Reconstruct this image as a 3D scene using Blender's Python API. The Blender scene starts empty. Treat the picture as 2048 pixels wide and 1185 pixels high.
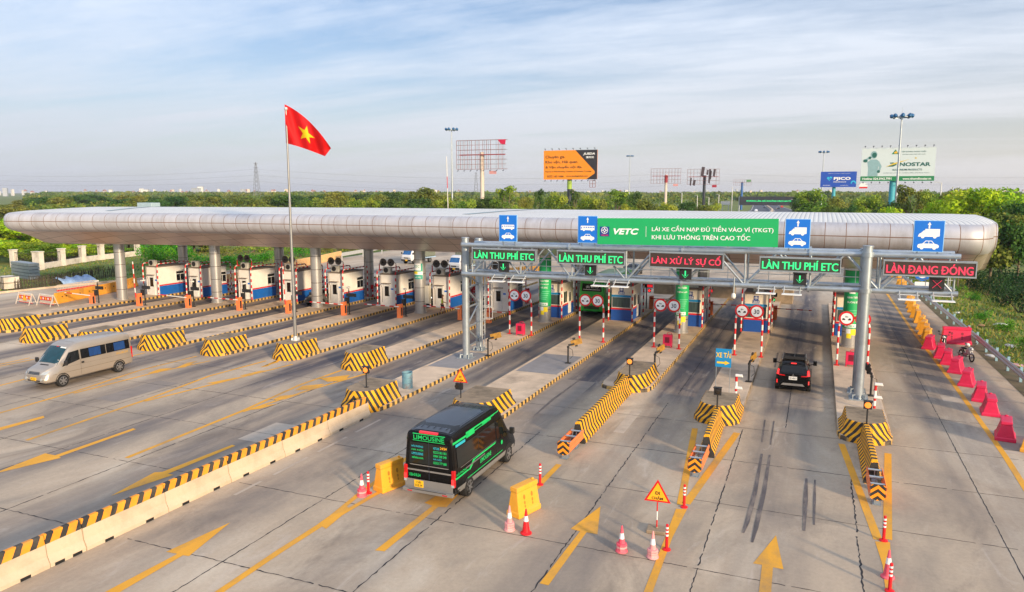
import bpy, bmesh, math, random
import numpy as np
from mathutils import Vector, Matrix
from mathutils.bvhtree import BVHTree
R = math.radians
rnd = random.Random(7)
SC = bpy.context.scene
COL = SC.collection

# ------------------------------------------------------------------ camera
F_PX, HOR, VPX, CAM_H = 1480.0, 384.0, 1640.0, 11.0
PITCH = math.atan((592.5 - HOR) / F_PX)
YAW = math.atan((VPX - 1024) / (F_PX / math.cos(PITCH)))
FW = Vector((-math.sin(YAW) * math.cos(PITCH), math.cos(YAW) * math.cos(PITCH), -math.sin(PITCH)))
RT = Vector((math.cos(YAW), math.sin(YAW), 0))
UP = RT.cross(FW)
CAM = Vector((0, 0, CAM_H))
cam = bpy.data.cameras.new("camera"); cam.sensor_width = 36; cam.lens = F_PX / 2048 * 36
cam.clip_start = 0.5; cam.clip_end = 12000
co = bpy.data.objects.new("camera", cam); COL.objects.link(co)
co.matrix_world = Matrix((RT, UP, -FW)).transposed().to_4x4(); co.location = CAM
SC.camera = co

# ------------------------------------------------------------------ world, sun, exposure
SUN_EL, SUN_AZ = 15.0, 124.0          # degrees; azimuth clockwise from +Y (the road), 90 = from +X
SKY_STR = 0.098
SC.view_settings.view_transform = 'Standard'
SC.view_settings.look = 'None'
SC.view_settings.gamma = 1.0
SC.view_settings.exposure = 0.51
w = bpy.data.worlds.new("World"); SC.world = w; w.use_nodes = True
nt = w.node_tree; nt.nodes.clear()
def N(nt, t, **kw):
    n = nt.nodes.new(t)
    for k, v in kw.items():
        if k.startswith('i_'):
            n.inputs[int(k[2:])].default_value = v
        else:
            setattr(n, k, v)
    return n
def L(nt, a, b): nt.links.new(a, b)
out = N(nt, 'ShaderNodeOutputWorld'); bg = N(nt, 'ShaderNodeBackground'); bg.inputs[1].default_value = SKY_STR
sky = N(nt, 'ShaderNodeTexSky', sky_type='NISHITA', sun_disc=False)
sky.sun_elevation = R(SUN_EL); sky.sun_rotation = R(SUN_AZ); sky.air_density = 1.0; sky.dust_density = 1.0; sky.ozone_density = 1.2
tc = N(nt, 'ShaderNodeTexCoord'); sep = N(nt, 'ShaderNodeSeparateXYZ'); L(nt, tc.outputs['Generated'], sep.inputs[0])
za = N(nt, 'ShaderNodeMath', operation='ADD', i_1=0.10); zm = N(nt, 'ShaderNodeMath', operation='MAXIMUM', i_1=0.0)
L(nt, sep.outputs[2], zm.inputs[0]); L(nt, zm.outputs[0], za.inputs[0])
dx = N(nt, 'ShaderNodeMath', operation='DIVIDE'); dy = N(nt, 'ShaderNodeMath', operation='DIVIDE')
L(nt, sep.outputs[0], dx.inputs[0]); L(nt, za.outputs[0], dx.inputs[1]); L(nt, sep.outputs[1], dy.inputs[0]); L(nt, za.outputs[0], dy.inputs[1])
cmb = N(nt, 'ShaderNodeCombineXYZ'); L(nt, dx.outputs[0], cmb.inputs[0]); L(nt, dy.outputs[0], cmb.inputs[1])
mp = N(nt, 'ShaderNodeMapping'); mp.inputs['Rotation'].default_value = (0, 0, R(-30)); mp.inputs['Scale'].default_value = (0.42, 1.15, 1)
L(nt, cmb.outputs[0], mp.inputs[0])
n1 = N(nt, 'ShaderNodeTexNoise'); n1.inputs['Scale'].default_value = 0.62; n1.inputs['Detail'].default_value = 10; n1.inputs['Roughness'].default_value = 0.60; n1.inputs['Distortion'].default_value = 0.5
L(nt, mp.outputs[0], n1.inputs['Vector'])
cr = N(nt, 'ShaderNodeValToRGB'); cr.color_ramp.elements[0].position = 0.37; cr.color_ramp.elements[1].position = 0.60
mp2 = N(nt, 'ShaderNodeMapping'); mp2.inputs['Rotation'].default_value = (0, 0, R(-24)); mp2.inputs['Scale'].default_value = (0.9, 3.0, 1); L(nt, cmb.outputs[0], mp2.inputs[0])
n2 = N(nt, 'ShaderNodeTexNoise'); n2.inputs['Scale'].default_value = 0.9; n2.inputs['Detail'].default_value = 8; n2.inputs['Roughness'].default_value = 0.66; n2.inputs['Distortion'].default_value = 0.5; L(nt, mp2.outputs[0], n2.inputs['Vector'])
nm = N(nt, 'ShaderNodeMath', operation='MULTIPLY_ADD', i_1=0.34, i_2=-0.17); L(nt, n2.outputs['Fac'], nm.inputs[0]); na = N(nt, 'ShaderNodeMath', operation='ADD'); L(nt, n1.outputs['Fac'], na.inputs[0]); L(nt, nm.outputs[0], na.inputs[1])
L(nt, na.outputs[0], cr.inputs[0])
# thin cloud veil: more of it low down, hazy band at the horizon
hz = N(nt, 'ShaderNodeMapRange', i_1=0.0, i_2=0.26, i_3=1.0, i_4=0.0); L(nt, zm.outputs[0], hz.inputs[0])
hz2 = N(nt, 'ShaderNodeMath', operation='POWER', i_1=1.6); L(nt, hz.outputs[0], hz2.inputs[0])
cf = N(nt, 'ShaderNodeMath', operation='MULTIPLY_ADD', i_1=0.78, i_2=0.10); L(nt, cr.outputs[0], cf.inputs[0])
cloudc = N(nt, 'ShaderNodeMix', data_type='RGBA')
cloudc.inputs['A'].default_value = (6.6, 7.2, 8.2, 1)
cloudc.inputs['B'].default_value = (5.2, 5.7, 6.4, 1)
L(nt, hz2.outputs[0], cloudc.inputs['Factor'])
mx = N(nt, 'ShaderNodeMix', data_type='RGBA'); L(nt, cf.outputs[0], mx.inputs['Factor']); tint = N(nt, 'ShaderNodeMix', data_type='RGBA', blend_type='MULTIPLY'); tint.inputs['Factor'].default_value = 1.0; tint.inputs['B'].default_value = (0.74, 0.84, 1.04, 1); L(nt, sky.outputs[0], tint.inputs['A'])
L(nt, tint.outputs['Result'], mx.inputs['A']); L(nt, cloudc.outputs['Result'], mx.inputs['B'])
mx2 = N(nt, 'ShaderNodeMix', data_type='RGBA'); hf = N(nt, 'ShaderNodeMath', operation='MULTIPLY', i_1=0.92); L(nt, hz2.outputs[0], hf.inputs[0])
L(nt, hf.outputs[0], mx2.inputs['Factor']); L(nt, mx.outputs['Result'], mx2.inputs['A'])
hzc = N(nt, 'ShaderNodeMix', data_type='RGBA')
hzc.inputs['A'].default_value = (4.6, 4.8, 5.4, 1)      # to the left: grey lavender
hzc.inputs['B'].default_value = (6.2, 5.75, 5.3, 1)       # to the right: warm
hx = N(nt, 'ShaderNodeMapRange', i_1=-0.9, i_2=0.35, i_3=0.0, i_4=1.0); L(nt, sep.outputs[0], hx.inputs[0]); L(nt, hx.outputs[0], hzc.inputs['Factor'])
L(nt, hzc.outputs['Result'], mx2.inputs['B'])
zg = N(nt, 'ShaderNodeMapRange', i_1=0.32, i_2=0.95, i_3=1.0, i_4=1.7); L(nt, zm.outputs[0], zg.inputs[0])      # gain added to the unseen upper sky, to light the scene from above
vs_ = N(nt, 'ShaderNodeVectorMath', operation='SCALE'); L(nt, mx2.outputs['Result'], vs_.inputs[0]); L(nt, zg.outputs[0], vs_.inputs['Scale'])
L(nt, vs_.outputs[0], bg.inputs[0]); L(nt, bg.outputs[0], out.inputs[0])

sl = bpy.data.lights.new("sun", 'SUN'); sl.energy = 3.9; sl.angle = R(5); sl.color = (1.0, 0.77, 0.50)
so = bpy.data.objects.new("sun", sl); COL.objects.link(so)
sd = Vector((math.sin(R(SUN_AZ)) * math.cos(R(SUN_EL)), math.cos(R(SUN_AZ)) * math.cos(R(SUN_EL)), math.sin(R(SUN_EL))))
so.rotation_euler = sd.to_track_quat('Z', 'Y').to_euler(); so.location = sd * 300

# ------------------------------------------------------------------ placing: a photo point to a point of the place
def ray(x, y): return FW + RT * ((x - 1024) / F_PX) - UP * ((y - 592.5) / F_PX)
def g(x, y, z=0.0):
    d = ray(x, y); return CAM + d * ((z - CAM_H) / d.z)
def oy(x, y, Y):
    d = ray(x, y); return CAM + d * (Y / d.y)
def od(x, y, dist):                       # at a distance along the view
    return CAM + ray(x, y) * dist

# ------------------------------------------------------------------ materials
def c(r, g_, b, a=1.0):
    def f(u):
        u /= 255.0
        return u / 12.92 if u <= 0.04045 else ((u + 0.055) / 1.055) ** 2.4
    return (f(r), f(g_), f(b), a)
MATS = {}
def principled(name, rough=0.6, metal=0.0, spec=0.5):
    m = bpy.data.materials.new(name); m.use_nodes = True
    b = m.node_tree.nodes['Principled BSDF']
    b.inputs['Roughness'].default_value = rough; b.inputs['Metallic'].default_value = metal
    b.inputs['Specular IOR Level'].default_value = spec
    return m, m.node_tree, b
def weathered(nt, col, var, scale, coords='Object', dirt=None, dirt_amt=0.0, stretch=(1, 1, 1)):
    """colour node: COL varied in lightness by noise, with patches of DIRT"""
    t = N(nt, 'ShaderNodeTexCoord'); mpp = N(nt, 'ShaderNodeMapping'); mpp.inputs['Scale'].default_value = stretch
    L(nt, t.outputs[coords], mpp.inputs[0])
    n = N(nt, 'ShaderNodeTexNoise'); n.inputs['Scale'].default_value = scale; n.inputs['Detail'].default_value = 5
    L(nt, mpp.outputs[0], n.inputs['Vector'])
    mr = N(nt, 'ShaderNodeMapRange', i_1=0.25, i_2=0.75, i_3=1 - var, i_4=1 + var); L(nt, n.outputs['Fac'], mr.inputs[0])
    hsv = N(nt, 'ShaderNodeHueSaturation'); 
    if isinstance(col, tuple): hsv.inputs['Color'].default_value = col
    else: L(nt, col, hsv.inputs['Color'])
    L(nt, mr.outputs[0], hsv.inputs['Value'])
    res = hsv.outputs[0]
    if dirt:
        n2 = N(nt, 'ShaderNodeTexNoise'); n2.inputs['Scale'].default_value = scale * 0.45; n2.inputs['Detail'].default_value = 8; n2.inputs['Roughness'].default_value = 0.68
        L(nt, mpp.outputs[0], n2.inputs['Vector'])
        r2 = N(nt, 'ShaderNodeMapRange', i_1=0.48, i_2=0.72, i_3=0.0, i_4=dirt_amt); L(nt, n2.outputs['Fac'], r2.inputs[0])
        mm = N(nt, 'ShaderNodeMix', data_type='RGBA'); L(nt, r2.outputs[0], mm.inputs['Factor']); L(nt, res, mm.inputs['A']); mm.inputs['B'].default_value = dirt
        res = mm.outputs['Result']
    return res
def mat(name, col, rough=0.6, metal=0.0, var=0.10, scale=4.0, dirt=None, da=0.5, stretch=(1, 1, 1), bump=0.0, coat=0.0, spec=0.5):
    if name in MATS: return MATS[name]
    m, nt, b = principled(name, rough, metal, spec)
    L(nt, weathered(nt, col, var, scale, dirt=dirt, dirt_amt=da, stretch=stretch), b.inputs['Base Color'])
    if coat: b.inputs['Coat Weight'].default_value = coat; b.inputs['Coat Roughness'].default_value = 0.08
    if bump:
        t = N(nt, 'ShaderNodeTexCoord'); n = N(nt, 'ShaderNodeTexNoise'); n.inputs['Scale'].default_value = scale * 4; n.inputs['Detail'].default_value = 6
        L(nt, t.outputs['Object'], n.inputs['Vector']); bp = N(nt, 'ShaderNodeBump'); bp.inputs['Strength'].default_value = bump; bp.inputs['Distance'].default_value = 0.05
        L(nt, n.outputs['Fac'], bp.inputs['Height']); L(nt, bp.outputs[0], b.inputs['Normal'])
    MATS[name] = m; return m
def emit(name, col, s):
    if name in MATS: return MATS[name]
    m, nt, b = principled(name, 0.5); b.inputs['Base Color'].default_value = (0.02, 0.02, 0.02, 1)
    b.inputs['Emission Color'].default_value = col; b.inputs['Emission Strength'].default_value = s
    MATS[name] = m; return m
def stripes(name, colA, colB, kx, ky, kz, period, absx=True, duty=0.5, wear=0.45, rough=0.75, dirtc=(0.20, 0.17, 0.13, 1)):
    """two colours of paint in bands of  kx*|x| + ky*y + kz*z  (the thing's own axes), chipped and dusty"""
    if name in MATS: return MATS[name]
    m, nt, b = principled(name, rough)
    t = N(nt, 'ShaderNodeTexCoord'); s = N(nt, 'ShaderNodeSeparateXYZ'); L(nt, t.outputs['Object'], s.inputs[0])
    ax = s.outputs[0]
    if absx:
        a = N(nt, 'ShaderNodeMath', operation='ABSOLUTE'); L(nt, ax, a.inputs[0]); ax = a.outputs[0]
    def mul(o, k):
        q = N(nt, 'ShaderNodeMath', operation='MULTIPLY', i_1=k); L(nt, o, q.inputs[0]); return q.outputs[0]
    def add(o, p):
        q = N(nt, 'ShaderNodeMath', operation='ADD'); L(nt, o, q.inputs[0]); L(nt, p, q.inputs[1]); return q.outputs[0]
    v = add(add(mul(ax, kx / period), mul(s.outputs[1], ky / period)), mul(s.outputs[2], kz / period))
    nz = N(nt, 'ShaderNodeTexNoise'); nz.inputs['Scale'].default_value = 6; L(nt, t.outputs['Object'], nz.inputs['Vector'])
    nzm = N(nt, 'ShaderNodeMath', operation='MULTIPLY_ADD', i_1=0.10, i_2=-0.05); L(nt, nz.outputs['Fac'], nzm.inputs[0])
    v = add(v, nzm.outputs[0])
    fr = N(nt, 'ShaderNodeMath', operation='FRACT'); L(nt, v, fr.inputs[0])
    gt = N(nt, 'ShaderNodeMath', operation='GREATER_THAN', i_1=duty); L(nt, fr.outputs[0], gt.inputs[0])
    mm = N(nt, 'ShaderNodeMix', data_type='RGBA'); L(nt, gt.outputs[0], mm.inputs['Factor']); mm.inputs['A'].default_value = colA; mm.inputs['B'].default_value = colB
    L(nt, weathered(nt, mm.outputs['Result'], 0.16, 3.0, dirt=dirtc, dirt_amt=wear), b.inputs['Base Color'])
    MATS[name] = m; return m

# ------------------------------------------------------------------ mesh building
class MB:
    def __init__(s, M=None):
        s.v = []; s.f = []; s.mi = []; s.sm = []; s.mats = []; s.M = M or Matrix.Identity(4)
    def slot(s, m):
        if m not in s.mats: s.mats.append(m)
        return s.mats.index(m)
    def add(s, vs, fs, m, smooth=False):
        b = len(s.v); s.v += [s.M @ Vector(p) for p in vs]; k = s.slot(m)
        for f in fs:
            s.f.append([b + i for i in f]); s.mi.append(k); s.sm.append(smooth)
    def box(s, cen, size, m, rz=0.0, M=None):
        x, y, z = [q / 2 for q in size]
        P = [Vector((a, b, d)) for a in (-x, x) for b in (-y, y) for d in (-z, z)]
        X = (M or Matrix.Rotation(rz, 4, 'Z'))
        P = [X @ p + Vector(cen) for p in P]
        s.add(P, [(0, 1, 3, 2), (4, 6, 7, 5), (0, 4, 5, 1), (2, 3, 7, 6), (0, 2, 6, 4), (1, 5, 7, 3)], m)
    def span(s, a, b, m): s.box([(p + q) / 2 for p, q in zip(a, b)], [abs(q - p) for p, q in zip(a, b)], m)
    def tube(s, p0, p1, r0, m, r1=None, n=8, caps=True, smooth=True):
        r1 = r0 if r1 is None else r1
        p0, p1 = Vector(p0), Vector(p1); d = (p1 - p0).normalized()
        a = d.orthogonal().normalized(); b = d.cross(a)
        vs = []
        for p, r in ((p0, r0), (p1, r1)):
            vs += [p + (a * math.cos(2 * math.pi * i / n) + b * math.sin(2 * math.pi * i / n)) * r for i in range(n)]
        s.add(vs, [(i, (i + 1) % n, n + (i + 1) % n, n + i) for i in range(n)], m, smooth)
        if caps: s.add(vs, [tuple(range(n))[::-1], tuple(range(n, 2 * n))], m)
    def bar(s, p0, p1, w_, m, h=None):
        """a square bar"""
        h = h or w_; p0, p1 = Vector(p0), Vector(p1); d = p1 - p0; ln = d.length
        q = d.to_track_quat('Y', 'Z').to_matrix().to_4x4()
        s.box((p0 + p1) / 2, (w_, ln, h), m, M=q)
    def path(s, pts, r, mats, seg=0.25, n=8):
        """a pipe along PTS, painted in alternating bands SEG long"""
        pts = [Vector(p) for p in pts]; out = [pts[0]]; ks = []; acc = 0.0; k = 0
        ids = []
        for a, b in zip(pts, pts[1:]):
            ln = (b - a).length; done = 0.0
            while done < ln - 1e-6:
                st = min(ln - done, seg - acc); done += st; acc += st
                out.append(a + (b - a) * (done / ln)); ids.append(k)
                if acc >= seg - 1e-6: acc = 0.0; k = (k + 1) % len(mats)
        rings = []; prev = None
        for i, p in enumerate(out):
            d = (out[min(i + 1, len(out) - 1)] - out[max(i - 1, 0)]).normalized()
            a = d.orthogonal().normalized() if prev is None else (prev - d * prev.dot(d)).normalized()
            prev = a; b = d.cross(a)
            rings.append([p + (a * math.cos(2 * math.pi * j / n) + b * math.sin(2 * math.pi * j / n)) * r for j in range(n)])
        for i, kk in enumerate(ids):
            s.add(rings[i] + rings[i + 1], [(j, (j + 1) % n, n + (j + 1) % n, n + j) for j in range(n)], mats[kk], True)
        s.add(rings[0], [tuple(range(n))[::-1]], mats[0]); s.add(rings[-1], [tuple(range(n))], mats[ids[-1]])
    def lathe(s, prof, m, cen=(0, 0, 0), n=16, smooth=True, mats=None):
        cen = Vector(cen); vs = []
        for r, z in prof: vs += [cen + Vector((r * math.cos(2 * math.pi * i / n), r * math.sin(2 * math.pi * i / n), z)) for i in range(n)]
        for k in range(len(prof) - 1):
            s.add(vs[k * n:(k + 2) * n], [(i, (i + 1) % n, n + (i + 1) % n, n + i) for i in range(n)], (mats[k] if mats else m), smooth)
        s.add(vs[:n], [tuple(range(n))[::-1]], mats[0] if mats else m); s.add(vs[-n:], [tuple(range(n))], mats[-1] if mats else m)
    def prism(s, poly, a, b, m, axis='z', side=None):
        """poly extruded from A to B along AXIS; poly in the other two axes (xy for z, xz for y, yz for x)"""
        def P(u, v, t): return {'z': (u, v, t), 'y': (u, t, v), 'x': (t, u, v)}[axis]
        n = len(poly); vs = [P(u, v, a) for u, v in poly] + [P(u, v, b) for u, v in poly]
        s.add(vs, [tuple(range(n))[::-1], tuple(range(n, 2 * n))], m)
        s.add(vs, [(i, (i + 1) % n, n + (i + 1) % n, n + i) for i in range(n)], side or m)
    def flat(s, poly3, m): s.add(poly3, [tuple(range(len(poly3)))], m)
    def sphere(s, cen, r, m, n=10, k=6, sc=(1, 1, 1)):
        prof = [(max(1e-4, r * math.sin(math.pi * i / k)), -r * math.cos(math.pi * i / k)) for i in range(k + 1)]
        b = len(s.v); s.lathe(prof, m, (0, 0, 0), n)
        Mi = s.M.inverted()
        for i in range(b, len(s.v)):
            p = Mi @ s.v[i]; s.v[i] = s.M @ (Vector((p.x * sc[0], p.y * sc[1], p.z * sc[2])) + Vector(cen))
    def text(s, body, M, m, w_=None, h=None, bold=0.0, shear=0.0, depth=0.004, align='C', proj=None, space=1.0, heavy=0.0):
        """lettering, fitted into W_ x H round the origin of M (x right, y up, z out)"""
        vs, fs = text_mesh(body, bold, shear, space)
        if not len(vs): return
        lo, hi = vs.min(0), vs.max(0)
        sy = h / max(hi[1] - lo[1], 1e-6) if h else None
        sx = w_ / max(hi[0] - lo[0], 1e-6) if w_ else sy
        sy = sy or sx
        ox = {'C': (lo[0] + hi[0]) / 2, 'L': lo[0], 'R': hi[0]}[align]
        for k in ((-1, 0, 1) if heavy else (0,)):      # a heavier face: the lettering laid three times, each a little proud of the last
            P = [M @ Vector(((p[0] - ox + k * heavy) * sx, (p[1] - (lo[1] + hi[1]) / 2) * sy, depth + .002 * (k + 1) + p[2])) for p in vs]
            s.add(P, fs, m)
    def build(s, name, parent=None, bevel=0.0, auto=None, loc=None):
        me = bpy.data.meshes.new(name)
        me.from_pydata([tuple(p) for p in s.v], [], s.f)
        for m in s.mats: me.materials.append(m)
        me.polygons.foreach_set('material_index', s.mi); me.polygons.foreach_set('use_smooth', s.sm)
        if bevel:
            bm = bmesh.new(); bm.from_mesh(me); bmesh.ops.remove_doubles(bm, verts=bm.verts, dist=1e-5)
            bm.normal_update()
            ed = [e for e in bm.edges if len(e.link_faces) == 2 and e.calc_face_angle(0) > 0.6]
            bmesh.ops.bevel(bm, geom=ed, offset=bevel, segments=1, affect='EDGES', profile=0.5, clamp_overlap=True)
            bm.to_mesh(me); bm.free()
        if auto is not None:
            bm = bmesh.new(); bm.from_mesh(me); bmesh.ops.remove_doubles(bm, verts=bm.verts, dist=1e-5)
            bmesh.ops.recalc_face_normals(bm, faces=bm.faces); bm.to_mesh(me); bm.free()
            me.polygons.foreach_set('use_smooth', [True] * len(me.polygons)); me.set_sharp_from_angle(angle=R(auto))
        me.update()
        o = bpy.data.objects.new(name, me); COL.objects.link(o); o.parent = parent
        if loc is not None: o.location = loc
        return o
_TXT = {}
def plain_text(body, bold, shear, space):
    key = (body, bold, shear, space)
    if key not in _TXT:
        cu = bpy.data.curves.new("t", 'FONT'); cu.body = body; cu.size = 1.0; cu.offset = bold; cu.shear = shear; cu.resolution_u = 3; cu.space_character = space; cu.space_line = 1.0
        ob = bpy.data.objects.new("t", cu); COL.objects.link(ob)
        dg = bpy.context.evaluated_depsgraph_get(); ev = ob.evaluated_get(dg); me = ev.to_mesh()
        vs = np.array([v.co[:] for v in me.vertices]); fs = [tuple(p.vertices) for p in me.polygons]
        ev.to_mesh_clear(); bpy.data.objects.remove(ob); bpy.data.curves.remove(cu)
        _TXT[key] = (vs, fs)
    return _TXT[key]
def text_mesh(body, bold, shear, space):
    """the barred Đ/đ is set as D/d and gets its bar here"""
    pl = body.replace('Đ', 'D').replace('đ', 'd'); vs, fs = plain_text(pl, bold, shear, space)
    for i, ch in enumerate(body):
        if ch in 'Đđ':
            d = 'D' if ch == 'Đ' else 'd'; r = plain_text(pl[:i + 1], bold, shear, space)[0][:, 0].max(); l = r - np.ptp(plain_text(d, bold, shear, space)[0][:, 0])
            x0, x1, y = (l - .07, l + .30, .31) if ch == 'Đ' else (r - .28, r + .07, .58)
            n = len(vs); vs = np.concatenate([vs, [(x0, y, .001), (x1, y, .001), (x1, y + .075, .001), (x0, y + .075, .001)]]); fs = fs + [(n, n + 1, n + 2, n + 3)]
    return vs, fs
def facing(x, y, z, rz=0.0):      # a sign plane that faces -Y (towards the camera side), turned by rz
    return Matrix.Translation((x, y, z)) @ Matrix.Rotation(rz, 4, 'Z') @ Matrix(((1, 0, 0, 0), (0, 0, -1, 0), (0, 1, 0, 0), (0, 0, 0, 1)))
def tag(o, label=None, cat=None, group=None, kind=None):
    if label: o['label'] = label
    if cat: o['category'] = cat
    if group: o['group'] = group
    if kind: o['kind'] = kind
    return o
def T(name, label, cat, loc=(0, 0, 0), rz=0.0, group=None):
    o = bpy.data.objects.new(name, None); COL.objects.link(o); o.location = loc; o.rotation_euler = (0, 0, rz)
    o.empty_display_size = 0.3
    return tag(o, label, cat, group)
KIDS = {}
def copy_tree(o, parent=None, label=None, loc=None, rz=None, group=None):
    n = o.copy(); COL.objects.link(n); n.parent = parent
    if label: n['label'] = label
    if group: n['group'] = group
    if loc is not None: n.location = loc
    if rz is not None: n.rotation_euler = (0, 0, rz)
    for ch in list(o.children): copy_tree(ch, n)
    return n
def np_mesh(name, V, Q, mats, mi, parent=None, smooth=False):
    me = bpy.data.meshes.new(name); n, q = len(V), len(Q)
    me.vertices.add(n); me.vertices.foreach_set('co', np.asarray(V, np.float32).ravel())
    me.loops.add(q * 4); me.loops.foreach_set('vertex_index', np.asarray(Q, np.int32).ravel())
    me.polygons.add(q); me.polygons.foreach_set('loop_start', np.arange(0, q * 4, 4, dtype=np.int32)); me.polygons.foreach_set('loop_total', np.full(q, 4, np.int32))
    for m in mats: me.materials.append(m)
    me.polygons.foreach_set('material_index', np.asarray(mi, np.int32))
    if smooth: me.polygons.foreach_set('use_smooth', np.ones(q, bool))
    me.update(calc_edges=True); me.validate()
    o = bpy.data.objects.new(name, me); COL.objects.link(o); o.parent = parent
    return o

# palette
YEL, BLK = c(242, 172, 16), (0.030, 0.028, 0.026, 1)
m_conc = mat('concrete', c(206, 184, 160), 0.9, var=0.14, scale=1.2, dirt=c(120, 106, 94), da=0.6, bump=0.15)
m_conc_dark = mat('old_concrete', c(150, 132, 110), 0.9, var=0.2, scale=1.6, dirt=c(80, 72, 60), da=0.8, bump=0.2)
m_galv = mat('galvanised_steel', c(168, 178, 186), 0.42, 0.65, var=0.10, scale=2.5, dirt=c(120, 120, 118), da=0.4)
m_galv_white = mat('pale_steel', c(200, 202, 202), 0.45, 0.35, var=0.06, scale=2.5)
m_red = mat('red_paint', c(206, 24, 28), 0.5, var=0.10, scale=6)
m_white = mat('white_paint', c(228, 226, 222), 0.5, var=0.06, scale=5, dirt=c(150, 140, 125), da=0.25)
m_black = mat('black_metal', c(34, 34, 36), 0.5, var=0.1)
m_rubber = mat('rubber', c(26, 26, 27), 0.85, var=0.15)
m_orange = mat('orange_paint', c(235, 126, 70), 0.55, var=0.08, dirt=c(190, 110, 70), da=0.4)
m_yellow = mat('yellow_plastic', c(238, 168, 48), 0.5, var=0.08, scale=3, dirt=c(200, 150, 90), da=0.45)
m_pink = mat('faded_red_plastic', c(214, 30, 78), 0.5, var=0.12, scale=3, dirt=c(190, 60, 100), da=0.5)
m_glass = mat('dark_glass', c(18, 20, 23), 0.10, var=0.1, spec=0.4)
m_green = mat('green_banner', c(20, 168, 98), 0.5, var=0.03)
m_blue_sign = mat('blue_sign', c(16, 112, 214), 0.45, var=0.03)
m_sign_white = mat('sign_white', c(235, 238, 240), 0.45, var=0.02)
led_g = emit('led_green', (0.02, 1.0, 0.28, 1), .95)
led_r = emit('led_red', (1.0, 0.03, 0.09, 1), .95)
led_amber = emit('amber_lamp', (1.0, 0.22, 0.02, 1), 1.6)
lamp_red = emit('red_lamp', (1.0, 0.02, 0.02, 1), 1.5)
st_block = stripes('chevron_paint', YEL, BLK, 1.1, 1.0, 0.75, 0.44, wear=0.42)
st_kerb = stripes('kerb_paint', BLK, c(206, 164, 86), 0.0, 1.0, 0.0, 0.50, wear=0.6, dirtc=c(160, 138, 108))

# ================================================================== the setting: ground, roads, markings, islands
m_grass = None
def terrain_z(x, y):
    t = min(1, max(0, (x - 13.0) / 10.0)); t = t * t * (3 - 2 * t)
    return -0.06 - 1.6 * t if y < 260 else -0.06 - 1.6 * t * max(0, 1 - (y - 260) / 120)
def ground_material():
    m, nt, b = principled('verge_ground', 0.95)
    t = N(nt, 'ShaderNodeTexCoord')
    n = N(nt, 'ShaderNodeTexNoise'); n.inputs['Scale'].default_value = 0.16; n.inputs['Detail'].default_value = 9; n.inputs['Roughness'].default_value = 0.65
    L(nt, t.outputs['Object'], n.inputs['Vector'])
    r = N(nt, 'ShaderNodeValToRGB'); e = r.color_ramp.elements
    e[0].position = 0.36; e[0].color = c(62, 84, 30); e[1].position = 0.66; e[1].color = c(140, 128, 66)
    k = r.color_ramp.elements.new(0.50); k.color = c(98, 118, 42)
    L(nt, n.outputs['Fac'], r.inputs[0])
    n2 = N(nt, 'ShaderNodeTexNoise'); n2.inputs['Scale'].default_value = 3.0; n2.inputs['Detail'].default_value = 8; L(nt, t.outputs['Object'], n2.inputs['Vector'])
    mr = N(nt, 'ShaderNodeMapRange', i_1=0.3, i_2=0.7, i_3=0.62, i_4=1.35); L(nt, n2.outputs['Fac'], mr.inputs[0])
    h = N(nt, 'ShaderNodeHueSaturation'); L(nt, mr.outputs[0], h.inputs['Value']); L(nt, r.outputs[0], h.inputs['Color']); L(nt, h.outputs[0], b.inputs['Base Color'])
    return m
m_grass = ground_material()
xs = sorted(set([-6000, -3000, -1500, -800, -400, -200] + list(np.arange(-120, 60, 6.0)) + [13, 15, 17, 19, 21, 23] + [80, 120, 200, 400, 800, 1500, 3000, 6000]))
ys = [-200, -60, 0] + list(np.arange(10, 270, 13.0)) + [300, 340, 380, 450, 600, 900, 1500, 3000, 7000]
V = [(x, y, terrain_z(x, y)) for y in ys for x in xs]; nx = len(xs)
Q = [(j * nx + i, j * nx + i + 1, (j + 1) * nx + i + 1, (j + 1) * nx + i) for j in range(len(ys) - 1) for i in range(nx - 1)]
tag(np_mesh('ground', V, Q, [m_grass], np.zeros(len(Q)), smooth=True), kind='structure')

# ---- concrete plaza (painted-in wear: tyre-dark lanes as a vertex attribute)
ISL = [  # right edge x, width, nose y, back y, half that faces us?
    (-63.4, 2.3, 24.0, 84, 'L'), (-58.3, 2.3, 37.6, 84, 'L'), (-52.3, 2.3, 36.0, 84, 'L'), (-47.2, 2.3, 36.4, 84, 'L'),
    (-42.0, 2.3, 37.2, 84, 'L'), (-36.6, 2.3, 37.6, 84, 'L'), (-31.2, 2.2, 38.4, 84, 'L'), (-25.4, 2.1, 37.8, 84, 'L'),
    (-19.9, 2.5, 30.6, 84, 'R'), (-13.7, 3.1, 31.2, 82, 'R'), (-8.1, 2.9, 39.4, 80, 'R'), (-3.0, 2.1, 35.2, 78, 'R'), (3.6, 2.3, 34.9, 78, 'R')]
def plaza_edges(y):
    lx = np.interp(y, [-30, 20, 53, 68, 88, 105, 125, 200, 380], [-90, -86, -82.3, -79, -72, -74, -75, -62, -36])
    rx = np.interp(y, [-30, 47, 60, 78, 107, 200, 380], [10.9, 10.9, 10.7, 10.3, 9.9, 6, -7])
    return lx, rx
gaps = [(-80.0, -65.7, .5)] + [(a[0], b[0] - b[1], 1.0) for a, b in zip(ISL, ISL[1:])] + [(3.6, 9.0, 0.7)]
lanes = [((a + b) / 2, s, (b - a)) for a, b, s in gaps]
rs = np.random.RandomState(3)
prof = rs.rand(len(lanes), 40)
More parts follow.
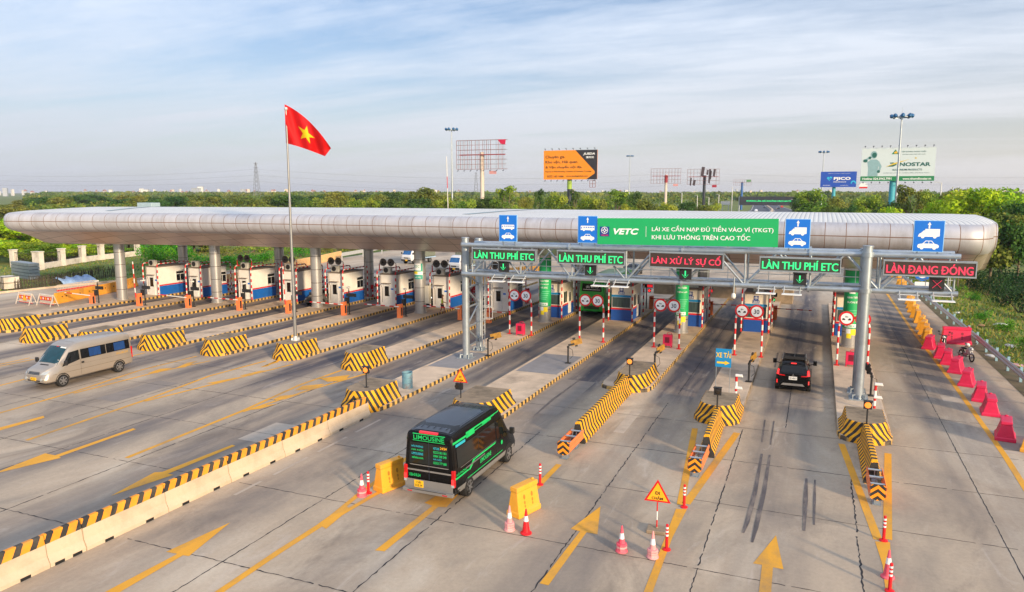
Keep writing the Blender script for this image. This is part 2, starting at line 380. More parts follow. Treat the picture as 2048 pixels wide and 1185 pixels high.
def darkness(x, y):
    d = 0.0
    for i, (lc, s, wd) in enumerate(lanes):
        u = x - lc
        if abs(u) > 4.5: continue
        core = math.exp(-(u / 0.75) ** 2) * 0.80 + 0.55 * (math.exp(-((u - 0.95) / 0.30) ** 2) + math.exp(-((u + 0.95) / 0.30) ** 2)) + 0.35 * math.exp(-(u / 1.7) ** 4)
        k = np.interp(y / 6.0, np.arange(40), prof[i])
        far = min(1, max(0, (y - 24) / 22.0))
        amp = (0.52 + 0.44 * k) * (0.55 + 0.75 * far) * s
        if y > 75: amp *= max(0.15, 1 - (y - 75) / 25)
        if lc > -19 and y < 38: amp *= 0.66
        d += core * amp
    return min(1.0, d)
py = list(np.arange(-6, 100, 1.5)) + list(np.arange(100, 200, 10.0)) + [200]
NX = 330
V, D = [], []
for y in py:
    a, b = plaza_edges(y)
    for i in range(NX + 1):
        x = a + (b - a) * i / NX; V.append((x, y, 0)); D.append(darkness(x, y))
Q = [(j * (NX + 1) + i, j * (NX + 1) + i + 1, (j + 1) * (NX + 1) + i + 1, (j + 1) * (NX + 1) + i) for j in range(len(py) - 1) for i in range(NX)]
def plaza_material():
    m, nt, b = principled('plaza_concrete', 0.82)
    t = N(nt, 'ShaderNodeTexCoord'); at = N(nt, 'ShaderNodeAttribute', attribute_name='tyre')
    def noise(scale, det, rough, st=(1, 1, 1), dist=0.0):
        mpp = N(nt, 'ShaderNodeMapping'); mpp.inputs['Scale'].default_value = st; L(nt, t.outputs['Object'], mpp.inputs[0])
        n = N(nt, 'ShaderNodeTexNoise'); n.inputs['Scale'].default_value = scale; n.inputs['Detail'].default_value = det; n.inputs['Roughness'].default_value = rough; n.inputs['Distortion'].default_value = dist
        L(nt, mpp.outputs[0], n.inputs['Vector']); return n.outputs['Fac']
    base = N(nt, 'ShaderNodeValToRGB'); e = base.color_ramp.elements
    e[0].position = 0.34; e[0].color = c(148, 136, 122); e[1].position = 0.68; e[1].color = c(200, 186, 166)
    kk = base.color_ramp.elements.new(0.52); kk.color = c(182, 164, 142)
    L(nt, noise(0.20, 7, 0.62, (1, 0.45, 1), 0.5), base.inputs[0])
    # slab to slab difference (5 m x 4.4 m slabs)
    sp = N(nt, 'ShaderNodeSeparateXYZ'); L(nt, t.outputs['Object'], sp.inputs[0])
    fx = N(nt, 'ShaderNodeMath', operation='MULTIPLY_ADD', i_1=1 / 4.5, i_2=0.62); fy = N(nt, 'ShaderNodeMath', operation='MULTIPLY_ADD', i_1=1 / 4.87, i_2=-0.27)
    L(nt, sp.outputs[0], fx.inputs[0]); L(nt, sp.outputs[1], fy.inputs[0])
    flx = N(nt, 'ShaderNodeMath', operation='FLOOR'); fly = N(nt, 'ShaderNodeMath', operation='FLOOR'); L(nt, fx.outputs[0], flx.inputs[0]); L(nt, fy.outputs[0], fly.inputs[0])
    cb = N(nt, 'ShaderNodeCombineXYZ'); L(nt, flx.outputs[0], cb.inputs[0]); L(nt, fly.outputs[0], cb.inputs[1])
    wn = N(nt, 'ShaderNodeTexWhiteNoise', noise_dimensions='2D'); L(nt, cb.outputs[0], wn.inputs['Vector'])
    wv = N(nt, 'ShaderNodeMapRange', i_1=0, i_2=1, i_3=0.92, i_4=1.06); L(nt, wn.outputs['Value'], wv.inputs[0])
    fine = N(nt, 'ShaderNodeMapRange', i_1=0.3, i_2=0.7, i_3=0.90, i_4=1.10); L(nt, noise(7, 8, 0.75), fine.inputs[0])
    vm = N(nt, 'ShaderNodeMath', operation='MULTIPLY'); L(nt, wv.outputs[0], vm.inputs[0]); L(nt, fine.outputs[0], vm.inputs[1])
    hs = N(nt, 'ShaderNodeHueSaturation'); L(nt, base.outputs[0], hs.inputs['Color']); L(nt, vm.outputs[0], hs.inputs['Value'])
    # tyre rubber, broken up lengthwise
    brk = N(nt, 'ShaderNodeMapRange', i_1=0.30, i_2=0.64, i_3=0.38, i_4=1.25); L(nt, noise(0.55, 7, 0.62, (1.6, 0.16, 1), 0.4), brk.inputs[0])
    tm = N(nt, 'ShaderNodeMath', operation='MULTIPLY', use_clamp=True); L(nt, at.outputs['Fac'], tm.inputs[0]); L(nt, brk.outputs[0], tm.inputs[1])
    tk = N(nt, 'ShaderNodeMath', operation='MULTIPLY', i_1=0.95); L(nt, tm.outputs[0], tk.inputs[0])
    m1 = N(nt, 'ShaderNodeMix', data_type='RGBA'); L(nt, tk.outputs[0], m1.inputs['Factor']); L(nt, hs.outputs[0], m1.inputs['A']); m1.inputs['B'].default_value = c(66, 66, 78)
    # oil and damp blotches
    bl = N(nt, 'ShaderNodeMapRange', i_1=0.54, i_2=0.76, i_3=0.0, i_4=0.72); L(nt, noise(0.35, 9, 0.66, (1, 0.5, 1), 0.8), bl.inputs[0])
    m2 = N(nt, 'ShaderNodeMix', data_type='RGBA'); L(nt, bl.outputs[0], m2.inputs['Factor']); L(nt, m1.outputs['Result'], m2.inputs['A']); m2.inputs['B'].default_value = c(98, 88, 80)
    # pale dusty scuffs
    ps = N(nt, 'ShaderNodeMapRange', i_1=0.58, i_2=0.78, i_3=0.0, i_4=0.6); L(nt, noise(0.8, 9, 0.7, (1.3, 0.35, 1), 1.0), ps.inputs[0])
    m3 = N(nt, 'ShaderNodeMix', data_type='RGBA'); L(nt, ps.outputs[0], m3.inputs['Factor']); L(nt, m2.outputs['Result'], m3.inputs['A']); m3.inputs['B'].default_value = c(200, 188, 176)
    L(nt, m3.outputs['Result'], b.inputs['Base Color'])
    return m
m_plaza = plaza_material()
o = np_mesh('toll_plaza_pavement', V, Q, [m_plaza], np.zeros(len(Q)), smooth=True); tag(o, kind='structure')
at = o.data.attributes.new('tyre', 'FLOAT', 'POINT'); at.data.foreach_set('value', np.array(D, np.float32))

# ---- expressway beyond, with its median and kerb lines
m_asph = mat('asphalt', c(74, 80, 92), 0.85, var=0.12, scale=0.3)
def strip(name, rows, m, kind='structure', z=0.0):
    V, Q = [], []
    for (xa, xb, y) in rows: V += [(xa, y, z), (xb, y, z)]
    for i in range(len(rows) - 1): Q.append((2 * i, 2 * i + 1, 2 * i + 3, 2 * i + 2))
    return tag(np_mesh(name, V, Q, [m], np.zeros(len(Q))), kind=kind)
EX = [(-62, 6, 200), (-52, 0.5, 270), (-36, -7, 380), (-38.5, -13, 470), (-49, -28, 620), (-66, -45, 800), (-100, -80, 1100)]
strip('expressway', [(a + 0.0, b, y) for a, b, y in EX], m_asph)
mb = MB()
for (a0, b0, y0), (a1, b1, y1) in zip(EX, EX[1:]):
    for k in range(6):
        f0, f1 = k / 6, (k + 1) / 6
        p = Vector(((a0 + b0) / 2 * (1 - f0) + (a1 + b1) / 2 * f0, y0 + (y1 - y0) * f0, 0)); q = Vector(((a0 + b0) / 2 * (1 - f1) + (a1 + b1) / 2 * f1, y0 + (y1 - y0) * f1, 0))
        mb.bar(p + Vector((0, 0, 0.45)), q + Vector((0, 0, 0.45)), 0.9, m_conc, 0.9)
o = mb.build('median_barrier'); tag(o, 'long concrete median wall dividing the far expressway', 'barrier')
mb = MB()
m_wline = mat('white_line', c(214, 210, 202), 0.8, var=0.1)
for (a0, b0, y0), (a1, b1, y1) in zip(EX, EX[1:]):
    for f, wd in ((0.035, 0.3), (0.965, 0.3), (0.46, 0.25), (0.54, 0.25)):
        mb.flat([(a0 + (b0 - a0) * f - wd / 2, y0, .006), (a0 + (b0 - a0) * f + wd / 2, y0, .006), (a1 + (b1 - a1) * f + wd / 2, y1, .006), (a1 + (b1 - a1) * f - wd / 2, y1, .006)], m_wline)
tag(mb.build('expressway_marking'), kind='structure')

# ---- slab joints: ragged tar-filled lines
m_tar = mat('tar', c(44, 42, 44), 0.8, var=0.2)
mb = MB()
def joint(p, q, wd, ragged=0.5, step=0.16, gap=0.05):
    p, q = Vector((p[0], p[1], 0.004)), Vector((q[0], q[1], 0.004)); d = q - p; n = max(2, int(d.length / step)); s = Vector((-d.y, d.x, 0)).normalized()
    pts = []
    for i in range(n + 1):
        j = rnd.uniform(-.03, .03) * ragged; w_ = wd * .72 * (1 + ragged * rnd.uniform(-.8, 1.0)); c_ = p + d * (i / n) + s * j
        pts.append((c_ - s * w_ / 2, c_ + s * w_ / 2))
    for i in range(n):
        if rnd.random() < gap: continue
        mb.flat([pts[i][0], pts[i + 1][0], pts[i + 1][1], pts[i][1]], m_tar)
for x, wd, y0, y1, rg in ((-11.4, .046, 5, 31, .8), (-6.8, .045, 5, 38, .8), (-2.75, .042, 5, 35, .7), (1.7, .05, 5, 31, 1.0), (6.0, .04, 5, 110, .4), (-16.0, .045, 5, 31, .6),
                          (-25.7, .055, 5, 37, .6), (-29.7, .05, 5, 38, .5), (-33.4, .05, 5, 37, .5), (-38.6, .05, 5, 37, .4), (-44.4, .05, 10, 37, .4), (-49.6, .05, 10, 37, .4), (-55.2, .05, 12, 37, .4), (-6.6, .05, 40, 75, .4), (-0.9, .05, 36, 75, .4)):
    joint((x, y0), (x, y1), wd, rg)
for y, wd, rg in ((11.0, .045, .7), (16.0, .045, .8), (21.0, .038, .6), (26.0, .036, .5), (30.6, .045, .5), (35.2, .045, .4), (40.2, .04, .3), (45.1, .04, .3), (50.0, .04, .3)):
    a = -78 if y < 36 else -24
    if y < 36:
        joint((-78, y), (-20.5, y), wd, rg); joint((-19.9, y), (10.6, y), wd, rg)
    else:
        joint((3.7, y), (10.5, y), wd, rg); joint((-2.9, y), (1.2, y), wd, rg)
        if y < 39: joint((-13.5, y), (-5.2, y), wd, rg)
tag(mb.build('slab_joints'), kind='structure')

# ---- painted markings
m_yline = mat('yellow_road_paint', c(226, 162, 44), 0.75, var=0.10, scale=1.2, dirt=c(150, 124, 88), da=0.85, stretch=(1, 0.6, 1))
mb = MB()
def paint(pts, z=0.007): mb.flat([g(x, y, z) for x, y in pts], m_yline)
def arrow(tip, lb, li, sl_, sr, ri, rb): paint([tip, lb, li, sl_, sr, ri, rb])
arrow((461, 1045), (332, 1104), (355, 1108), (180, 1200), (208, 1203), (366, 1111), (378, 1112.5))
arrow((962, 940), (849, 1006), (865, 1012), (750, 1101), (769, 1103), (877, 1014), (893, 1015))
arrow((1201, 1013), (1141, 1058), (1160, 1063), (1079, 1167), (1097, 1171), (1173, 1065), (1195, 1069))
arrow((1552, 1071), (1506, 1127), (1524, 1130), (1514, 1215), (1540, 1215), (1546, 1135), (1567, 1139))
arrow((-20, 950), (90, 907), (110, 911), (266, 857), (272, 859), (118, 914), (122, 916))
arrow((222, 992), (309, 945), (325, 944), (464, 890), (471, 892), (336, 948), (347, 950))
paint([(-10, 858), (-10, 864), (89, 836), (87, 832)])
def band(pts, wd, z=0.007):
    P = [g(x, y, z) for x, y in pts]
    for a, b in zip(P, P[1:]):
        s = Vector((-(b - a).y, (b - a).x, 0)).normalized() * wd / 2
        mb.flat([a - s, b - s, b + s, a + s], m_yline)
band([(427, 1192), (560, 1102), (648, 1046)], 0.24); band([(648, 1046), (716, 990), (812, 918), (880, 868)], 0.20); band([(652, 1046), (740, 995), (812, 955), (900, 905)], 0.2)
paint([(636, 1048), (652, 1058), (700, 1018), (690, 1010)], 0.009)
band([(1118, 929), (1046, 1003)], 0.24)
band([(1390, 857), (1361, 1010)], 0.27); band([(1474, 866), (1372, 1008)], 0.30); paint([(1352, 1018), (1374, 1019), (1345, 1075), (1303, 1190), (1285, 1190), (1330, 1075)])
band([(1683, 888), (1756, 1080)], 0.27); band([(1776, 907), (1775, 1079)], 0.27); paint([(1750, 1083), (1780, 1085), (1783, 1130), (1785, 1192), (1772, 1192), (1765, 1130)])
band([(2075, 1015), (2010, 912), (1910, 772), (1823.5, 660), (1779, 595), (1755, 560)], 0.24)
band([(53, 881), (289, 801)], 0.22); band([(289, 801), (420, 752), (532, 722)], 0.2); band([(289, 803), (470, 758), (585, 729)], 0.2)
band([(253, 916), (483, 823)], 0.22); band([(483, 823), (600, 770), (683, 741)], 0.2); band([(485, 824), (620, 780), (735, 747)], 0.2)
band([(-10, 829), (145, 785)], 0.2); band([(145, 785), (280, 741), (393, 713)], 0.18); band([(147, 787), (300, 748), (420, 722)], 0.18)
band([(-10, 774), (60, 756)], 0.18); band([(60, 756), (180, 722), (240, 705)], 0.16); band([(60, 757), (200, 728), (290, 706)], 0.16)
band([(-10, 735), (68, 719)], 0.16); band([(-5, 730), (60, 716)], 0.16)
for q in ([(556, 725), (563, 717), (535, 733), (520, 735)], [(520, 742), (535, 741), (500, 752), (478, 752)], [(470, 756), (488, 754), (430, 768), (412, 767)],
          [(640, 757), (700, 750), (690, 761), (655, 764)], [(605, 772), (650, 768), (625, 779), (590, 781)], [(560, 792), (600, 789), (570, 799), (545, 800)], [(518, 812), (556, 808), (520, 818), (503, 820)],
          [(375, 726), (395, 722), (370, 735), (350, 737)], [(320, 738), (345, 736), (315, 746), (295, 747)]):
    paint(q, 0.010)
tag(mb.build('yellow_road_marking'), kind='structure')
mb = MB()
m_wl = mat('worn_white_paint', c(176, 164, 150), 0.8, var=0.12, scale=2, dirt=c(150, 136, 122), da=0.9)
P = [Vector((-19.3, y, 0.006)) for y in np.arange(20, 31, 0.7)]
for i, (a, b) in enumerate(zip(P, P[1:])):
    if i % 4 != 2: mb.flat([a, b, b + Vector((.14, 0, 0)), a + Vector((.14, 0, 0))], m_wl)
tag(mb.build('white_edge_line'), kind='structure')
# skid marks: rubber laid in pairs of streaks
m_skid = mat('skid_rubber', c(90, 84, 84), 0.8, var=0.3, scale=3.0, dirt=c(146, 132, 120), da=1.0, stretch=(3, .5, 1))
mb = MB()
def skid(pts, wd):
    P = [g(x, y, 0.0095) for x, y in pts]
    for i, (a, b) in enumerate(zip(P, P[1:])):
        s = Vector((-(b - a).y, (b - a).x, 0)).normalized(); w0 = wd / 2 * (0.5 if i == 0 else 1); w1 = wd / 2 * (0.5 if i == len(P) - 2 else 1)
        mb.flat([a - s * w0, b - s * w1, b + s * w1, a + s * w0], m_skid)
skid([(1524, 908), (1510, 985), (1494, 1045), (1486, 1066)], .15); skid([(1540, 910), (1528, 985), (1512, 1055), (1504, 1085)], .15)
skid([(1613, 957), (1611, 1000), (1608, 1062)], .16); skid([(1630, 960), (1629, 1000), (1628, 1050)], .10)
skid([(1530, 840), (1524, 885)], .12); skid([(1548, 842), (1541, 890)], .12); skid([(1556, 706), (1550, 735)], .2); skid([(1567, 708), (1561, 735)], .2)
skid([(1065, 835), (1105, 800), (1180, 745)], .16)
tag(mb.build('skid_marks'), kind='structure')

# ---- islands: a raised concrete slab (a step of 0.2 m) inside painted kerbs
IZ = 0.2
def island_outline(xr, wd, y0, y1, inset=0.0):
    xl = xr - wd; h = wd / 2 - inset; cx_ = (xl + xr) / 2
    pts = [(cx_ + h, y1)] + [(cx_ + h, y0 + 1.1 + inset)]
    for a in (30, 60): pts.append((cx_ + h * math.cos(R(a)) ** .6, y0 + 1.1 - (1.1 - inset) * math.sin(R(a)) ** .6))
    pts += [(cx_, y0 + inset)]
    for a in (120, 150): pts.append((cx_ - h * abs(math.cos(R(a))) ** .6, y0 + 1.1 - (1.1 - inset) * math.sin(R(a)) ** .6))
    pts += [(cx_ - h, y0 + 1.1 + inset), (cx_ - h, y1)]
    return pts
for xr, wd, y0, y1, side in ISL:
    inn = island_outline(xr, wd, y0, y1, 0.16); out_ = island_outline(xr, wd, y0, y1)
    mb = MB(); mb.flat([(x, y, IZ - 0.006) for x, y in inn], m_conc)
    isl = tag(mb.build('traffic_island'), kind='structure')
    mb = MB(); n = len(out_)
    for i in range(n - 1):
        km = m_conc_dark if xr > -4 and i in (0, n - 2) else st_kerb
        a, b, a2, b2 = out_[i], out_[i + 1], inn[i], inn[i + 1]
        mb.add([(*a, 0), (*b, 0), (*b, IZ - .03), (*a, IZ - .03)], [(3, 2, 1, 0)], km)
        a3, b3 = [tuple(np.array(p) * .75 + np.array(q) * .25) for p, q in ((a, a2), (b, b2))]
        mb.add([(*a, IZ - .03), (*b, IZ - .03), (*b3, IZ), (*a3, IZ)], [(3, 2, 1, 0)], km)
        mb.add([(*a3, IZ), (*b3, IZ), (*b2, IZ), (*a2, IZ)], [(3, 2, 1, 0)], m_conc)
        mb.add([(*a2, IZ), (*b2, IZ), (*b2, IZ - .05), (*a2, IZ - .05)], [(3, 2, 1, 0)], m_conc)
    k = mb.build('kerb', isl)
mb = MB()
m_patch = mat('patched_concrete', c(140, 138, 140), 0.9, var=0.1, scale=2)
mb.box((-15.25, 43.4, IZ + 0.001), (2.6, 5.2, 0.008), m_patch); mb.box((-21.1, 42.2, IZ + 0.001), (2.1, 4.6, 0.008), m_patch)
tag(mb.build('island_repair_patch'), kind='structure')
mb = MB(); m_rp = mat('road_repair', c(138, 128, 120), .85, var=.15, scale=1.5, dirt=c(150, 138, 126), da=.5); m_rl = mat('road_repair_pale', c(184, 170, 154), .85, var=.12, scale=2, dirt=c(150, 138, 126), da=.7)
for x, y, a, b, m in ((-12.5, 37.2, 2.0, 7.0, m_rp), (8.75, 37.6, 1.7, 2.4, m_rp), (7.1, 44.6, .9, 1.3, m_rl), (-8.0, 34.2, .5, 3.8, m_rl), (8.3, 36.2, 1.2, .5, m_rl), (-34.6, 29.2, 1.6, 4.2, m_rp), (-22.9, 26.2, 1.4, 2.6, m_rl)):
    mb.flat([(x + u * a / 2, y + v * b / 2, .0032) for u, v in ((-1, -1), (1, -1), (1, 1), (-1, 1))], m)
tag(mb.build('road_repair_patch'), kind='structure')

# ---- verge strip of soil along the right edge, and the low left kerb
mb = MB()
m_soil = mat('verge_soil', c(104, 92, 70), 0.95, var=0.3, scale=1.0, dirt=c(70, 80, 40), da=0.8)
rows = [(plaza_edges(y)[1] - 0.05, plaza_edges(y)[1] + 0.85, y) for y in np.arange(-5, 140, 8.0)]
strip('roadside_soil', rows, m_soil, z=0.012)
mb = MB()
pl = [(-82.9, 40), (-82.3, 53), (-81, 60.3), (-79, 68.2), (-73.0, 86)]
for a, b in zip(pl, pl[1:]): mb.bar((*a, .08), (*b, .08), .3, m_conc, .22)
tag(mb.build('kerb_line'), kind='structure')

# ================================================================== the canopy
colx = [-64.7, -54.4, -43.5, -32.7, -20.8, -9.4, 2.45]; coly = [53.7, 55.4, 56.9, 58.3, 57.7, 56.9, 56.6]
pf = np.polyfit(colx, coly, 3)
def Yc(x): return float(np.polyval(pf, min(9, max(-70, x))))
def fascia_material():
    m, nt, b = principled('canopy_cladding', 0.55, 0.35)
    t = N(nt, 'ShaderNodeTexCoord'); s = N(nt, 'ShaderNodeSeparateXYZ'); L(nt, t.outputs['Object'], s.inputs[0])
    q = N(nt, 'ShaderNodeMath', operation='MULTIPLY', i_1=1 / 1.2); L(nt, s.outputs[0], q.inputs[0])
    fr = N(nt, 'ShaderNodeMath', operation='FRACT'); L(nt, q.outputs[0], fr.inputs[0])
    j1 = N(nt, 'ShaderNodeMath', operation='LESS_THAN', i_1=0.034); L(nt, fr.outputs[0], j1.inputs[0])
    zz = N(nt, 'ShaderNodeMath', operation='SUBTRACT', i_1=8.30); L(nt, s.outputs[2], zz.inputs[0]); za_ = N(nt, 'ShaderNodeMath', operation='ABSOLUTE'); L(nt, zz.outputs[0], za_.inputs[0])
    j2 = N(nt, 'ShaderNodeMath', operation='LESS_THAN', i_1=0.03); L(nt, za_.outputs[0], j2.inputs[0])
    jm = N(nt, 'ShaderNodeMath', operation='MAXIMUM'); L(nt, j1.outputs[0], jm.inputs[0]); L(nt, j2.outputs[0], jm.inputs[1])
    fl = N(nt, 'ShaderNodeMath', operation='FLOOR'); L(nt, q.outputs[0], fl.inputs[0])
    wn = N(nt, 'ShaderNodeTexWhiteNoise', noise_dimensions='1D'); L(nt, fl.outputs[0], wn.inputs['W'])
    mr = N(nt, 'ShaderNodeMapRange', i_1=0, i_2=1, i_3=0.93, i_4=1.05); L(nt, wn.outputs['Value'], mr.inputs[0])
    h = N(nt, 'ShaderNodeHueSaturation'); h.inputs['Color'].default_value = c(190, 190, 196); L(nt, mr.outputs[0], h.inputs['Value'])
    # rust runs beside the joints
    col = weathered(nt, h.outputs[0], 0.06, 1.2, dirt=c(120, 104, 92), dirt_amt=0.35, stretch=(3, 1, .7))
    mm = N(nt, 'ShaderNodeMix', data_type='RGBA'); L(nt, jm.outputs[0], mm.inputs['Factor']); L(nt, col, mm.inputs['A']); mm.inputs['B'].default_value = c(120, 94, 78)
    L(nt, mm.outputs['Result'], b.inputs['Base Color'])
    iv = N(nt, 'ShaderNodeMath', operation='MULTIPLY_ADD', i_1=-0.35, i_2=0.35); L(nt, jm.outputs[0], iv.inputs[0]); L(nt, iv.outputs[0], b.inputs['Metallic'])
    return m
m_fascia = fascia_material()
def soffit_material():
    m, nt, b = principled('canopy_soffit', 0.38, 0.4)
    t = N(nt, 'ShaderNodeTexCoord'); br = N(nt, 'ShaderNodeTexBrick'); br.offset = 0; br.inputs['Scale'].default_value = 1.0
    br.inputs['Brick Width'].default_value = 2.4; br.inputs['Row Height'].default_value = 1.2; br.inputs['Mortar Size'].default_value = 0.02
    br.inputs['Color1'].default_value = c(206, 192, 184); br.inputs['Color2'].default_value = c(190, 176, 168); br.inputs['Mortar'].default_value = c(60, 46, 40)
    L(nt, t.outputs['Object'], br.inputs['Vector']); L(nt, br.outputs['Color'], b.inputs['Base Color']); return m
m_soffit = soffit_material()
def roof_material():
    m, nt, b = principled('white_roof_sheet', 0.55)
    t = N(nt, 'ShaderNodeTexCoord'); wv = N(nt, 'ShaderNodeTexWave', wave_type='BANDS', bands_direction='X'); wv.inputs['Scale'].default_value = 1.1; wv.inputs['Distortion'].default_value = 0
    L(nt, t.outputs['Object'], wv.inputs['Vector'])
    cr = N(nt, 'ShaderNodeValToRGB'); cr.color_ramp.elements[0].position = 0.06; cr.color_ramp.elements[0].color = c(176, 178, 180); cr.color_ramp.elements[1].position = 0.20; cr.color_ramp.elements[1].color = c(222, 222, 218)
    L(nt, wv.outputs['Fac'], cr.inputs[0]); L(nt, weathered(nt, cr.outputs[0], 0.05, 0.4, dirt=c(190, 184, 176), dirt_amt=0.4), b.inputs['Base Color'])
    bp = N(nt, 'ShaderNodeBump'); bp.inputs['Distance'].default_value = 0.08; bp.inputs['Strength'].default_value = 0.15; L(nt, wv.outputs['Fac'], bp.inputs['Height']); L(nt, bp.outputs[0], b.inputs['Normal'])
    return m
m_roof = roof_material()
canopy = T('toll_canopy', 'long silver toll plaza canopy with rounded panelled edge and white roof', 'canopy', (-32, 62, 0))
cM = Matrix.Translation((32, -62, 0))
HALF = 11.0; MID = 4.25
roof_prof = [(-10.1, 9.10), (-8.5, 9.22), (-4, 9.36), (0, 9.42)]
edge_prof = [(-10.1, 9.10), (-10.45, 9.06), (-10.75, 8.93), (-10.95, 8.68), (-11.0, 8.30), (-10.95, 7.98), (-10.75, 7.70), (-10.35, 7.46), (-9.8, 7.32)]
soff_prof = [(-9.8, 7.32), (-8.6, 6.85), (-7.2, 6.15), (-6.4, 5.96), (0, 5.96)]
def mirror(p): return p + [(-y, z) for y, z in p[::-1][(1 if abs(p[-1][0]) < 1e-6 else 0):]]
stx = list(np.arange(-68.6, 7.4, 1.2)); XL, XR = -71.0, 10.1
stx = [XL + (-68.6 - XL) * (1 - math.cos(a)) for a in np.linspace(0.0, math.pi / 2, 8)[:-1]] + stx + [7.5 + (XR - 7.5) * math.sin(a) for a in np.linspace(0, math.pi / 2, 8)[1:]]
def squeeze(x):
    if x < -68.6: u = (-68.6 - x) / (-68.6 - XL)
    elif x > 7.5: u = (x - 7.5) / (XR - 7.5)
    else: return 1.0
    return max(0.68, (1 - min(1, u) ** 3.4) ** (1 / 3.4)) if u < 1 else 0.68
def loft_part(name, prof, m, close_ends=False):
    mb = MB(cM); n = len(prof); vs = []
    for x in stx:
        f = squeeze(x)
        for y, z in prof:
            yy = math.copysign(max(0, abs(y)) * f, y) if abs(y) > 0 else 0.0
            vs.append((x, Yc(x) + MID + yy, z))
    fs = [(i * n + j, (i + 1) * n + j, (i + 1) * n + j + 1, i * n + j + 1) for i in range(len(stx) - 1) for j in range(n - 1)]
    mb.add(vs, fs, m, True)
    return mb
rp = mirror(roof_prof); loft_part('roof', rp, m_roof).build('roof', canopy, auto=35)
sp = mirror(soff_prof); loft_part('soffit', sp, m_soffit).build('soffit', canopy, auto=35)
mb = loft_part('fascia', edge_prof, m_fascia)
bk = loft_part('fascia', [(-y, z) for y, z in edge_prof][::-1], m_fascia)
b0 = len(mb.v); mb.v += bk.v; mb.f += [[i + b0 for i in f] for f in bk.f]; mb.mi += bk.mi; mb.sm += bk.sm
for x in (XL, XR):        # the rounded ends
    f = 0.68; ring = [(x, Yc(x) + MID + y * f, z) for y, z in edge_prof] + [(x, Yc(x) + MID - y * f, z) for y, z in edge_prof[::-1]]
    n = len(edge_prof)
    for i in range(n - 1): mb.add([ring[i], ring[i + 1], ring[2 * n - 2 - i], ring[2 * n - 1 - i]], [(0, 1, 2, 3)], m_fascia, True)
    sr = [(x, Yc(x) + MID + y * f, z) for y, z in mirror(soff_prof)]; mb.flat(sr, m_fascia)
    rr = [(x, Yc(x) + MID + y * f, z) for y, z in mirror(roof_prof)]; mb.flat(rr, m_fascia)
mb.build('fascia', canopy, auto=40)
m_walk = mat('roof_walkway', c(150, 170, 176), 0.6, var=0.08)
mb = MB(cM)
def roofpt(x, y):
    f = squeeze(x); P = [(yy * f, z) for yy, z in rp]; return (x, Yc(x) + MID + y, float(np.interp(y, [p[0] for p in P], [p[1] for p in P])))
for xa, xb in ((-61.5, -66.6), (-26, -22.5)):
    for k in range(8):
        ya, yb = -8.6 + k * 1.6, -8.6 + (k + 1) * 1.6; x0, x1 = [xa + (xb - xa) * (q / 8) for q in (k, k + 1)]
        a = roofpt(x0, ya); b = roofpt(x1, yb); mb.flat([(a[0] - .35, a[1], a[2] + .03), (a[0] + .35, a[1], a[2] + .03), (b[0] + .35, b[1], b[2] + .03), (b[0] - .35, b[1], b[2] + .03)], m_walk)
mb.build('roof_walkway', canopy)
mb = MB(cM); p = roofpt(-67.3, 2.7); mb.box((p[0], p[1], p[2] + .2), (2.1, 1.2, 0.5), m_walk); mb.build('roof_hatch', canopy, bevel=.04)
def column_material():
    m, nt, b = principled('column_cladding', 0.32, 0.6)
    t = N(nt, 'ShaderNodeTexCoord'); s = N(nt, 'ShaderNodeSeparateXYZ'); L(nt, t.outputs['Object'], s.inputs[0])
    q = N(nt, 'ShaderNodeMath', operation='MULTIPLY', i_1=1 / 1.25); L(nt, s.outputs[2], q.inputs[0]); fr = N(nt, 'ShaderNodeMath', operation='FRACT'); L(nt, q.outputs[0], fr.inputs[0])
    j1 = N(nt, 'ShaderNodeMath', operation='LESS_THAN', i_1=0.035); L(nt, fr.outputs[0], j1.inputs[0])
    mm = N(nt, 'ShaderNodeMix', data_type='RGBA'); L(nt, j1.outputs[0], mm.inputs['Factor']); L(nt, weathered(nt, c(186, 186, 186), .06, 1.0, dirt=c(140, 130, 120), dirt_amt=.3), mm.inputs['A']); mm.inputs['B'].default_value = c(70, 62, 58)
    L(nt, mm.outputs['Result'], b.inputs['Base Color']); return m
m_col = column_material()
m_pyel = mat('yellow_notice', c(246, 222, 40), 0.6, var=0.03)
col_wraps = {}
def curved_text(mb, body, cx_, cy_, r, z, w_, h, m, ang0=-90, bold=0.02, shear=0.0):
    """lettering bent round a column"""
    vs, fs = text_mesh(body, bold, shear, 1.0)
    lo, hi = vs.min(0), vs.max(0); sx = w_ / (hi[0] - lo[0]); sy = h / (hi[1] - lo[1]); P = []
    for p in vs:
        u = (p[0] - (lo[0] + hi[0]) / 2) * sx; a = R(ang0) + u / r
        P.append((cx_ + r * math.cos(a), cy_ + r * math.sin(a), z + (p[1] - (lo[1] + hi[1]) / 2) * sy))
    mb.add(P, fs, m)
def arc_panel(mb, cx_, cy_, r, z0, z1, a0, a1, m, n=14):
    vs = []
    for i in range(n + 1):
        a = R(a0 + (a1 - a0) * i / n); vs += [(cx_ + r * math.cos(a), cy_ + r * math.sin(a), z0), (cx_ + r * math.cos(a), cy_ + r * math.sin(a), z1)]
    mb.add(vs, [(2 * i, 2 * i + 2, 2 * i + 3, 2 * i + 1) for i in range(n)], m, True)
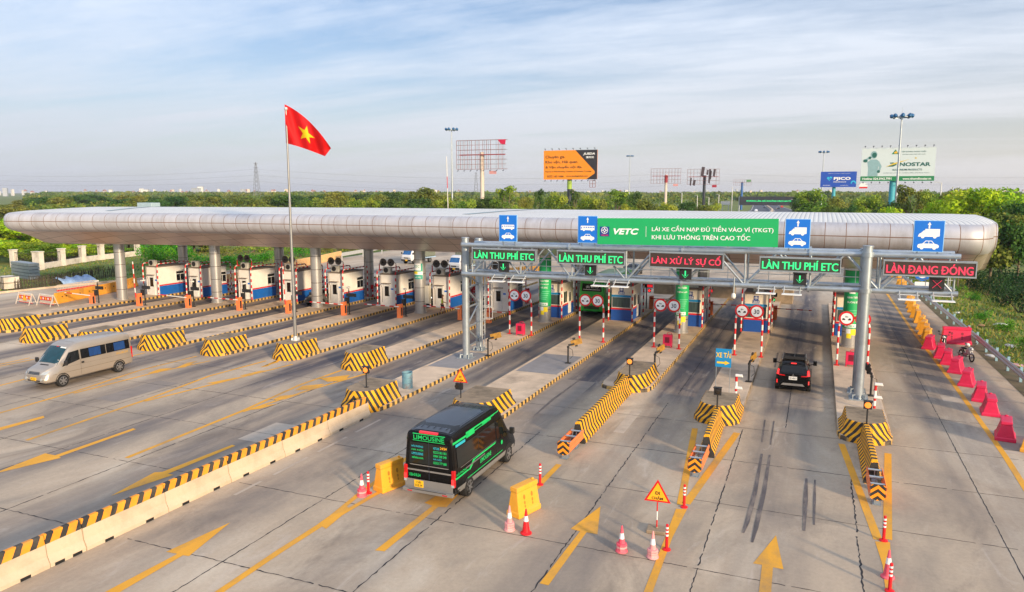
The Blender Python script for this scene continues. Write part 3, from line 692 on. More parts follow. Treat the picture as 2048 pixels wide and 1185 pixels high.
for i, (x, dy, r) in enumerate([(x, 0, .5) for x in colx] + [(x, 8.4, .5) for x in (-65, -53.7, -43.2, -32.2, -20.4, -9.0, 2.6)]):
    y = Yc(x) + dy
    mb = MB(); mb.lathe([(r + .06, IZ - .01), (r + .06, IZ + .12), (r, IZ + .14), (r, 6.0)], m_col, (0, 0, 0), 24)
    co_ = mb.build('column', canopy, auto=30, loc=(x + 32, y - 62, 0))
    if dy == 0 and i in (4, 5, 6):
        wb = MB()
        arc_panel(wb, 0, 0, r + .006, 1.55, 5.6, 0, 360, m_green, 28)
        m_lg = mat('pale_green_print', c(120, 210, 170), 0.5, var=.05)
        for k in range(5): arc_panel(wb, 0, 0, r + .010, 2.15 + .16 * k, 2.19 + .16 * k, -150 + 12 * k, -60 + 9 * k, m_lg)
        arc_panel(wb, 0, 0, r + .010, 1.62, 1.86, -135, -45, m_sign_white)
        curved_text(wb, "etc.vetc.vn", 0, 0, r + .014, 1.74, .55, .14, m_green)
        t1 = {4: [("HÀNH TRÌNH", 3.7), ("LIỀN MẠCH", 3.42), ("VÀ ETC", 3.14)], 5: [("NHANH", 4.45), ("CHÓNG", 4.15), ("AN TOÀN", 3.75), ("TIỆN LỢI", 3.40)], 6: [("HÀNH TRÌNH", 3.75), ("SUÔN SẺ", 3.42)]}[i]
        for s_, z in t1: curved_text(wb, s_, 0, 0, r + .012, z, min(.82, .105 * len(s_)), .17, m_sign_white, ang0=-82)
        if i != 5: arc_panel(wb, 0, 0, r + .010, 4.0, 4.5, -110, -68, m_sign_white)
        arc_panel(wb, 0, 0, r + .012, 1.08, 1.5, -85, -45, m_pyel); arc_panel(wb, 0, 0, r + .014, 0.85, 1.2, -115, -80, m_pyel); arc_panel(wb, 0, 0, r + .010, 1.15, 1.52, -120, -86, m_sign_white)
        wb.build('banner_wrap', co_)
    if dy == 0 and i == 3:
        wb = MB(); m_teal = mat('teal_print', c(40, 160, 140), .5)
        arc_panel(wb, 0, 0, r + .008, 3.3, 4.7, -150, -30, m_sign_white); arc_panel(wb, 0, 0, r + .012, 3.3, 3.68, -148, -32, m_teal)
        arc_panel(wb, 0, 0, r + .012, 3.98, 4.08, -148, -32, m_teal); arc_panel(wb, 0, 0, r + .013, 3.76, 3.98, -148, -85, m_pyel); arc_panel(wb, 0, 0, r + .012, 4.08, 4.7, -52, -32, m_teal)
        curved_text(wb, "ETC", 0, 0, r + .016, 4.42, .5, .22, m_teal); curved_text(wb, "CAO TỐC", 0, 0, r + .016, 3.49, .7, .18, m_sign_white)
        wb.build('poster', co_)
        wb = MB(); wb.box((.72, .1, 1.9), (.42, .5, 1.6), mat('cabinet_cream', c(206, 200, 184), .5)); wb.build('cable_cabinet', co_, bevel=.02)

# ================================================================== the sign gantry
gan = T('sign_gantry', 'galvanised lattice sign gantry spanning the near lanes on four tall poles', 'gantry', (-20.9, 42.8, IZ))
gM = Matrix.Translation((20.9, -42.8, -IZ))
def GY(x): return 42.6 - (x + 21) * 0.010          # the gantry stands slightly askew
zb = lambda x: 5.80 + (x + 21) * 0.006
zt = lambda x: 7.66 + (x + 21) * 0.006
DEP = 1.9
poles = [(-20.9, 42.83, 8.05), (-21.15, 45.4, 7.85), (2.44, 41.95, 8.22), (2.40, 43.25, 8.0)]
for x, y, h in poles:
    mb = MB(gM); mb.tube((x, y, IZ), (x, y, h), .235, m_galv, n=18); mb.tube((x, y, h), (x, y, h + .05), .27, m_galv, n=18)
    mb.box((x, y, IZ + .03), (.95, .95, .06), m_galv)
    for k in range(8):
        a = k * math.pi / 4; mb.bar((x + .2 * math.cos(a), y + .2 * math.sin(a), IZ + .15), (x + .44 * math.cos(a), y + .44 * math.sin(a), IZ + .15), .03, m_galv, .24)
    mb.tube((x, y, zb(x) - .1), (x, y, zb(x) + .14), .30, m_galv, n=18); mb.tube((x, y, zt(x) - .1), (x, y, zt(x) + .14), .30, m_galv, n=18)
    mb.build('column', gan, auto=40)
mb = MB(gM)           # bracing between the two left poles
xa, ya, xb, yb = -20.9, 42.83, -21.15, 45.4
zz = [0.9, 2.2, 3.5, 4.8]
for z in zz: mb.tube((xa, ya, z), (xb, yb, z), .06, m_galv)
for k, (z0, z1) in enumerate(zip(zz, zz[1:])): 
    p, q = ((xa, ya, z0), (xb, yb, z1)) if k % 2 == 1 else ((xb, yb, z0), (xa, ya, z1))
    mb.tube(p, q, .06, m_galv)
mb.tube((xb, yb, zz[-1]), (xa, ya, zb(xa)), .06, m_galv)
mb.build('bracing', gan)
mb = MB(gM)           # ladder with safety hoops beside the left poles
lx, ly = -20.45, 44.6
for s in (-.2, .2): mb.bar((lx, ly + s, IZ + .4), (lx, ly + s, 7.6), .05, m_galv_white)
for z in np.arange(.8, 7.5, .33): mb.bar((lx, ly - .2, z), (lx, ly + .2, z), .03, m_galv_white)
for z in np.arange(2.6, 7.5, .8):
    pts = [(lx + .65 * math.sin(a), ly - .32 * math.cos(a), z) for a in np.linspace(0, math.pi, 7)]
    for a, b in zip(pts, pts[1:]): mb.bar(a, b, .04, m_galv_white)
for a in (.5, 1.57, 2.64): mb.bar((lx + .65 * math.sin(a), ly - .32 * math.cos(a), 2.6), (lx + .65 * math.sin(a), ly - .32 * math.cos(a), 7.4), .035, m_galv_white)
mb.build('ladder', gan)
X0, X1 = -20.9, 6.6
for nm, zf in (('lower_chord', zb), ('upper_chord', zt)):
    for dy in (-.2, DEP - .2):
        mb = MB(gM); a, b = (X0, GY(X0) + dy, zf(X0)), (X1, GY(X1) + dy, zf(X1)); mb.tube(a, b, .14, m_galv, n=12)
        for x in (-13.7, -7.0, -.3): mb.tube((x - .05, GY(x) + dy, zf(x)), (x + .05, GY(x) + dy, zf(x)), .23, m_galv, n=14)
        mb.build(nm, gan)
mb = MB(gM)
bays = np.linspace(-20.2, 6.4, 17)
for i, x in enumerate(bays):
    for dy in (-.2, DEP - .2):
        if i % 2 == 0: mb.tube((x, GY(x) + dy, zb(x)), (x, GY(x) + dy, zt(x)), .05, m_galv)
    mb.tube((x, GY(x) - .2, zb(x)), (x, GY(x) + DEP - .2, zb(x)), .045, m_galv); mb.tube((x, GY(x) - .2, zt(x)), (x, GY(x) + DEP - .2, zt(x)), .045, m_galv)
    if i < len(bays) - 1:
        x2 = bays[i + 1]; u = (zb, zt) if i % 2 == 0 else (zt, zb)
        for dy in (-.2, DEP - .2): mb.tube((x, GY(x) + dy, u[0](x)), (x2, GY(x2) + dy, u[1](x2)), .06, m_galv)
        mb.tube((x, GY(x) - .2, zb(x)), (x2, GY(x2) + DEP - .2, zb(x2)), .035, m_galv); mb.tube((x, GY(x) + DEP - .2, zt(x)), (x2, GY(x2) - .2, zt(x2)), .035, m_galv)
mb.build('web_bracing', gan)
mb = MB(gM)           # maintenance walkway with its thin handrails inside the truss
mb.bar((X0, GY(X0) + .6, zb(X0) + .16), (X1, GY(X1) + .6, zb(X1) + .16), .6, m_galv, .04)
for z in (.55, .95): mb.bar((X0, GY(X0) + .95, zb(X0) + z), (X1, GY(X1) + .95, zb(X1) + z), .035, m_galv_white)
for x in np.arange(-20, 6.5, 1.1): mb.bar((x, GY(x) + .95, zb(x) + .16), (x, GY(x) + .95, zb(x) + .95), .03, m_galv_white)
mb.build('walkway', gan)
for x in (-18.2, -16.9, -11.6, -10.4, -2.4, -1.1, 4.4, 5.9):      # tag readers slung under the lower chord
    mb = MB(gM); z = zb(x); y = GY(x) - .55
    for s in (-.4, .4): mb.bar((x + s, GY(x) - .2, z + .1), (x + s, y - .35, z - .28), .05, m_galv_white); 
    mb.box((x, y - .35, z - .3), (1.0, .42, .06), m_sign_white); mb.bar((x - .5, y, z - .1), (x + .5, y, z - .1), .05, m_galv_white)
    mb.build('tag_reader', gan, bevel=.01)

# ---- message signs
m_ledback = mat('led_board', c(58, 64, 52), 0.5, var=.08); m_ledback_r = mat('led_board_dim', c(62, 46, 42), 0.5, var=.08)
def led_sign(body, TL, TR, BL, BR, m, back, label):
    Yp = 41.85
    P = [oy(x, y, Yp) for x, y in (TL, TR, BL, BR)]
    x0, x1 = (P[0].x + P[2].x) / 2, (P[1].x + P[3].x) / 2; z1 = (P[0].z + P[1].z) / 2; z0 = (P[2].z + P[3].z) / 2
    w_, h = x1 - x0, z1 - z0; xc, zc = (x0 + x1) / 2, (z0 + z1) / 2
    tilt = ((P[1].z - P[0].z) + (P[3].z - P[2].z)) / 2 / w_
    t = T('message_sign', label, 'LED sign', (xc, Yp, zc), group='lane message signs on the gantry')
    t.rotation_euler = (0, -math.atan(tilt) * 0.6, 0)
    mb = MB(); mb.box((0, .12, 0), (w_, .24, h), back); 
    mb.text(body, facing(0, 0, 0), m, w_ * .955, h * .80, bold=.008, heavy=.020); mb.build('display', t)
    mb = MB(); mb.box((0, .12, h / 2 + .04), (w_ + .12, .34, .08), m_galv); mb.box((0, .12, -h / 2 - .035), (w_ + .12, .34, .07), m_galv)
    for s in (-1, 1): mb.box((s * (w_ / 2 + .03), .12, 0), (.05, .3, h + .02), m_galv)
    mb.build('frame', t)
led_sign("LÀN THU PHÍ ETC", (946, 498), (1070, 503), (946, 519), (1070, 523), led_g, m_ledback, 'LED sign reading LÀN THU PHÍ ETC in green, next to the braced gantry poles')
led_sign("LÀN THU PHÍ ETC", (1116, 503), (1248, 507), (1116, 526), (1248, 530), led_g, m_ledback, 'LED sign reading LÀN THU PHÍ ETC in green, over the green bus lane')
led_sign("LÀN XỬ LÝ SỰ CỐ", (1300.6, 505.5), (1445, 511), (1300.6, 533), (1445, 538), led_r, m_ledback_r, 'LED sign reading LÀN XỬ LÝ SỰ CỐ in red, below the green banner')
led_sign("LÀN THU PHÍ ETC", (1521, 515), (1680, 522), (1521, 540.5), (1680, 545), led_g, m_ledback, 'LED sign reading LÀN THU PHÍ ETC in green, over the black car lane')
led_sign("LÀN ĐANG ĐÓNG", (1769, 523.4), (1951.6, 527), (1769, 548), (1951, 555), led_r, m_ledback_r, 'LED sign reading LÀN ĐANG ĐÓNG in red, at the free end of the gantry')
def lane_signal(TL, BR, shape, label):
    Yp = 41.95; a, b = oy(*TL, Yp), oy(*BR, Yp); w_ = b.x - a.x; xc, zc = (a.x + b.x) / 2, (a.z + b.z) / 2; h = a.z - b.z
    t = T('lane_signal', label, 'signal', (xc, Yp, zc), group='lane control signals under the message signs')
    mb = MB(); mb.box((0, .1, 0), (w_, .2, h), m_black)
    k = w_ * .30
    if shape == 'arrow':
        mb.prism([(-.035, k), (.035, k), (.035, -k * .5), (-.035, -k * .5)], -.004, .004, led_g, 'y')
        for s in (-1, 1): mb.bar((0, -.006, -k), (s * k * .85, -.006 - .002 * s, -k * .05), .075, led_g, .012)
    else:
        for s in (-1, 1): mb.bar((-k * s, -.006, -k), (k * s, -.006 - .002 * s, k), .085, led_r, .012)
    mb.build('display', t)
    mb = MB(); mb.prism([(-w_ / 2 - .03, h / 2 + .03), (w_ / 2 + .03, h / 2 + .03), (w_ / 2 + .03, h / 2), (-w_ / 2 - .03, h / 2)], -.2, .2, m_black, 'y'); mb.bar((0, .15, h / 2 + .03), (0, .15, h / 2 + .3), .06, m_galv); mb.build('visor', t)
lane_signal((997, 523), (1016, 545), 'arrow', 'black lane signal with green down arrow, below the message sign nearest the braced poles')
lane_signal((1170, 531), (1191, 552), 'arrow', 'black lane signal with green down arrow, just above the green bus')
lane_signal((1359, 538), (1382, 560), 'arrow', 'black lane signal with green down arrow, below the red XỬ LÝ sign')
lane_signal((1587, 547), (1612, 571), 'arrow', 'black lane signal with green down arrow, above the lane of the black car')
lane_signal((1860, 556), (1888, 582), 'cross', 'black lane signal showing a red cross')

# ---- blue lane signs
def pict_car(mb, M, w_, m, dark):
    def P(pts, d): mb.flat([M @ Vector((x * w_, y * w_, d)) for x, y in pts], m if d < .008 else dark)
    P([(-.5, .0), (-.48, .09), (-.42, .13), (-.27, .15), (-.12, .31), (.16, .31), (.30, .15), (.44, .11), (.5, .05), (.49, -.05), (.43, -.08), (-.46, -.08)], .006)
    P([(-.21, .16), (-.095, .275), (.01, .275), (.01, .16)], .010); P([(.045, .16), (.045, .275), (.14, .275), (.245, .16)], .010)
    for cx_ in (-.29, .29): P([(cx_ + .085 * math.cos(a), -.075 + .085 * math.sin(a)) for a in np.linspace(0, 2 * math.pi, 13)[:-1]], .0075)
def pict_bus(mb, M, w_, m, dark):
    def P(pts, d): mb.flat([M @ Vector((x * w_, y * w_, d)) for x, y in pts], m if d < .008 else dark)
    P([(-.5, -.1), (-.5, .17), (-.46, .2), (.48, .2), (.5, .17), (.5, -.1)], .006)
    for k in range(5): x = -.30 + k * .165; P([(x, .06), (x, .13), (x + .11, .13), (x + .11, .06)], .010)
    P([(-.47, .0), (-.45, .13), (-.40, .13), (-.40, .0)], .010)
    for cx_ in (-.27, .30): P([(cx_ + .075 * math.cos(a), -.10 + .075 * math.sin(a)) for a in np.linspace(0, 2 * math.pi, 13)[:-1]], .0075)
def pict_lorry(mb, M, w_, m, dark):
    def P(pts, d): mb.flat([M @ Vector((x * w_, y * w_, d)) for x, y in pts], m)
    P([(-.5, -.08), (-.46, .06), (-.36, .12), (-.24, .25), (-.18, .25), (-.18, .33), (.5, .33), (.5, -.05), (.36, -.08)], .006)
    for cx_ in (-.28, .28): P([(cx_ + .085 * math.cos(a), -.08 + .085 * math.sin(a)) for a in np.linspace(0, 2 * math.pi, 13)[:-1]], .0075)
m_sky_edge = mat('sign_edge', c(150, 205, 245), .5, var=.02)
def blue_sign(TL, BR, top, label):
    Yp = 42.0; a, b = oy(*TL, Yp), oy(*BR, Yp); w_ = b.x - a.x; h = a.z - b.z; xc, zc = (a.x + b.x) / 2, (a.z + b.z) / 2
    t = T('lane_sign', label, 'road sign', (xc, Yp, zc), group='blue lane signs on top of the gantry')
    mb = MB(); mb.box((0, .03, 0), (w_, .05, h), m_sky_edge); mb.box((0, .0, 0), (w_ * .955, .012, h * .97), m_blue_sign)
    M = facing(0, -.006, 0)
    mb.flat([M @ Vector((x * w_, y * h, .006)) for x, y in [(-.025, .24), (-.025, .36), (-.062, .36), (0, .455), (.062, .36), (.025, .36), (.025, .24)]], m_sign_white)
    (pict_bus if top == 'bus' else pict_lorry)(mb, M @ Matrix.Translation((0, h * .03, 0)), w_ * .70, m_sign_white, m_blue_sign)
    pict_car(mb, M @ Matrix.Translation((0, -h * .33, 0)), w_ * .70, m_sign_white, m_blue_sign)
    mb.build('panel', t)
    mb = MB()
    for s in (-.33, .33): mb.bar((s * w_, .1, -h * .45), (s * w_, .25, -h / 2 - .25), .06, m_galv); mb.bar((s * w_, .1, -h * .4), (s * w_, .1, h * .4), .05, m_galv)
    mb.build('bracket', t)
blue_sign((998, 430), (1034, 484), 'bus', 'blue lane sign with white bus and car, standing free of the green banner')
blue_sign((1156, 432), (1194.5, 487), 'bus', 'blue lane sign with white bus and car, against the end of the green banner')
blue_sign((1571.5, 438), (1619, 498), 'lorry', 'blue lane sign with white lorry and car, next to the green banner')
blue_sign((1829, 441), (1886, 505), 'lorry', 'blue lane sign with white lorry and car, above the red LÀN ĐANG ĐÓNG sign')
# ---- green banner
Yp = 41.95; P = [oy(x, y, Yp) for x, y in ((1195.5, 435), (1558, 440), (1195.5, 488), (1557, 496))]
x0, x1 = P[0].x, P[1].x; z1, z0 = (P[0].z + P[1].z) / 2, (P[2].z + P[3].z) / 2; w_, h = x1 - x0, z1 - z0; xc, zc = (x0 + x1) / 2, (z0 + z1) / 2
t = T('green_banner', 'long green banner with white toll account wording on top of the gantry', 'banner', (xc, Yp, zc)); t.rotation_euler = (0, -.010, 0)
mb = MB(); mb.box((0, .03, 0), (w_, .05, h), m_green); M = facing(0, .004, 0)
def at_(u, v): return M @ Matrix.Translation(((u - .5) * w_, (.5 - v) * h, 0))
lg = mat('road_fund_blue', c(24, 60, 140), .5)
mb.flat([at_(u, v) @ Vector((0, 0, .004)) for u, v in ((.014, .32), (.014, .70), (.071, .70), (.071, .32))][::1], lg)
ctr = at_(.0425, .46); 
for k in range(24):
    a0, a1 = 2 * math.pi * k / 24, 2 * math.pi * (k + 1) / 24
    mb.flat([ctr @ Vector((r * math.cos(a), r * math.sin(a), .009)) for r, a in ((.17, a0), (.2, a0), (.2, a1), (.17, a1))], m_sign_white)
mb.flat([ctr @ Vector((x, y, .009)) for x, y in ((0, .17), (.05, .05), (.17, 0), (.05, -.05), (0, -.17), (-.05, -.05), (-.17, 0), (-.05, .05))], m_sign_white)
mb.flat([ctr @ Vector((x, y, .012)) for x, y in ((0, .06), (.06, 0), (0, -.06), (-.06, 0))], lg)
mb.text("VIDIFI", at_(.0425, .655), m_red, .42, .09, bold=.02)
mb.text("VETC", at_(.170, .50), m_sign_white, w_ * .148, h * .235, bold=.04, shear=.25)
mb.flat([at_(u, v) @ Vector((0, 0, .006)) for u, v in ((.2855, .30), (.2855, .70), (.2875, .70), (.2875, .30))], m_sign_white)
mb.text("LÁI XE CẦN NẠP ĐỦ TIỀN VÀO VÍ (TKGT)", at_(.320, .385), m_sign_white, w_ * .655, h * .27, bold=.008, heavy=.012, align='L')
mb.text("KHI LƯU THÔNG TRÊN CAO TỐC", at_(.320, .655), m_sign_white, w_ * .537, h * .25, bold=.008, heavy=.012, align='L')
mb.build('sheet', t)
mb = MB()
for s in np.linspace(-.48, .48, 9): mb.bar((s * w_, .1, -h / 2 - .1), (s * w_, .1, h * .48), .05, m_galv)
mb.build('support_frame', t)
# ---- the camera hanging below the gantry
p = oy(1467, 592, 42.0); t = T('dome_camera', 'white dome camera hanging from the gantry on a long rod', 'camera', (p.x, 42.0, p.z))
mb = MB(); mb.lathe([(.06, .14), (.11, .10), (.13, -.04), (.09, -.14), (.02, -.17)], m_white, (0, 0, 0), 14); mb.build('housing', t)
mb = MB(); mb.tube((0, 0, .1), (0, 0, 1.05), .04, m_galv); mb.build('rod', t)
mb = MB(); mb.sphere((0, 0, -.12), .085, m_glass); mb.build('lens', t)

# ================================================================== toll booths
m_boothw = mat('booth_cladding', c(236, 233, 228), .6, var=.05, scale=1.5, dirt=c(190, 180, 168), da=.35)
m_boothb = mat('booth_blue', c(16, 96, 184), .55, var=.08, dirt=c(40, 80, 120), da=.4); m_boothd = mat('booth_navy', c(24, 78, 160), .5, var=.1)
m_roofg = mat('booth_roof', c(130, 118, 108), .8, var=.12); m_frame = mat('window_frame', c(222, 222, 220), .5); m_ac = mat('air_conditioner', c(200, 198, 190), .5, var=.05)
m_curt = mat('curtain_glass', c(64, 82, 84), .18, var=.35, scale=5, stretch=(4, 1, .2))
def back_booth():
    """white kiosk seen from its door end"""
    t = T('toll_booth', 'x', 'toll booth'); W, D, H = 1.72, 3.5, 2.95
    mb = MB(); mb.box((0, D / 2, H / 2), (W, D, H), m_boothw)
    mb.build('wall', t, bevel=.03)
    mb = MB(); mb.box((0, D / 2, H + .05), (W + .1, D + .1, .1), m_roofg); mb.build('roof', t)
    mb = MB(); mb.box((0, D / 2 + .02, .48), (W + .03, D - .02, .96), m_boothb); mb.build('blue_skirt', t)
    mb = MB(); mb.box((0, D / 2 + .02, 1.04), (W + .04, D - .02, .13), m_red); mb.build('red_band', t)
    mb = MB(); mb.box((0, -.012, H / 2 - .01), (W + .02, .04, H - .06), m_boothw); mb.build('end_panel', t)
    mb = MB(); mb.box((-.1, -.045, 1.02), (.78, .04, 2.04), m_frame); d = mb.build('door', t, bevel=.012)
    mb = MB(); mb.box((-.1, -.07, 1.38), (.44, .02, .95), m_glass); mb.build('pane', d)
    mb = MB(); mb.box((.2, -.085, .98), (.04, .05, .14), m_galv); mb.build('handle', d)
    mb = MB(); mb.box((W / 2 + .02, D * .80, 1.82), (.05, 1.15, 1.12), m_frame); wn = mb.build('window', t)
    mb = MB()
    for k in (-1, 1): mb.box((W / 2 + .048, D * .80 + k * .27, 1.66), (.02, .46, .68), m_glass)
    mb.box((W / 2 + .048, D * .80, 2.2), (.02, 1.02, .24), m_glass); mb.build('pane', wn)
    mb = MB(); mb.box((.5, -.05, 1.5), (.34, .02, .46), m_sign_white); mb.box((.5, -.064, 1.6), (.26, .01, .16), m_blue_sign); mb.build('notice', t)
    mb = MB(); mb.path([(-.75, -.05, H), (-.75, -.05, 1.9), (-.62, -.05, 1.7), (-.62, -.05, .3)], .014, [m_black], n=5); mb.build('cable', t)
    mb = MB(); mb.box((-.1, -.16, 2.14), (.9, .26, .05), m_roofg); mb.build('door_canopy', t)
    mb = MB(); mb.box((-.22, .35, H + .42), (.86, .36, .62), m_ac); a = mb.build('air_conditioner', t, bevel=.02)
    mb = MB(); mb.lathe([(.25, 0), (.25, .02), (.06, .03)], m_black, (0, 0, 0), 16)
    fan = mb.build('fan_grille', a, loc=(-.3, .165, H + .42)); fan.rotation_euler = (R(90), 0, 0)
    return t
def front_booth(num):
    t = T('toll_booth', 'x', 'toll booth'); W, D, H = 1.72, 3.5, 2.95
    mb = MB(); mb.box((0, D / 2, H / 2), (W, D, H), mat('booth_cream', c(238, 226, 206), .6, var=.05, dirt=c(170, 156, 136), da=.4)); mb.build('wall', t, bevel=.03)
    mb = MB(); mb.box((0, D / 2, H + .05), (W + .12, D + .12, .1), m_roofg); mb.build('roof', t)
    mb = MB(); mb.box((0, D / 2, .47), (W + .03, D + .03, .94), m_boothd); mb.build('blue_skirt', t)
    mb = MB(); mb.box((0, D / 2, 1.0), (W + .05, D + .05, .13), m_red); mb.build('red_band', t)
    mb = MB(); mb.box((0, -.01, 1.62), (W - .12, .04, 1.06), m_frame); wn = mb.build('front_window', t)
    mb = MB(); mb.box((0, -.035, 1.56), (W - .2, .02, .84), m_curt); mb.build('pane', wn)
    mb = MB(); mb.box((0, -.04, 2.10), (W - .06, .06, .18), mat('booth_sign_blue', c(20, 130, 190), .5)); mb.build('sign_strip', t)
    mb = MB(); mb.box((0, -.012, 2.66), (.34, .03, .34), mat('road_fund_blue', c(24, 60, 140), .5)); mb.box((0, -.012, 2.36), (.5, .03, .24), mat('road_fund_blue', c(24, 60, 140), .5))
    mb.text(num, facing(0, -.03, 2.36), m_sign_white, .42, .17, bold=.02)
    for k in range(14):
        a0, a1 = 2 * math.pi * k / 14, 2 * math.pi * (k + 1) / 14
        mb.flat([(r * math.cos(a), -.031, 2.67 + r * math.sin(a)) for r, a in ((.1, a0), (.125, a0), (.125, a1), (.1, a1))], m_sign_white)
    mb.flat([(x, -.032, 2.67 + y) for x, y in ((0, .1), (.03, .03), (.1, 0), (.03, -.03), (0, -.1), (-.03, -.03), (-.1, 0), (-.03, .03))], m_sign_white)
    mb.build('number_plate', t)
    mb = MB(); mb.box((W / 2 + .02, D * .30, 1.68), (.05, .95, 1.1), m_frame); w2 = mb.build('side_window', t)
    mb = MB(); mb.box((W / 2 + .048, D * .30 - .22, 1.68), (.02, .36, .95), m_glass); mb.box((W / 2 + .048, D * .30 + .22, 1.68), (.02, .36, .95), m_glass); mb.build('pane', w2)
    mb = MB(); mb.box((W / 2 + .03, D * .66, 1.1), (.06, .72, 2.0), m_frame); d = mb.build('door', t, bevel=.01)
    mb = MB(); mb.box((W / 2 + .065, D * .66, 1.55), (.02, .4, .8), m_glass); mb.build('pane', d)
    mb = MB(); mb.box((.1, .8, H + .4), (.8, .36, .56), m_ac); mb.build('air_conditioner', t, bevel=.02)
    return t
RW = [m_red, m_white]
def guard_frame(fans):
    t = T('guard_frame', 'x', 'guard frame'); hw, y0, y1, H = 1.02, -.28, 3.95, 3.35
    for s in (-1, 1):
        mb = MB(); x = s * hw
        mb.path([(x, y0, 0), (x, y0, H - .25), (x, y0 + .07, H - .08), (x, y0 + .25, H), (x, y1 - .25, H), (x, y1 - .07, H - .08), (x, y1, H - .25), (x, y1, 0)], .062, RW, .30, 8)
        mb.build('hoop', t)
    if fans:
        mb = MB(); Z = 4.15
        mb.path([(-hw + .1, y0 + .3, H), (-hw + .1, y0 + .3, Z - .15), (-hw + .22, y0 + .3, Z), (hw - .22, y0 + .3, Z), (hw - .1, y0 + .3, Z - .15), (hw - .1, y0 + .3, H)], .05, [m_red, m_red, m_white], .3, 8); mb.build('cross_rail', t)
        m_cage = mat('fan_cage', c(98, 92, 88), .5, .4)
        for s in (-.42, .42):
            mb = MB()
            for r in (.36, .27, .18, .09):
                pts = [(s + r * math.cos(a), y0 + .17, Z + r * math.sin(a)) for a in np.linspace(0, 2 * math.pi, 17)]
                for a, b in zip(pts, pts[1:]): mb.bar(a, b, .022, m_cage)
            for k in range(8): a = k * math.pi / 4; mb.bar((s, y0 + .17, Z), (s + .36 * math.cos(a), y0 + .17, Z + .36 * math.sin(a)), .02, m_cage)
            mb.tube((s, y0 + .12, Z), (s, y0 + .4, Z), .1, m_black)
            for k in range(4):
                a = k * math.pi / 2 + .3; b = a + .9
                mb.flat([(s + .05 * math.cos(a), y0 + .2, Z + .05 * math.sin(a)), (s + .32 * math.cos(a), y0 + .2, Z + .32 * math.sin(a)), (s + .32 * math.cos(b), y0 + .26, Z + .32 * math.sin(b)), (s + .05 * math.cos(b), y0 + .24, Z + .05 * math.sin(b))], m_cage)
            mb.tube((s, y0 + .21, Z), (s, y0 + .25, Z), .35, m_cage, n=20)
            mb.build('fan', t)
    return t
BY = [(-63.4, 57.2), (-58.3, 58.0), (-52.3, 58.6), (-47.2, 59.2), (-42.0, 59.6), (-36.6, 60.4), (-31.2, 61.0), (-25.4, 61.4)]
who = ['outermost toll booth, beside the yellow wall of barriers', 'toll booth second from the outer end, half behind the canopy column', 'toll booth with its blue side clear, between two canopy columns', 'toll booth directly behind the tall flagpole',
       'toll booth behind the dark sedan, right of the column', 'toll booth between the bare rear column and the poster column', 'toll booth with a person in a yellow vest at its door', 'toll booth behind the braced gantry poles, with a dark window door']
fr0 = guard_frame(False); fr1 = guard_frame(True)
bb0 = back_booth(); used = set()
def first_or_copy(o, label, loc, rz=0.0, group=None):
    if o.name not in used:
        used.add(o.name); o['label'] = label; o.location = loc; o.rotation_euler = (0, 0, rz)
        if group: o['group'] = group
        return o
    return copy_tree(o, label=label, loc=loc, rz=rz, group=group)
for i, (xr, y) in enumerate(BY):
    xc = xr - 1.12
    first_or_copy(bb0, 'white and blue ' + who[i], (xc, y, IZ), 0, 'toll booths seen from their door ends')
    first_or_copy(fr1 if i >= 2 else fr0, ('pipe frame with two fans ' if i >= 2 else 'pipe frame without fans ') + ['round the outermost toll booth', 'round the second booth from the outer end', 'round the booth between two canopy columns', 'round the booth directly behind the flagpole', 'round the booth behind the grey brown car', 'round the booth just left of the poster column', 'round the booth of the person in a yellow vest', 'round the booth behind the braced gantry poles'][i], (xc, y, IZ), 0, 'pipe frames round the toll booths')
def safety_post():
    t = T('safety_post', 'x', 'post'); mb = MB(); mb.path([(0, 0, 0), (0, 0, 1.25)], .085, [m_red, m_white], .25, 10); mb.box((0, 0, .02), (.3, .3, .04), m_red); mb.build('post', t)
    mb = MB(); mb.box((0, -.1, 1.0), (.3, .06, .4), m_red); mb.build('reflector_board', t); return t
sfp = safety_post()
for i, (xr, y) in enumerate(BY):
    for dx, dy in ((-1.75, 5.2), (-.45, 5.4), (-1.1, 7.2)):
        first_or_copy(sfp, 'red and white safety post on the island behind the ' + ['outermost toll booth', 'second booth from the outer end', 'booth between two canopy columns', 'booth behind the flagpole', 'booth by the grey brown car', 'booth left of the poster column', 'booth of the vested person', 'booth behind the braced poles'][i], (xr + dx, y + dy, IZ), 0, 'safety posts behind the booths')
FB = [(-19.9, 60.0, '205', 'toll booth beside the green column, its number plate hidden', 1.05), (-13.7, 60.6, '204', 'toll booth numbered 204, right of the green bus', 1.75), (-8.1, 60.2, '203', 'toll booth numbered 203, next to a green column', 1.0), (-3.0, 59.6, '202', 'toll booth behind the speed signs, left of the open lane', 1.05), (3.6, 60.4, '201', 'toll booth mostly hidden behind the green column on the outer island', 1.0)]
for xr, y, num, lab, off in FB:
    xc = xr - (1.12 if num != '204' else 1.3)
    o = front_booth(num); o['label'] = 'cream and navy ' + lab; o['group'] = 'toll booths seen from their window ends'; o.location = (xc, y, IZ)
    first_or_copy(fr0, 'pipe frame round the booth ' + {'205': 'with the hidden number plate', '204': 'numbered 204', '203': 'numbered 203', '202': 'left of the open lane', '201': 'on the outer island'}[num], (xc, y, IZ), 0, 'pipe frames round the toll booths')

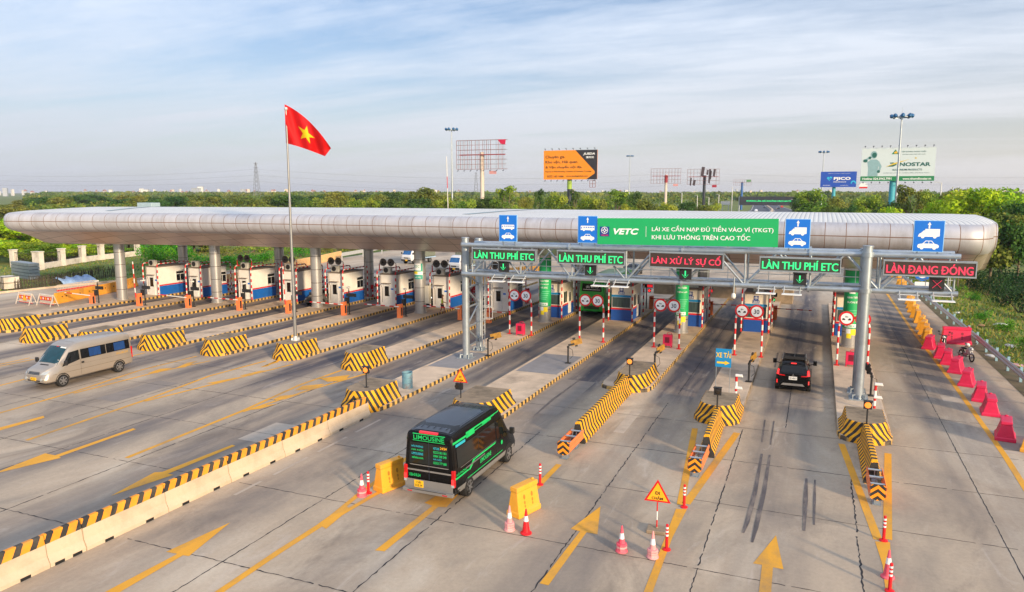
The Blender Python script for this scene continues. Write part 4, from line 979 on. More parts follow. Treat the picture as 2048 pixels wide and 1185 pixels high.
# ================================================================== boom barriers and signal posts
def boom(arm, ln=3.0):
    t = T('boom_barrier', 'x', 'boom barrier')
    mb = MB(); mb.box((0, 0, .56), (.34, .42, 1.12), m_orange); mb.prism([(-.17, 1.12), (.17, 1.12), (.17, 1.22), (-.17, 1.17)], -.21, .21, m_orange, 'y'); mb.box((.175, 0, .55), (.02, .24, .7), m_black); mb.build('cabinet', t, bevel=.015)
    mb = MB()
    if arm == 'down': mb.path([(.05, -.27, 1.0), (-ln, -.27, 1.04)], .05, [m_white, m_red], .45, 6)
    elif arm == 'white': mb.path([(.05, -.27, 1.0), (-ln, -.27, 1.12)], .05, [m_white, m_white, m_white, m_red], .8, 6)
    elif arm == 'right': mb.path([(-.05, -.27, 1.0), (ln, -.27, 1.0)], .045, [m_red, m_white], .45, 6)
    else: mb.path([(-.1, -.27, .85), (-.18, -.27, .85 + ln)], .05, [m_red, m_white], .45, 6)
    mb.build('arm', t); return t
BP = [(185, 607, 'white'), (279, 612, 'up'), (377, 616, 'white'), (479, 621, 'down'), (577, 627, 'up'), (688, 631, 'down'), (800, 636, 'down'), (921, 640, 'down'), (978, 646, 'right')]
bl = ['nearest the yellow barrier wall, arm lowered', 'with its red and white arm raised, in front of the outermost booth', 'with a mostly white lowered arm, left of the second canopy column', 'right of the second canopy column, arm lowered',
      'with raised arm beside the flagpole', 'with lowered arm right of the third canopy column', 'with lowered arm left of the poster column', 'half hidden by the braced gantry poles', 'brightest orange, right of the gantry ladder']
for (px, py_, a), lab in zip(BP, bl):
    p = g(px, py_, IZ); o = boom(a, 3.4 if a != 'right' else 1.6); o.location = (p.x, p.y, IZ if px > 200 else 0.0); o['label'] = 'orange boom barrier ' + lab.replace('with its red and white arm raised', 'with raised arm'); o['group'] = 'orange boom barriers at the booths'
def signal_post():
    t = T('lane_signal_post', 'x', 'signal post')
    mb = MB(); mb.tube((0, 0, 0), (0, 0, 2.15), .055, m_black); mb.box((0, 0, .02), (.25, .25, .04), m_black); mb.build('post', t)
    mb = MB(); mb.box((.3, -.08, 1.75), (.95, .14, .3), m_black); mb.build('display_board', t)
    mb = MB(); mb.box((-.16, -.1, 1.25), (.3, .2, .55), m_black); mb.build('light_box', t)
    mb = MB(); mb.tube((0, 0, 2.1), (.0, -.0, 2.35), .03, m_black); mb.box((.02, -.12, 2.42), (.2, .42, .14), m_white); mb.build('camera', t, bevel=.02)
    return t
sp0 = signal_post()
for (px, py_), lab in zip([(198, 607), (291, 611), (388, 614), (491, 619), (592, 624), (699, 629), (812, 633)], ['in front of the yellow barrier wall', 'in front of the outermost booth', 'left of the second canopy column', 'in front of the third booth from the outer end', 'behind the flagpole', 'in front of the booth right of the dark sedan', 'left of the poster column']):
    p = g(px, py_, IZ); first_or_copy(sp0, 'black lane signal post, ' + lab, (p.x, p.y, IZ if px > 210 else 0), 0, 'black lane signal posts')
def exit_signal(px, py_, red, lab, boom_on=True, blab=None):
    p = g(px, py_, IZ); t = T('exit_signal', lab, 'signal post', (p.x - .45, p.y, IZ), group='exit signals behind the booths')
    mb = MB(); mb.tube((0, 0, 0), (0, 0, 2.2), .05, m_black); mb.build('post', t)
    mb = MB(); mb.box((.1, -.05, 2.15), (.95, .14, .34), m_black)
    if red: mb.box((.32, -.125, 2.15), (.5, .01, .24), emit('led_red_dim', (1, .02, .03, 1), .55))
    mb.build('display_board', t)
    mb = MB(); mb.box((.28, -.06, 1.72), (.26, .16, .34), m_black); lt = mb.build('light_box', t)
    mb = MB(); mb.tube((.28, -.15, 1.72), (.28, -.165, 1.72), .11, lamp_red if red else led_g, n=14); mb.build('lamp', lt)
    o = boom('right', 2.9); o.location = (p.x, p.y + .1, IZ); o['label'] = blab; o['group'] = 'boom barriers at the exit side'
exit_signal(1302, 618, True, 'exit signal with dull red board beside booth 204', blab='brown orange boom barrier right of booth 204, arm across the lane')
exit_signal(1421, 630, True, 'exit signal with bright red lamp beside booth 203', blab='brown orange boom barrier right of booth 203, thin arm across the lane')
exit_signal(1549, 640, False, 'exit signal with bright green lamp beside the open lane', blab='boom barrier by the green exit lamp, thin red arm out over the open lane')

# ================================================================== height portals with round signs
def disc(mb, cx_, cz, r, y, m, n=28):
    mb.prism([(cx_ + r * math.cos(a), cz + r * math.sin(a)) for a in np.linspace(0, 2 * math.pi, n + 1)[:-1]], y - .012, y + .012, m, 'y')
def portal(p0, p1, lab):
    a, b = g(*p0, IZ), g(*p1, IZ); cx_, cy_ = (a.x + b.x) / 2, (a.y + b.y) / 2; hw = (b.x - a.x) / 2
    t = T('sign_portal', lab, 'road sign', (cx_, cy_, IZ), group='red and white post pairs carrying two round signs')
    for s in (-1, 1):
        mb = MB(); mb.path([(s * hw, 0, 0), (s * hw, 0, 2.35), (s * (hw - .04), 0, 2.65), (s * (hw - .18), 0, 2.92), (s * (hw - .34), 0, 3.05), (0, 0, 3.06)], .065, [m_red, m_white], .36, 10)
        mb.box((s * hw, 0, .015), (.3, .3, .03), m_red); mb.build('post', t)
    Z = 3.02
    for s, kind in ((-1, 'cars'), (1, '30')):
        mb = MB(); x = s * .46
        disc(mb, x, Z, .45, -.1, m_red); disc(mb, x, Z, .335, -.112, m_sign_white)
        M = facing(x, -.125, Z)
        if kind == '30': mb.text("30", M, mat('sign_ink', c(24, 26, 60), .5), .34, .30, bold=.012)
        else:
            ink = mat('sign_black', c(24, 24, 30), .5)
            mb.text("8m", M @ Matrix.Translation((0, .11, 0)), ink, .16, .11, bold=.01)
            for q in (-1, 1):
                mb.flat([M @ Vector((q * .16 + u * q, v - .06, .005)) for u, v in ((-.09, -.05), (-.09, .0), (-.05, .02), (-.02, .07), (.05, .07), (.09, .02), (.09, -.05))], ink)
        mb.build('sign_disc', t)
for p0, p1, lab in [((1019, 668), (1063, 671), 'nearest the braced gantry poles'), ((1159, 681), (1206, 685), 'in front of the green bus'), ((1307, 695), (1358, 698), 'in front of the green column by booth 203'),
                    ((1468, 711), (1522, 714), 'nearest the lane of the black car'), ((1673, 731), (1734, 735), 'half hidden by the gantry pole on the outer island')]:
    portal(p0, p1, '8m and 30 signs on posts, ' + lab)
def fire_box(px, py_, lab):
    p = g(px, py_, IZ); t = T('equipment_box', lab, 'box', (p.x, p.y, IZ), group='small red equipment boxes on the islands')
    mb = MB(); mb.box((0, 0, .52), (.62, .4, .78), m_pink)
    for s in (-1, 1):
        for q in (-1, 1): mb.box((s * .27, q * .16, .065), (.06, .06, .13), m_pink)
    mb.build('cabinet', t, bevel=.015)
    mb = MB(); mb.box((0, -.205, .56), (.3, .02, .4), mat('box_dark', c(110, 10, 40), .5)); mb.build('door', t)
    mb = MB(); mb.path([(-.05, 0, .91), (-.05, 0, 1.02), (.2, 0, 1.05), (.28, 0, .95)], .025, [m_pink]); mb.build('handle', t)
fire_box(1041, 671, 'red box between the sign posts beside the braced gantry poles'); fire_box(1335, 695, 'red box between the sign posts in front of booth 203'); fire_box(1701, 733, 'red box at the foot of the sign posts on the outer island')

# ================================================================== crash blocks at the island noses
def crash_block(W=2.2, Ln=2.9, H=1.05):
    t = T('crash_block', 'x', 'crash block')
    def ring(off, z, yb):
        h = W / 2 - off; f = off
        return [(-h, yb, z), (-h, .75 + f * .3, z), (-h * .72, .22 + f, z), (-h * .3, .02 + f, z), (0, 0 + f, z), (h * .3, .02 + f, z), (h * .72, .22 + f, z), (h, .75 + f * .3, z), (h, yb, z)]
    rings = [ring(0, 0, Ln), ring(0, .26, Ln), ring(.16, .50, Ln), ring(.26, H - .04, Ln), ring(.29, H, Ln)]
    mb = MB(); n = 9; vs = [p for r in rings for p in r]
    mb.add(vs, [(k * n + i, k * n + i + 1, (k + 1) * n + i + 1, (k + 1) * n + i) for k in range(4) for i in range(n - 1)], st_block)
    mb.add([r[0] for r in rings] + [r[-1] for r in rings], [(i, i + 1, 6 + i, 5 + i) for i in range(4)], m_conc)
    mb.build('painted_face', t)
    mb = MB(); top = rings[-1]; mb.flat([(x * .999, y, z - .004) for x, y, z in top], m_conc_dark); mb.build('concrete_top', t)
    return t
cb0 = crash_block()
for (x, y, sc), lab in zip([(-59.45, 37.6, 1), (-53.45, 35.6, 1), (-48.35, 36.2, 1), (-43.15, 37.0, 1), (-37.75, 37.4, 1), (-32.3, 38.2, .97), (-26.45, 37.6, .95), (-21.15, 30.2, 1.02), (-15.25, 30.9, 1.2), (-9.3, 39.2, .92), (-4.05, 35.1, .98), (2.45, 34.8, .98)],
    ['cut by the edge of the photo', 'left of the silver van', 'half hidden behind the silver van roof', 'just past the rear of the silver van', 'between the silver van and the flagpole', 'carrying the tall flagpole', 'right of the flagpole, with clear road before it', 'where the long concrete barrier begins, lamp on top',
     'half hidden by the black van', 'behind the longest striped barrier', 'below the blue truck sign, dark lamp on top', 'on the outer island, cracked top and amber lamp']):
    o = first_or_copy(cb0, 'black and yellow chevron crash block ' + lab, (x, y, 0.003), 0, 'chevron crash blocks at the island noses')
    o.scale = (sc, 1.4 if x == -9.3 else sc if sc > 1 else 1, .85 if x > -16 else 1.0)

# ---- striped concrete barriers leading to the noses
def jersey(mb, y0, y1, m, h=.95, wb=.34, wt=.11, x=0.0):
    prof = [(-wb, 0), (-wb, .12), (-wb * .62, .36), (-wt, h - .03), (-wt + .03, h), (wt - .03, h), (wt, h - .03), (wb * .62, .36), (wb, .12), (wb, 0)]
    mb.prism(prof, y0, y1, m, 'y')
st_jer = stripes('jersey_paint', BLK, YEL, 0.0, 1.0, 0.22, 0.38, absx=False, wear=0.26)
for (x0, y0, x1, y1), lab in [((-9.32, 30.2, -9.35, 39.3), 'longest black and yellow striped barrier, running back to a crash block'), ((-3.83, 30.6, -3.95, 35.2), 'short striped barrier before the crash block with the dark lamp'), ((2.45, 30.0, 2.42, 35.0), 'short striped barrier on the outer lane, seen end on')]:
    mb = MB(); jersey(mb, 0, y1 - y0, st_jer); o = mb.build('striped_barrier', loc=(x0, y0, .004)); o.rotation_euler = (0, 0, math.atan2(-(x1 - x0), y1 - y0))
    tag(o, lab, 'barrier', 'striped concrete barriers before the islands')
# ---- long concrete median of separate lengths
m_barr = mat('cream_concrete', c(204, 184, 158), .85, var=.08, scale=1.2, dirt=c(150, 128, 104), da=.55, bump=.1)
ys_ = [10.9, 13.8, 14.95, 18.0, 20.9, 23.9, 26.9, 30.1]
st_cap = stripes('cap_paint', BLK, c(238, 152, 34), 0.0, 1.0, -0.6, 0.50, absx=False, duty=.42, wear=0.40)
nb = 0
for i, (a, b) in enumerate(zip(ys_, ys_[1:])):
    nb += 1
    lab = ['at the corner of the photo', 'very short one near the photo corner', 'third from the photo corner', 'fourth from the photo corner', 'third from the crash block', 'second from the crash block', 'butting against the crash block'][i]
    t = T('concrete_barrier', 'cream concrete barrier length with striped cap, ' + lab, 'barrier', (-20.72 + (a - 12) * .030 + rnd.uniform(-.02, .02), a, .004), -.030 + rnd.uniform(-.006, .006), 'lengths of the long concrete median')
    ln = b - a - .03; mb = MB(); wb, wt, h = .27, .085, .98
    prof = [(-wb, 0), (-wb, .12), (-wb * .62, .34), (-wt - .04, h * .71), (wt + .04, h * .71), (wb * .62, .34), (wb, .12), (wb, 0)]
    mb.prism(prof, 0, ln, m_barr, 'y'); bo = mb.build('body', t)
    for k in (.25, .75): mb = MB(); mb.box((.255, ln * k, .045), (.05, .3, .09), m_rubber); mb.build('drain_slot', t)
    mb = MB(); mb.prism([(-wt - .042, h * .71), (-wt, h - .03), (-wt + .03, h), (wt - .03, h), (wt, h - .03), (wt + .042, h * .71)], 0, ln, st_cap, 'y'); mb.build('striped_cap', t)
# ---- crash cushions
st_chev = stripes('cushion_chevron', (0.02, 0.02, 0.02, 1), c(246, 150, 20), .75, 0, 1.0, 0.36, wear=.05)
def cushion():
    t = T('crash_cushion', 'x', 'crash cushion'); Ln = 2.1
    mb = MB(); pl = [(-.36, 0), (-.28, -.06), (.28, -.06), (.36, 0)]
    mb.prism([(-.36, .42), (-.36, 1.02), (-.28, 1.08), (.28, 1.08), (.36, 1.02), (.36, .42), (.26, .34), (0, .28), (-.26, .34)], -.03, .03, st_chev, 'y'); mb.build('chevron_panel', t)
    for s in (-1, 1):
        mb = MB(); x = s * .38
        prof = [(.42, 0), (.50, .05), (.60, .05), (.68, 0), (.76, 0), (.84, .05), (.94, .05), (1.02, 0)]
        for (za, da), (zb_, db) in zip(prof, prof[1:]): mb.add([(x + s * da, .03, za), (x + s * da, Ln, za), (x + s * db, Ln, zb_), (x + s * db, .03, zb_), (x + s * (da - .02), .03, za), (x + s * (da - .02), Ln, za), (x + s * (db - .02), Ln, zb_), (x + s * (db - .02), .03, zb_)], [(0, 1, 2, 3), (7, 6, 5, 4), (0, 3, 7, 4), (1, 5, 6, 2)], m_orange)
        mb.build('side_rail', t)
    for y in (.35, 1.1, 1.9): mb = MB(); mb.tube((-.37, y, .96), (.37, y, .96), .055, m_galv); mb.bar((0, y, .5), (0, y, .96), .05, m_galv); mb.tube((-.37, y, .52), (.37, y, .52), .055, m_galv); mb.build('spreader', t)
    for y in (.28, 1.7): mb = MB(); mb.box((0, y, .24), (.3, .3, .48), m_galv); mb.box((0, y, .015), (.45, .45, .03), m_galv); mb.build('stand', t)
    return t
cu0 = cushion()
for (x, y), lab in zip([(-9.25, 28.0), (-3.92, 28.1), (2.45, 27.9)], ['ahead of the longest striped barrier', 'between two converging yellow lines, nearer the black car', 'on the outer lane, seen straight from its end']):
    first_or_copy(cu0, 'orange crash cushion with chevron front ' + lab, (x, y, .004), 0, 'orange crash cushions').scale = (.66, .95, .72)

# ---- amber flashing lamps on short posts
def flasher(lit):
    t = T('warning_lamp', 'x', 'warning lamp')
    mb = MB(); mb.tube((0, 0, 0), (0, 0, .75), .035, m_black); mb.box((0, 0, .01), (.2, .2, .02), m_black); mb.build('post', t)
    mb = MB(); mb.box((0, 0, .92), (.34, .14, .36), m_black); mb.prism([(-.19, 1.12), (.19, 1.12), (.19, 1.09), (-.19, 1.09)], -.2, .07, m_black, 'y'); mb.build('housing', t, bevel=.01)
    mb = MB(); mb.lathe([(.135, 0), (.12, .02), (.06, .035)], led_amber if lit else mat('unlit_lens', c(46, 40, 34), .2), (0, 0, 0), 16); o = mb.build('lens', t, loc=(0, -.07, .92)); o.rotation_euler = (R(90), 0, 0)
    return t
for (px, py_), lit, lab in [((733, 775), True, 'on the crash block where the concrete barrier begins'), ((1259, 756), True, 'above the longest striped barrier'), ((1434, 821), False, 'unlit, on the crash block below the blue truck sign'), ((1733, 851), True, 'on the crash block of the outer island')]:
    hz_ = 1.048 if px < 800 else .89; p = g(px, py_, hz_); o = flasher(lit); o.location = (p.x, p.y, hz_); o['label'] = 'small ' + ('amber' if lit else 'dark') + ' warning lamp ' + lab; o['group'] = 'warning lamps on the crash blocks'

# ---- slow-down signs
m_sign_amber = mat('sign_amber', c(246, 176, 32), .5, var=.04)
def tri_sign(t, z, w_, y=0.0):
    h = w_ * .88; mb = MB()
    def tri(s, d, m): mb.prism([(-w_ / 2 * s, z - h / 3 * s), (w_ / 2 * s, z - h / 3 * s), (0, z + h * 2 / 3 * s)], y + d - .012, y + d, m, 'y')
    tri(1, 0, m_red); tri(.78, -.01, m_sign_amber)
    ink = mat('sign_black', c(24, 24, 30), .5)
    mb.text("ĐI", facing(0, y - .024, z + .06 * w_), ink, None, .13 * w_, bold=.02); mb.text("CHẬM", facing(0, y - .024, z - .145 * w_), ink, .42 * w_, .17 * w_, bold=.02)
    return mb.build('sign_plate', t)
p = g(1313, 1064); t = T('slow_sign', 'triangular red and amber ĐI CHẬM sign on a concrete foot out on the road', 'road sign', (p.x, p.y, .004), .06)
tri_sign(t, 1.28, .86)
mb = MB(); mb.path([(0, .02, .1), (0, .02, 1.0)], .022, [m_red, m_white], .3, 8); mb.build('post', t)
mb = MB(); mb.box((0, .02, .06), (.62, .5, .12), m_conc_dark); mb.tube((0, .02, .12), (0, .02, .16), .06, m_conc_dark); mb.build('foot', t, bevel=.02)
p = g(938, 822, IZ); t = T('slow_sign', 'triangular red and amber ĐI CHẬM sign above a lamp behind the black van', 'road sign', (-15.9, 31.9, .88), 0)
tri_sign(t, 1.05, .80)
mb = MB(); mb.tube((0, .03, 0), (0, .03, 1.2), .03, m_black); mb.build('post', t)
mb = MB(); mb.box((-.05, -.03, .62), (.36, .14, .32), m_black); mb.tube((-.15, -.1, .62), (-.15, -.15, .62), .1, mat('unlit_lens', c(46, 40, 34), .2)); mb.build('lamp', t)

# ---- swivelling lane arms and small island posts
def swivel(px, py_, ang, lab, dark=False):
    p = g(px, py_, IZ); t = T('swing_arm', lab, 'barrier arm', (p.x, p.y, IZ), 0, 'black posts with folded barrier arms')
    mb = MB(); mb.tube((0, 0, 0), (0, 0, 1.05), .055, m_black); mb.box((0, 0, .02), (.34, .3, .04), m_black); mb.tube((0, 0, 1.0), (0, 0, 1.12), .08, m_black)
    mb.path([(.05, 0, 1.0), (.25, .05, .9), (.3, .1, .5), (.12, .05, .3)], .014, [m_black]); mb.build('post', t)
    mb = MB(); pm = m_black if dark else mat('arm_amber', c(158, 116, 40), .6, var=.3, scale=6)
    X = Matrix.Translation((0, 0, 1.18)) @ Matrix.Rotation(ang, 4, 'Z') @ Matrix.Rotation(R(-14), 4, 'Y'); mb.M = X
    mb.box((.55, 0, .05), (.72, .05, .36), pm); mb.box((.2, 0, -.02), (.4, .07, .12), m_black); mb.box((.45, 0, .30), (.18, .06, .14), m_black); mb.box((.5, 0, -.18), (.16, .06, .1), m_black)
    mb.build('arm_panel', t)
swivel(976, 712, R(20), 'black post with amber arm panel beside the braced gantry poles'); swivel(1136, 727, R(28), 'black post with amber arm panel on the island of the green bus')
swivel(1309, 744, R(62), 'black post with narrow amber arm, behind the longest striped barrier'); swivel(1497, 764, R(70), 'black post with edge-on arm, behind the blue truck sign'); swivel(1741, 792, R(110), 'black post with dark raised arm beside the single gantry pole', True)
def bollard(px, py_, lab):
    p = g(px, py_, IZ); t = T('sensor_post', lab, 'post', (p.x, p.y, IZ), 0, 'red and white sensor posts')
    mb = MB(); mb.path([(0, 0, 0), (0, 0, 1.3)], .065, [m_red, m_white], .26, 10); mb.build('post', t)
    for z in (1.38, .72):
        mb = MB(); mb.box((.12, -.05, z), (.36, .18, .12), m_white); mb.box((.28, -.05, z - .05), (.1, .14, .08), m_black); mb.build('sensor', t, bevel=.02)
bollard(1471, 802, 'red and white post with two small cameras right of the blue truck sign'); bollard(1748, 822, 'red and white post with two small cameras by the single gantry pole')
p = g(1444, 789, IZ); t = T('truck_lane_sign', 'blue XE TẢI sign with yellow arrow on two thin legs', 'road sign', (p.x, p.y, IZ))
mb = MB(); m_cy = mat('sign_cyan', c(22, 132, 190), .5, var=.05); mb.box((0, 0, 2.0), (.82, .03, 1.0), m_cy)
my = mat('sign_yellow', c(236, 196, 44), .5, var=.12)
mb.text("XE TẢI", facing(0, -.018, 2.20), my, .78, .36, bold=.02)
M = facing(0, -.022, 1.74); mb.flat([M @ Vector(q + (0,)) for q in [(-.33, -.05), (.08, -.05), (.08, -.12), (.34, 0), (.08, .12), (.08, .05), (-.33, .05)]], my); mb.build('plate', t)
for s in (-.36, .36):
    mb = MB(); mb.tube((s, .03, 0), (s, .03, 2.4), .016, m_galv); mb.build('leg', t)
p = g(815, 776, IZ); t = T('oil_drum', 'rusty pale blue oil drum standing open on the island', 'drum', (p.x, p.y, IZ)); m_drum = mat('drum_paint', c(104, 146, 162), .55, var=.15, scale=4, dirt=c(120, 66, 44), da=.9)
mb = MB(); mb.lathe([(.29, 0), (.29, .29), (.31, .31), (.29, .33), (.29, .58), (.31, .60), (.29, .62), (.29, .88), (.305, .9), (.27, .9), (.265, .6)], m_drum, (0, 0, 0), 22); mb.build('shell', t)
mb = MB(); mb.lathe([(.262, .62), (.0, .62)], m_rubber, (0, 0, 0), 22); mb.build('contents', t)

# ---- cones and flexible posts
m_cone_red = mat('cone_red', c(222, 18, 30), .5, var=.06); m_cone_pink = mat('cone_pink', c(228, 84, 104), .6, var=.1, dirt=c(226, 150, 150), da=.6); m_cone_pale = mat('cone_pale', c(222, 150, 150), .65, var=.1, dirt=c(226, 190, 186), da=.6)
m_coneband = mat('cone_band', c(232, 230, 230), .5, var=.04)
def cone(px, py_, m, weights, lab):
    p = g(px, py_); t = T('traffic_cone', lab, 'traffic cone', (p.x, p.y, .004), 0, 'traffic cones on the near lanes'); t.scale = (.82, .82, 1)
    H = .82; b = MB()
    f = lambda z: .165 - .135 * z / H
    mb = MB(); mb.lathe([(.23, 0), (.23, .03), (.19, .05), (f(.05), .07), (f(H), H), (.012, H + .02)], m, (0, 0, 0), 18); mb.build('body', t)
    mb = MB(); mb.lathe([(f(.42) + .004, .42), (f(.60) + .004, .60)], m_coneband, (0, 0, 0), 18); mb.build('reflective_band', t)
    if weights:
        mb = MB()
        for k in range(3): mb.lathe([(.205, .05 + k * .075), (.21, .06 + k * .075), (.20, .115 + k * .075), (.14, .12 + k * .075)], m_cone_pale if k % 2 else m, (0, 0, 0), 8, smooth=False)
        mb.build('weight_collar', t)
cone(724, 992, m_cone_pink, True, 'pink traffic cone with weighted collar beside the yellow block left of the black van'); cone(1019, 1060, m_cone_pale, True, 'faded pale pink traffic cone in front of a yellow block'); cone(1052, 1067, m_cone_red, False, 'bright red traffic cone with a clean base')
cone(1243, 1103, m_cone_pink, True, 'pink traffic cone with weighted collar, standing alone on open road'); cone(1305, 1115, m_cone_pale, True, 'faded pale pink traffic cone next to the ĐI CHẬM sign'); cone(1775, 1155, m_cone_pink, False, 'leaning pink traffic cone behind a red post on the outer lane')
def flexi():
    t = T('flexible_post', 'x', 'flexible post')
    mb = MB(); mb.lathe([(.13, 0), (.13, .025), (.05, .05), (.043, .82), (.02, .84)], m_cone_red, (0, 0, 0), 14); mb.build('post', t)
    for z in (.48, .60, .72):
        mb = MB(); mb.lathe([(.048, z - .03), (.048, z + .03)], m_coneband, (0, 0, 0), 14); mb.build('reflective_band', t)
    return t
fx0 = flexi()
for (px, py_), lab in zip([(737, 987), (1080, 970), (1368, 1015), (1333, 1100), (1767, 1082), (1779, 1183)], ['between the pink cone and the yellow block', 'standing between a yellow block and a crash cushion', 'at the tip of the converging yellow lines', 'next to the ĐI CHẬM sign', 'at the tip of the lines on the outer lane', 'in front of the leaning pink cone']):
    p = g(px, py_); first_or_copy(fx0, 'red white-banded flexible post ' + lab, (p.x, p.y, .004), rnd.uniform(0, 3), 'red flexible lane posts')

# ---- water-filled plastic blocks
def water_block(m, Ln=1.5, H=1.0, W=.62):
    t = T('plastic_barrier', 'x', 'plastic barrier'); mb = MB()
    def ring(z, w_, l_): return [(-l_ / 2, -w_ / 2, z), (l_ / 2, -w_ / 2, z), (l_ / 2, w_ / 2, z), (-l_ / 2, w_ / 2, z)]
    rs_ = [ring(0, W, Ln), ring(.16, W, Ln), ring(.20, W * .86, Ln * .96), ring(H - .17, W * .48, Ln * .90), ring(H - .15, W * .56, Ln * .94), ring(H, W * .54, Ln * .93)]
    vs = [p for r in rs_ for p in r]; mb.add(vs, [(k * 4 + i, k * 4 + (i + 1) % 4, (k + 1) * 4 + (i + 1) % 4, (k + 1) * 4 + i) for k in range(5) for i in range(4)] + [(3, 2, 1, 0), (20, 21, 22, 23)], m)
    mb.lathe([(.06, H - .005), (.06, H + .05), (.03, H + .06)], m, (Ln * .38, 0, 0), 8)
    dk = mat(m.name + '_recess', c(176, 118, 34) if m is m_yellow else c(140, 14, 50), .6, var=.1)  # darker copy of the plastic: shade of the moulded holes put into the colour
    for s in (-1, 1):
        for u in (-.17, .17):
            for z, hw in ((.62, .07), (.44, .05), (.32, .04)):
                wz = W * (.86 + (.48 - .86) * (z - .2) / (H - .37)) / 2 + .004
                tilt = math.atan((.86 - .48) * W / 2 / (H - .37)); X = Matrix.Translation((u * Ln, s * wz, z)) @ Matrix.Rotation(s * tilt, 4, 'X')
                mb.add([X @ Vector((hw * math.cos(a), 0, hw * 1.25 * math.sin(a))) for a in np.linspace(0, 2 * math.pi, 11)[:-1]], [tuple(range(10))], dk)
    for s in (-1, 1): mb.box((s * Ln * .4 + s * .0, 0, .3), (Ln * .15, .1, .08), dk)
    mb.build('body', t, bevel=.02)
    return t
wy0 = water_block(m_yellow); wr0 = water_block(m_pink)
YAW_B = R(72)
for (px, py_), lab in zip([(765, 981), (1034, 1031)], ['yellow plastic block with moulded holes, left of the black van', 'yellow plastic block with moulded holes, right of the black van']):
    p = g(px, py_); o = first_or_copy(wy0, lab, (p.x + .12, p.y + .35, .004), YAW_B, 'yellow plastic blocks on the near lanes'); o.scale = (.80, .92, 1.05)
rl = ['nearest the booths, end-on', 'first of the close pair', 'second of the close pair', 'just ahead of the close pair', 'beside the motorbike', 'beyond the lone block by two places', 'next before the lone block', 'standing alone nearest the camera']
for i, (x, y) in enumerate([(7.75, 58.9), (8.05, 55.9), (8.2, 54.0), (8.35, 51.6), (8.4, 48.3), (8.5, 45.0), (8.45, 42.3), (8.3, 38.2)]):
    first_or_copy(wr0, 'red plastic block of the roadside row, ' + rl[i], (x, y, .004), R(90 - 12 + rnd.uniform(-9, 9)), 'red plastic blocks along the closed lane').scale = (.85, 1.3, .90)
p = g(2058, 900); first_or_copy(wy0, 'yellow plastic block cut by the photo edge beyond the yellow line', (p.x, p.y, .004), YAW_B, None).scale = (.8, .9, 1)
o = first_or_copy(wr0, 'big red plastic barrier standing crosswise by the guardrail', (9.75, 61.4, .004), R(4), None); o.scale = (1.3, 1.0, 1.25)
for i, y in enumerate([60.9, 63.0, 64.9, 67.2, 70.6, 73.4, 76.6, 79.2, 82.0, 90.5, 93.0, 95.6, 98.5, 107.5, 110.5, 114]):
    lab = 'yellow plastic block ' + ('directly behind the first red block of the roadside row' if i == 0 else 'in the roadside row just below the gantry' if i < 9 else 'in the roadside row seen through the gantry truss')
    x = np.interp(y, [60, 68, 80, 95, 115], [7.8, 8.2, 8.6, 9.3, 9.7]) + rnd.uniform(-.1, .1)
    first_or_copy(wy0, lab, (x, y, .004), R(90 - 10 + rnd.uniform(-8, 8)), 'yellow plastic blocks along the closed lane').scale = (.95, 1.05, 1.05)

# ---- flagpole and flag
m_polest = mat('pole_steel', c(150, 150, 150), .35, .6)
t = T('flagpole', 'tall tapering steel flagpole standing on a crash block', 'flagpole', (-32.3, 39.9, 1.045))
mb = MB(); mb.tube((0, 0, 0), (0, 0, 15.2), .12, m_polest, r1=.05, n=14); mb.build('pole', t)
mb = MB(); mb.sphere((0, 0, 15.28), .12, m_galv_white); mb.build('finial', t)
mb = MB(); mb.lathe([(.3, 0), (.3, .04), (.17, .06), (.15, .3)], m_galv_white, (0, 0, 0), 14)
for k in range(6): mb.bar((.12 * math.cos(k), .12 * math.sin(k), .1), (.27 * math.cos(k), .27 * math.sin(k), .1), .03, m_galv_white, .14)
mb.build('base_flange', t)
# the flag hangs in wind: a grid surface, its star woven in (same sheet, second material)
FY = 39.9
def flagpt(u, v):       # u along the fly 0..1, v down the hoist 0..1
    top0, top1, bot0, bot1 = (569, 209), (662, 296), (572, 288), (652, 312)
    ctop = ((569, 209), (598, 222), (632, 250), (662, 297)); cbot = ((572, 287), (596, 292), (622, 302), (650, 313))
    def bez(P, s):
        b = [(1 - s) ** 3, 3 * s * (1 - s) ** 2, 3 * s * s * (1 - s), s ** 3]
        return sum(b[i] * P[i][0] for i in range(4)), sum(b[i] * P[i][1] for i in range(4))
    a, b = bez(ctop, u), bez(cbot, u); x, y = a[0] + (b[0] - a[0]) * v, a[1] + (b[1] - a[1]) * v
    return oy(x, y, FY + .35 * math.sin(u * 7 + v * 2.2) * u + .10 * math.sin(u * 15 - v * 5) + .9 * u)
def flag_material():
    m, nt, b = principled('flag_cloth', .7)
    a = N(nt, 'ShaderNodeAttribute', attribute_name='star'); gt = N(nt, 'ShaderNodeMath', operation='GREATER_THAN', i_1=.5); L(nt, a.outputs['Fac'], gt.inputs[0])
    mm = N(nt, 'ShaderNodeMix', data_type='RGBA'); L(nt, gt.outputs[0], mm.inputs['Factor']); mm.inputs['A'].default_value = c(226, 14, 20); mm.inputs['B'].default_value = c(250, 208, 20); L(nt, mm.outputs['Result'], b.inputs['Base Color'])
    tr = N(nt, 'ShaderNodeBsdfTranslucent'); L(nt, mm.outputs['Result'], tr.inputs[0]); ms = N(nt, 'ShaderNodeMixShader', i_0=.35); L(nt, b.outputs[0], ms.inputs[1]); L(nt, tr.outputs[0], ms.inputs[2])
    L(nt, ms.outputs[0], nt.nodes['Material Output'].inputs[0]); return m
NU, NV = 120, 80
V = [flagpt(i / NU, j / NV) for j in range(NV + 1) for i in range(NU + 1)]
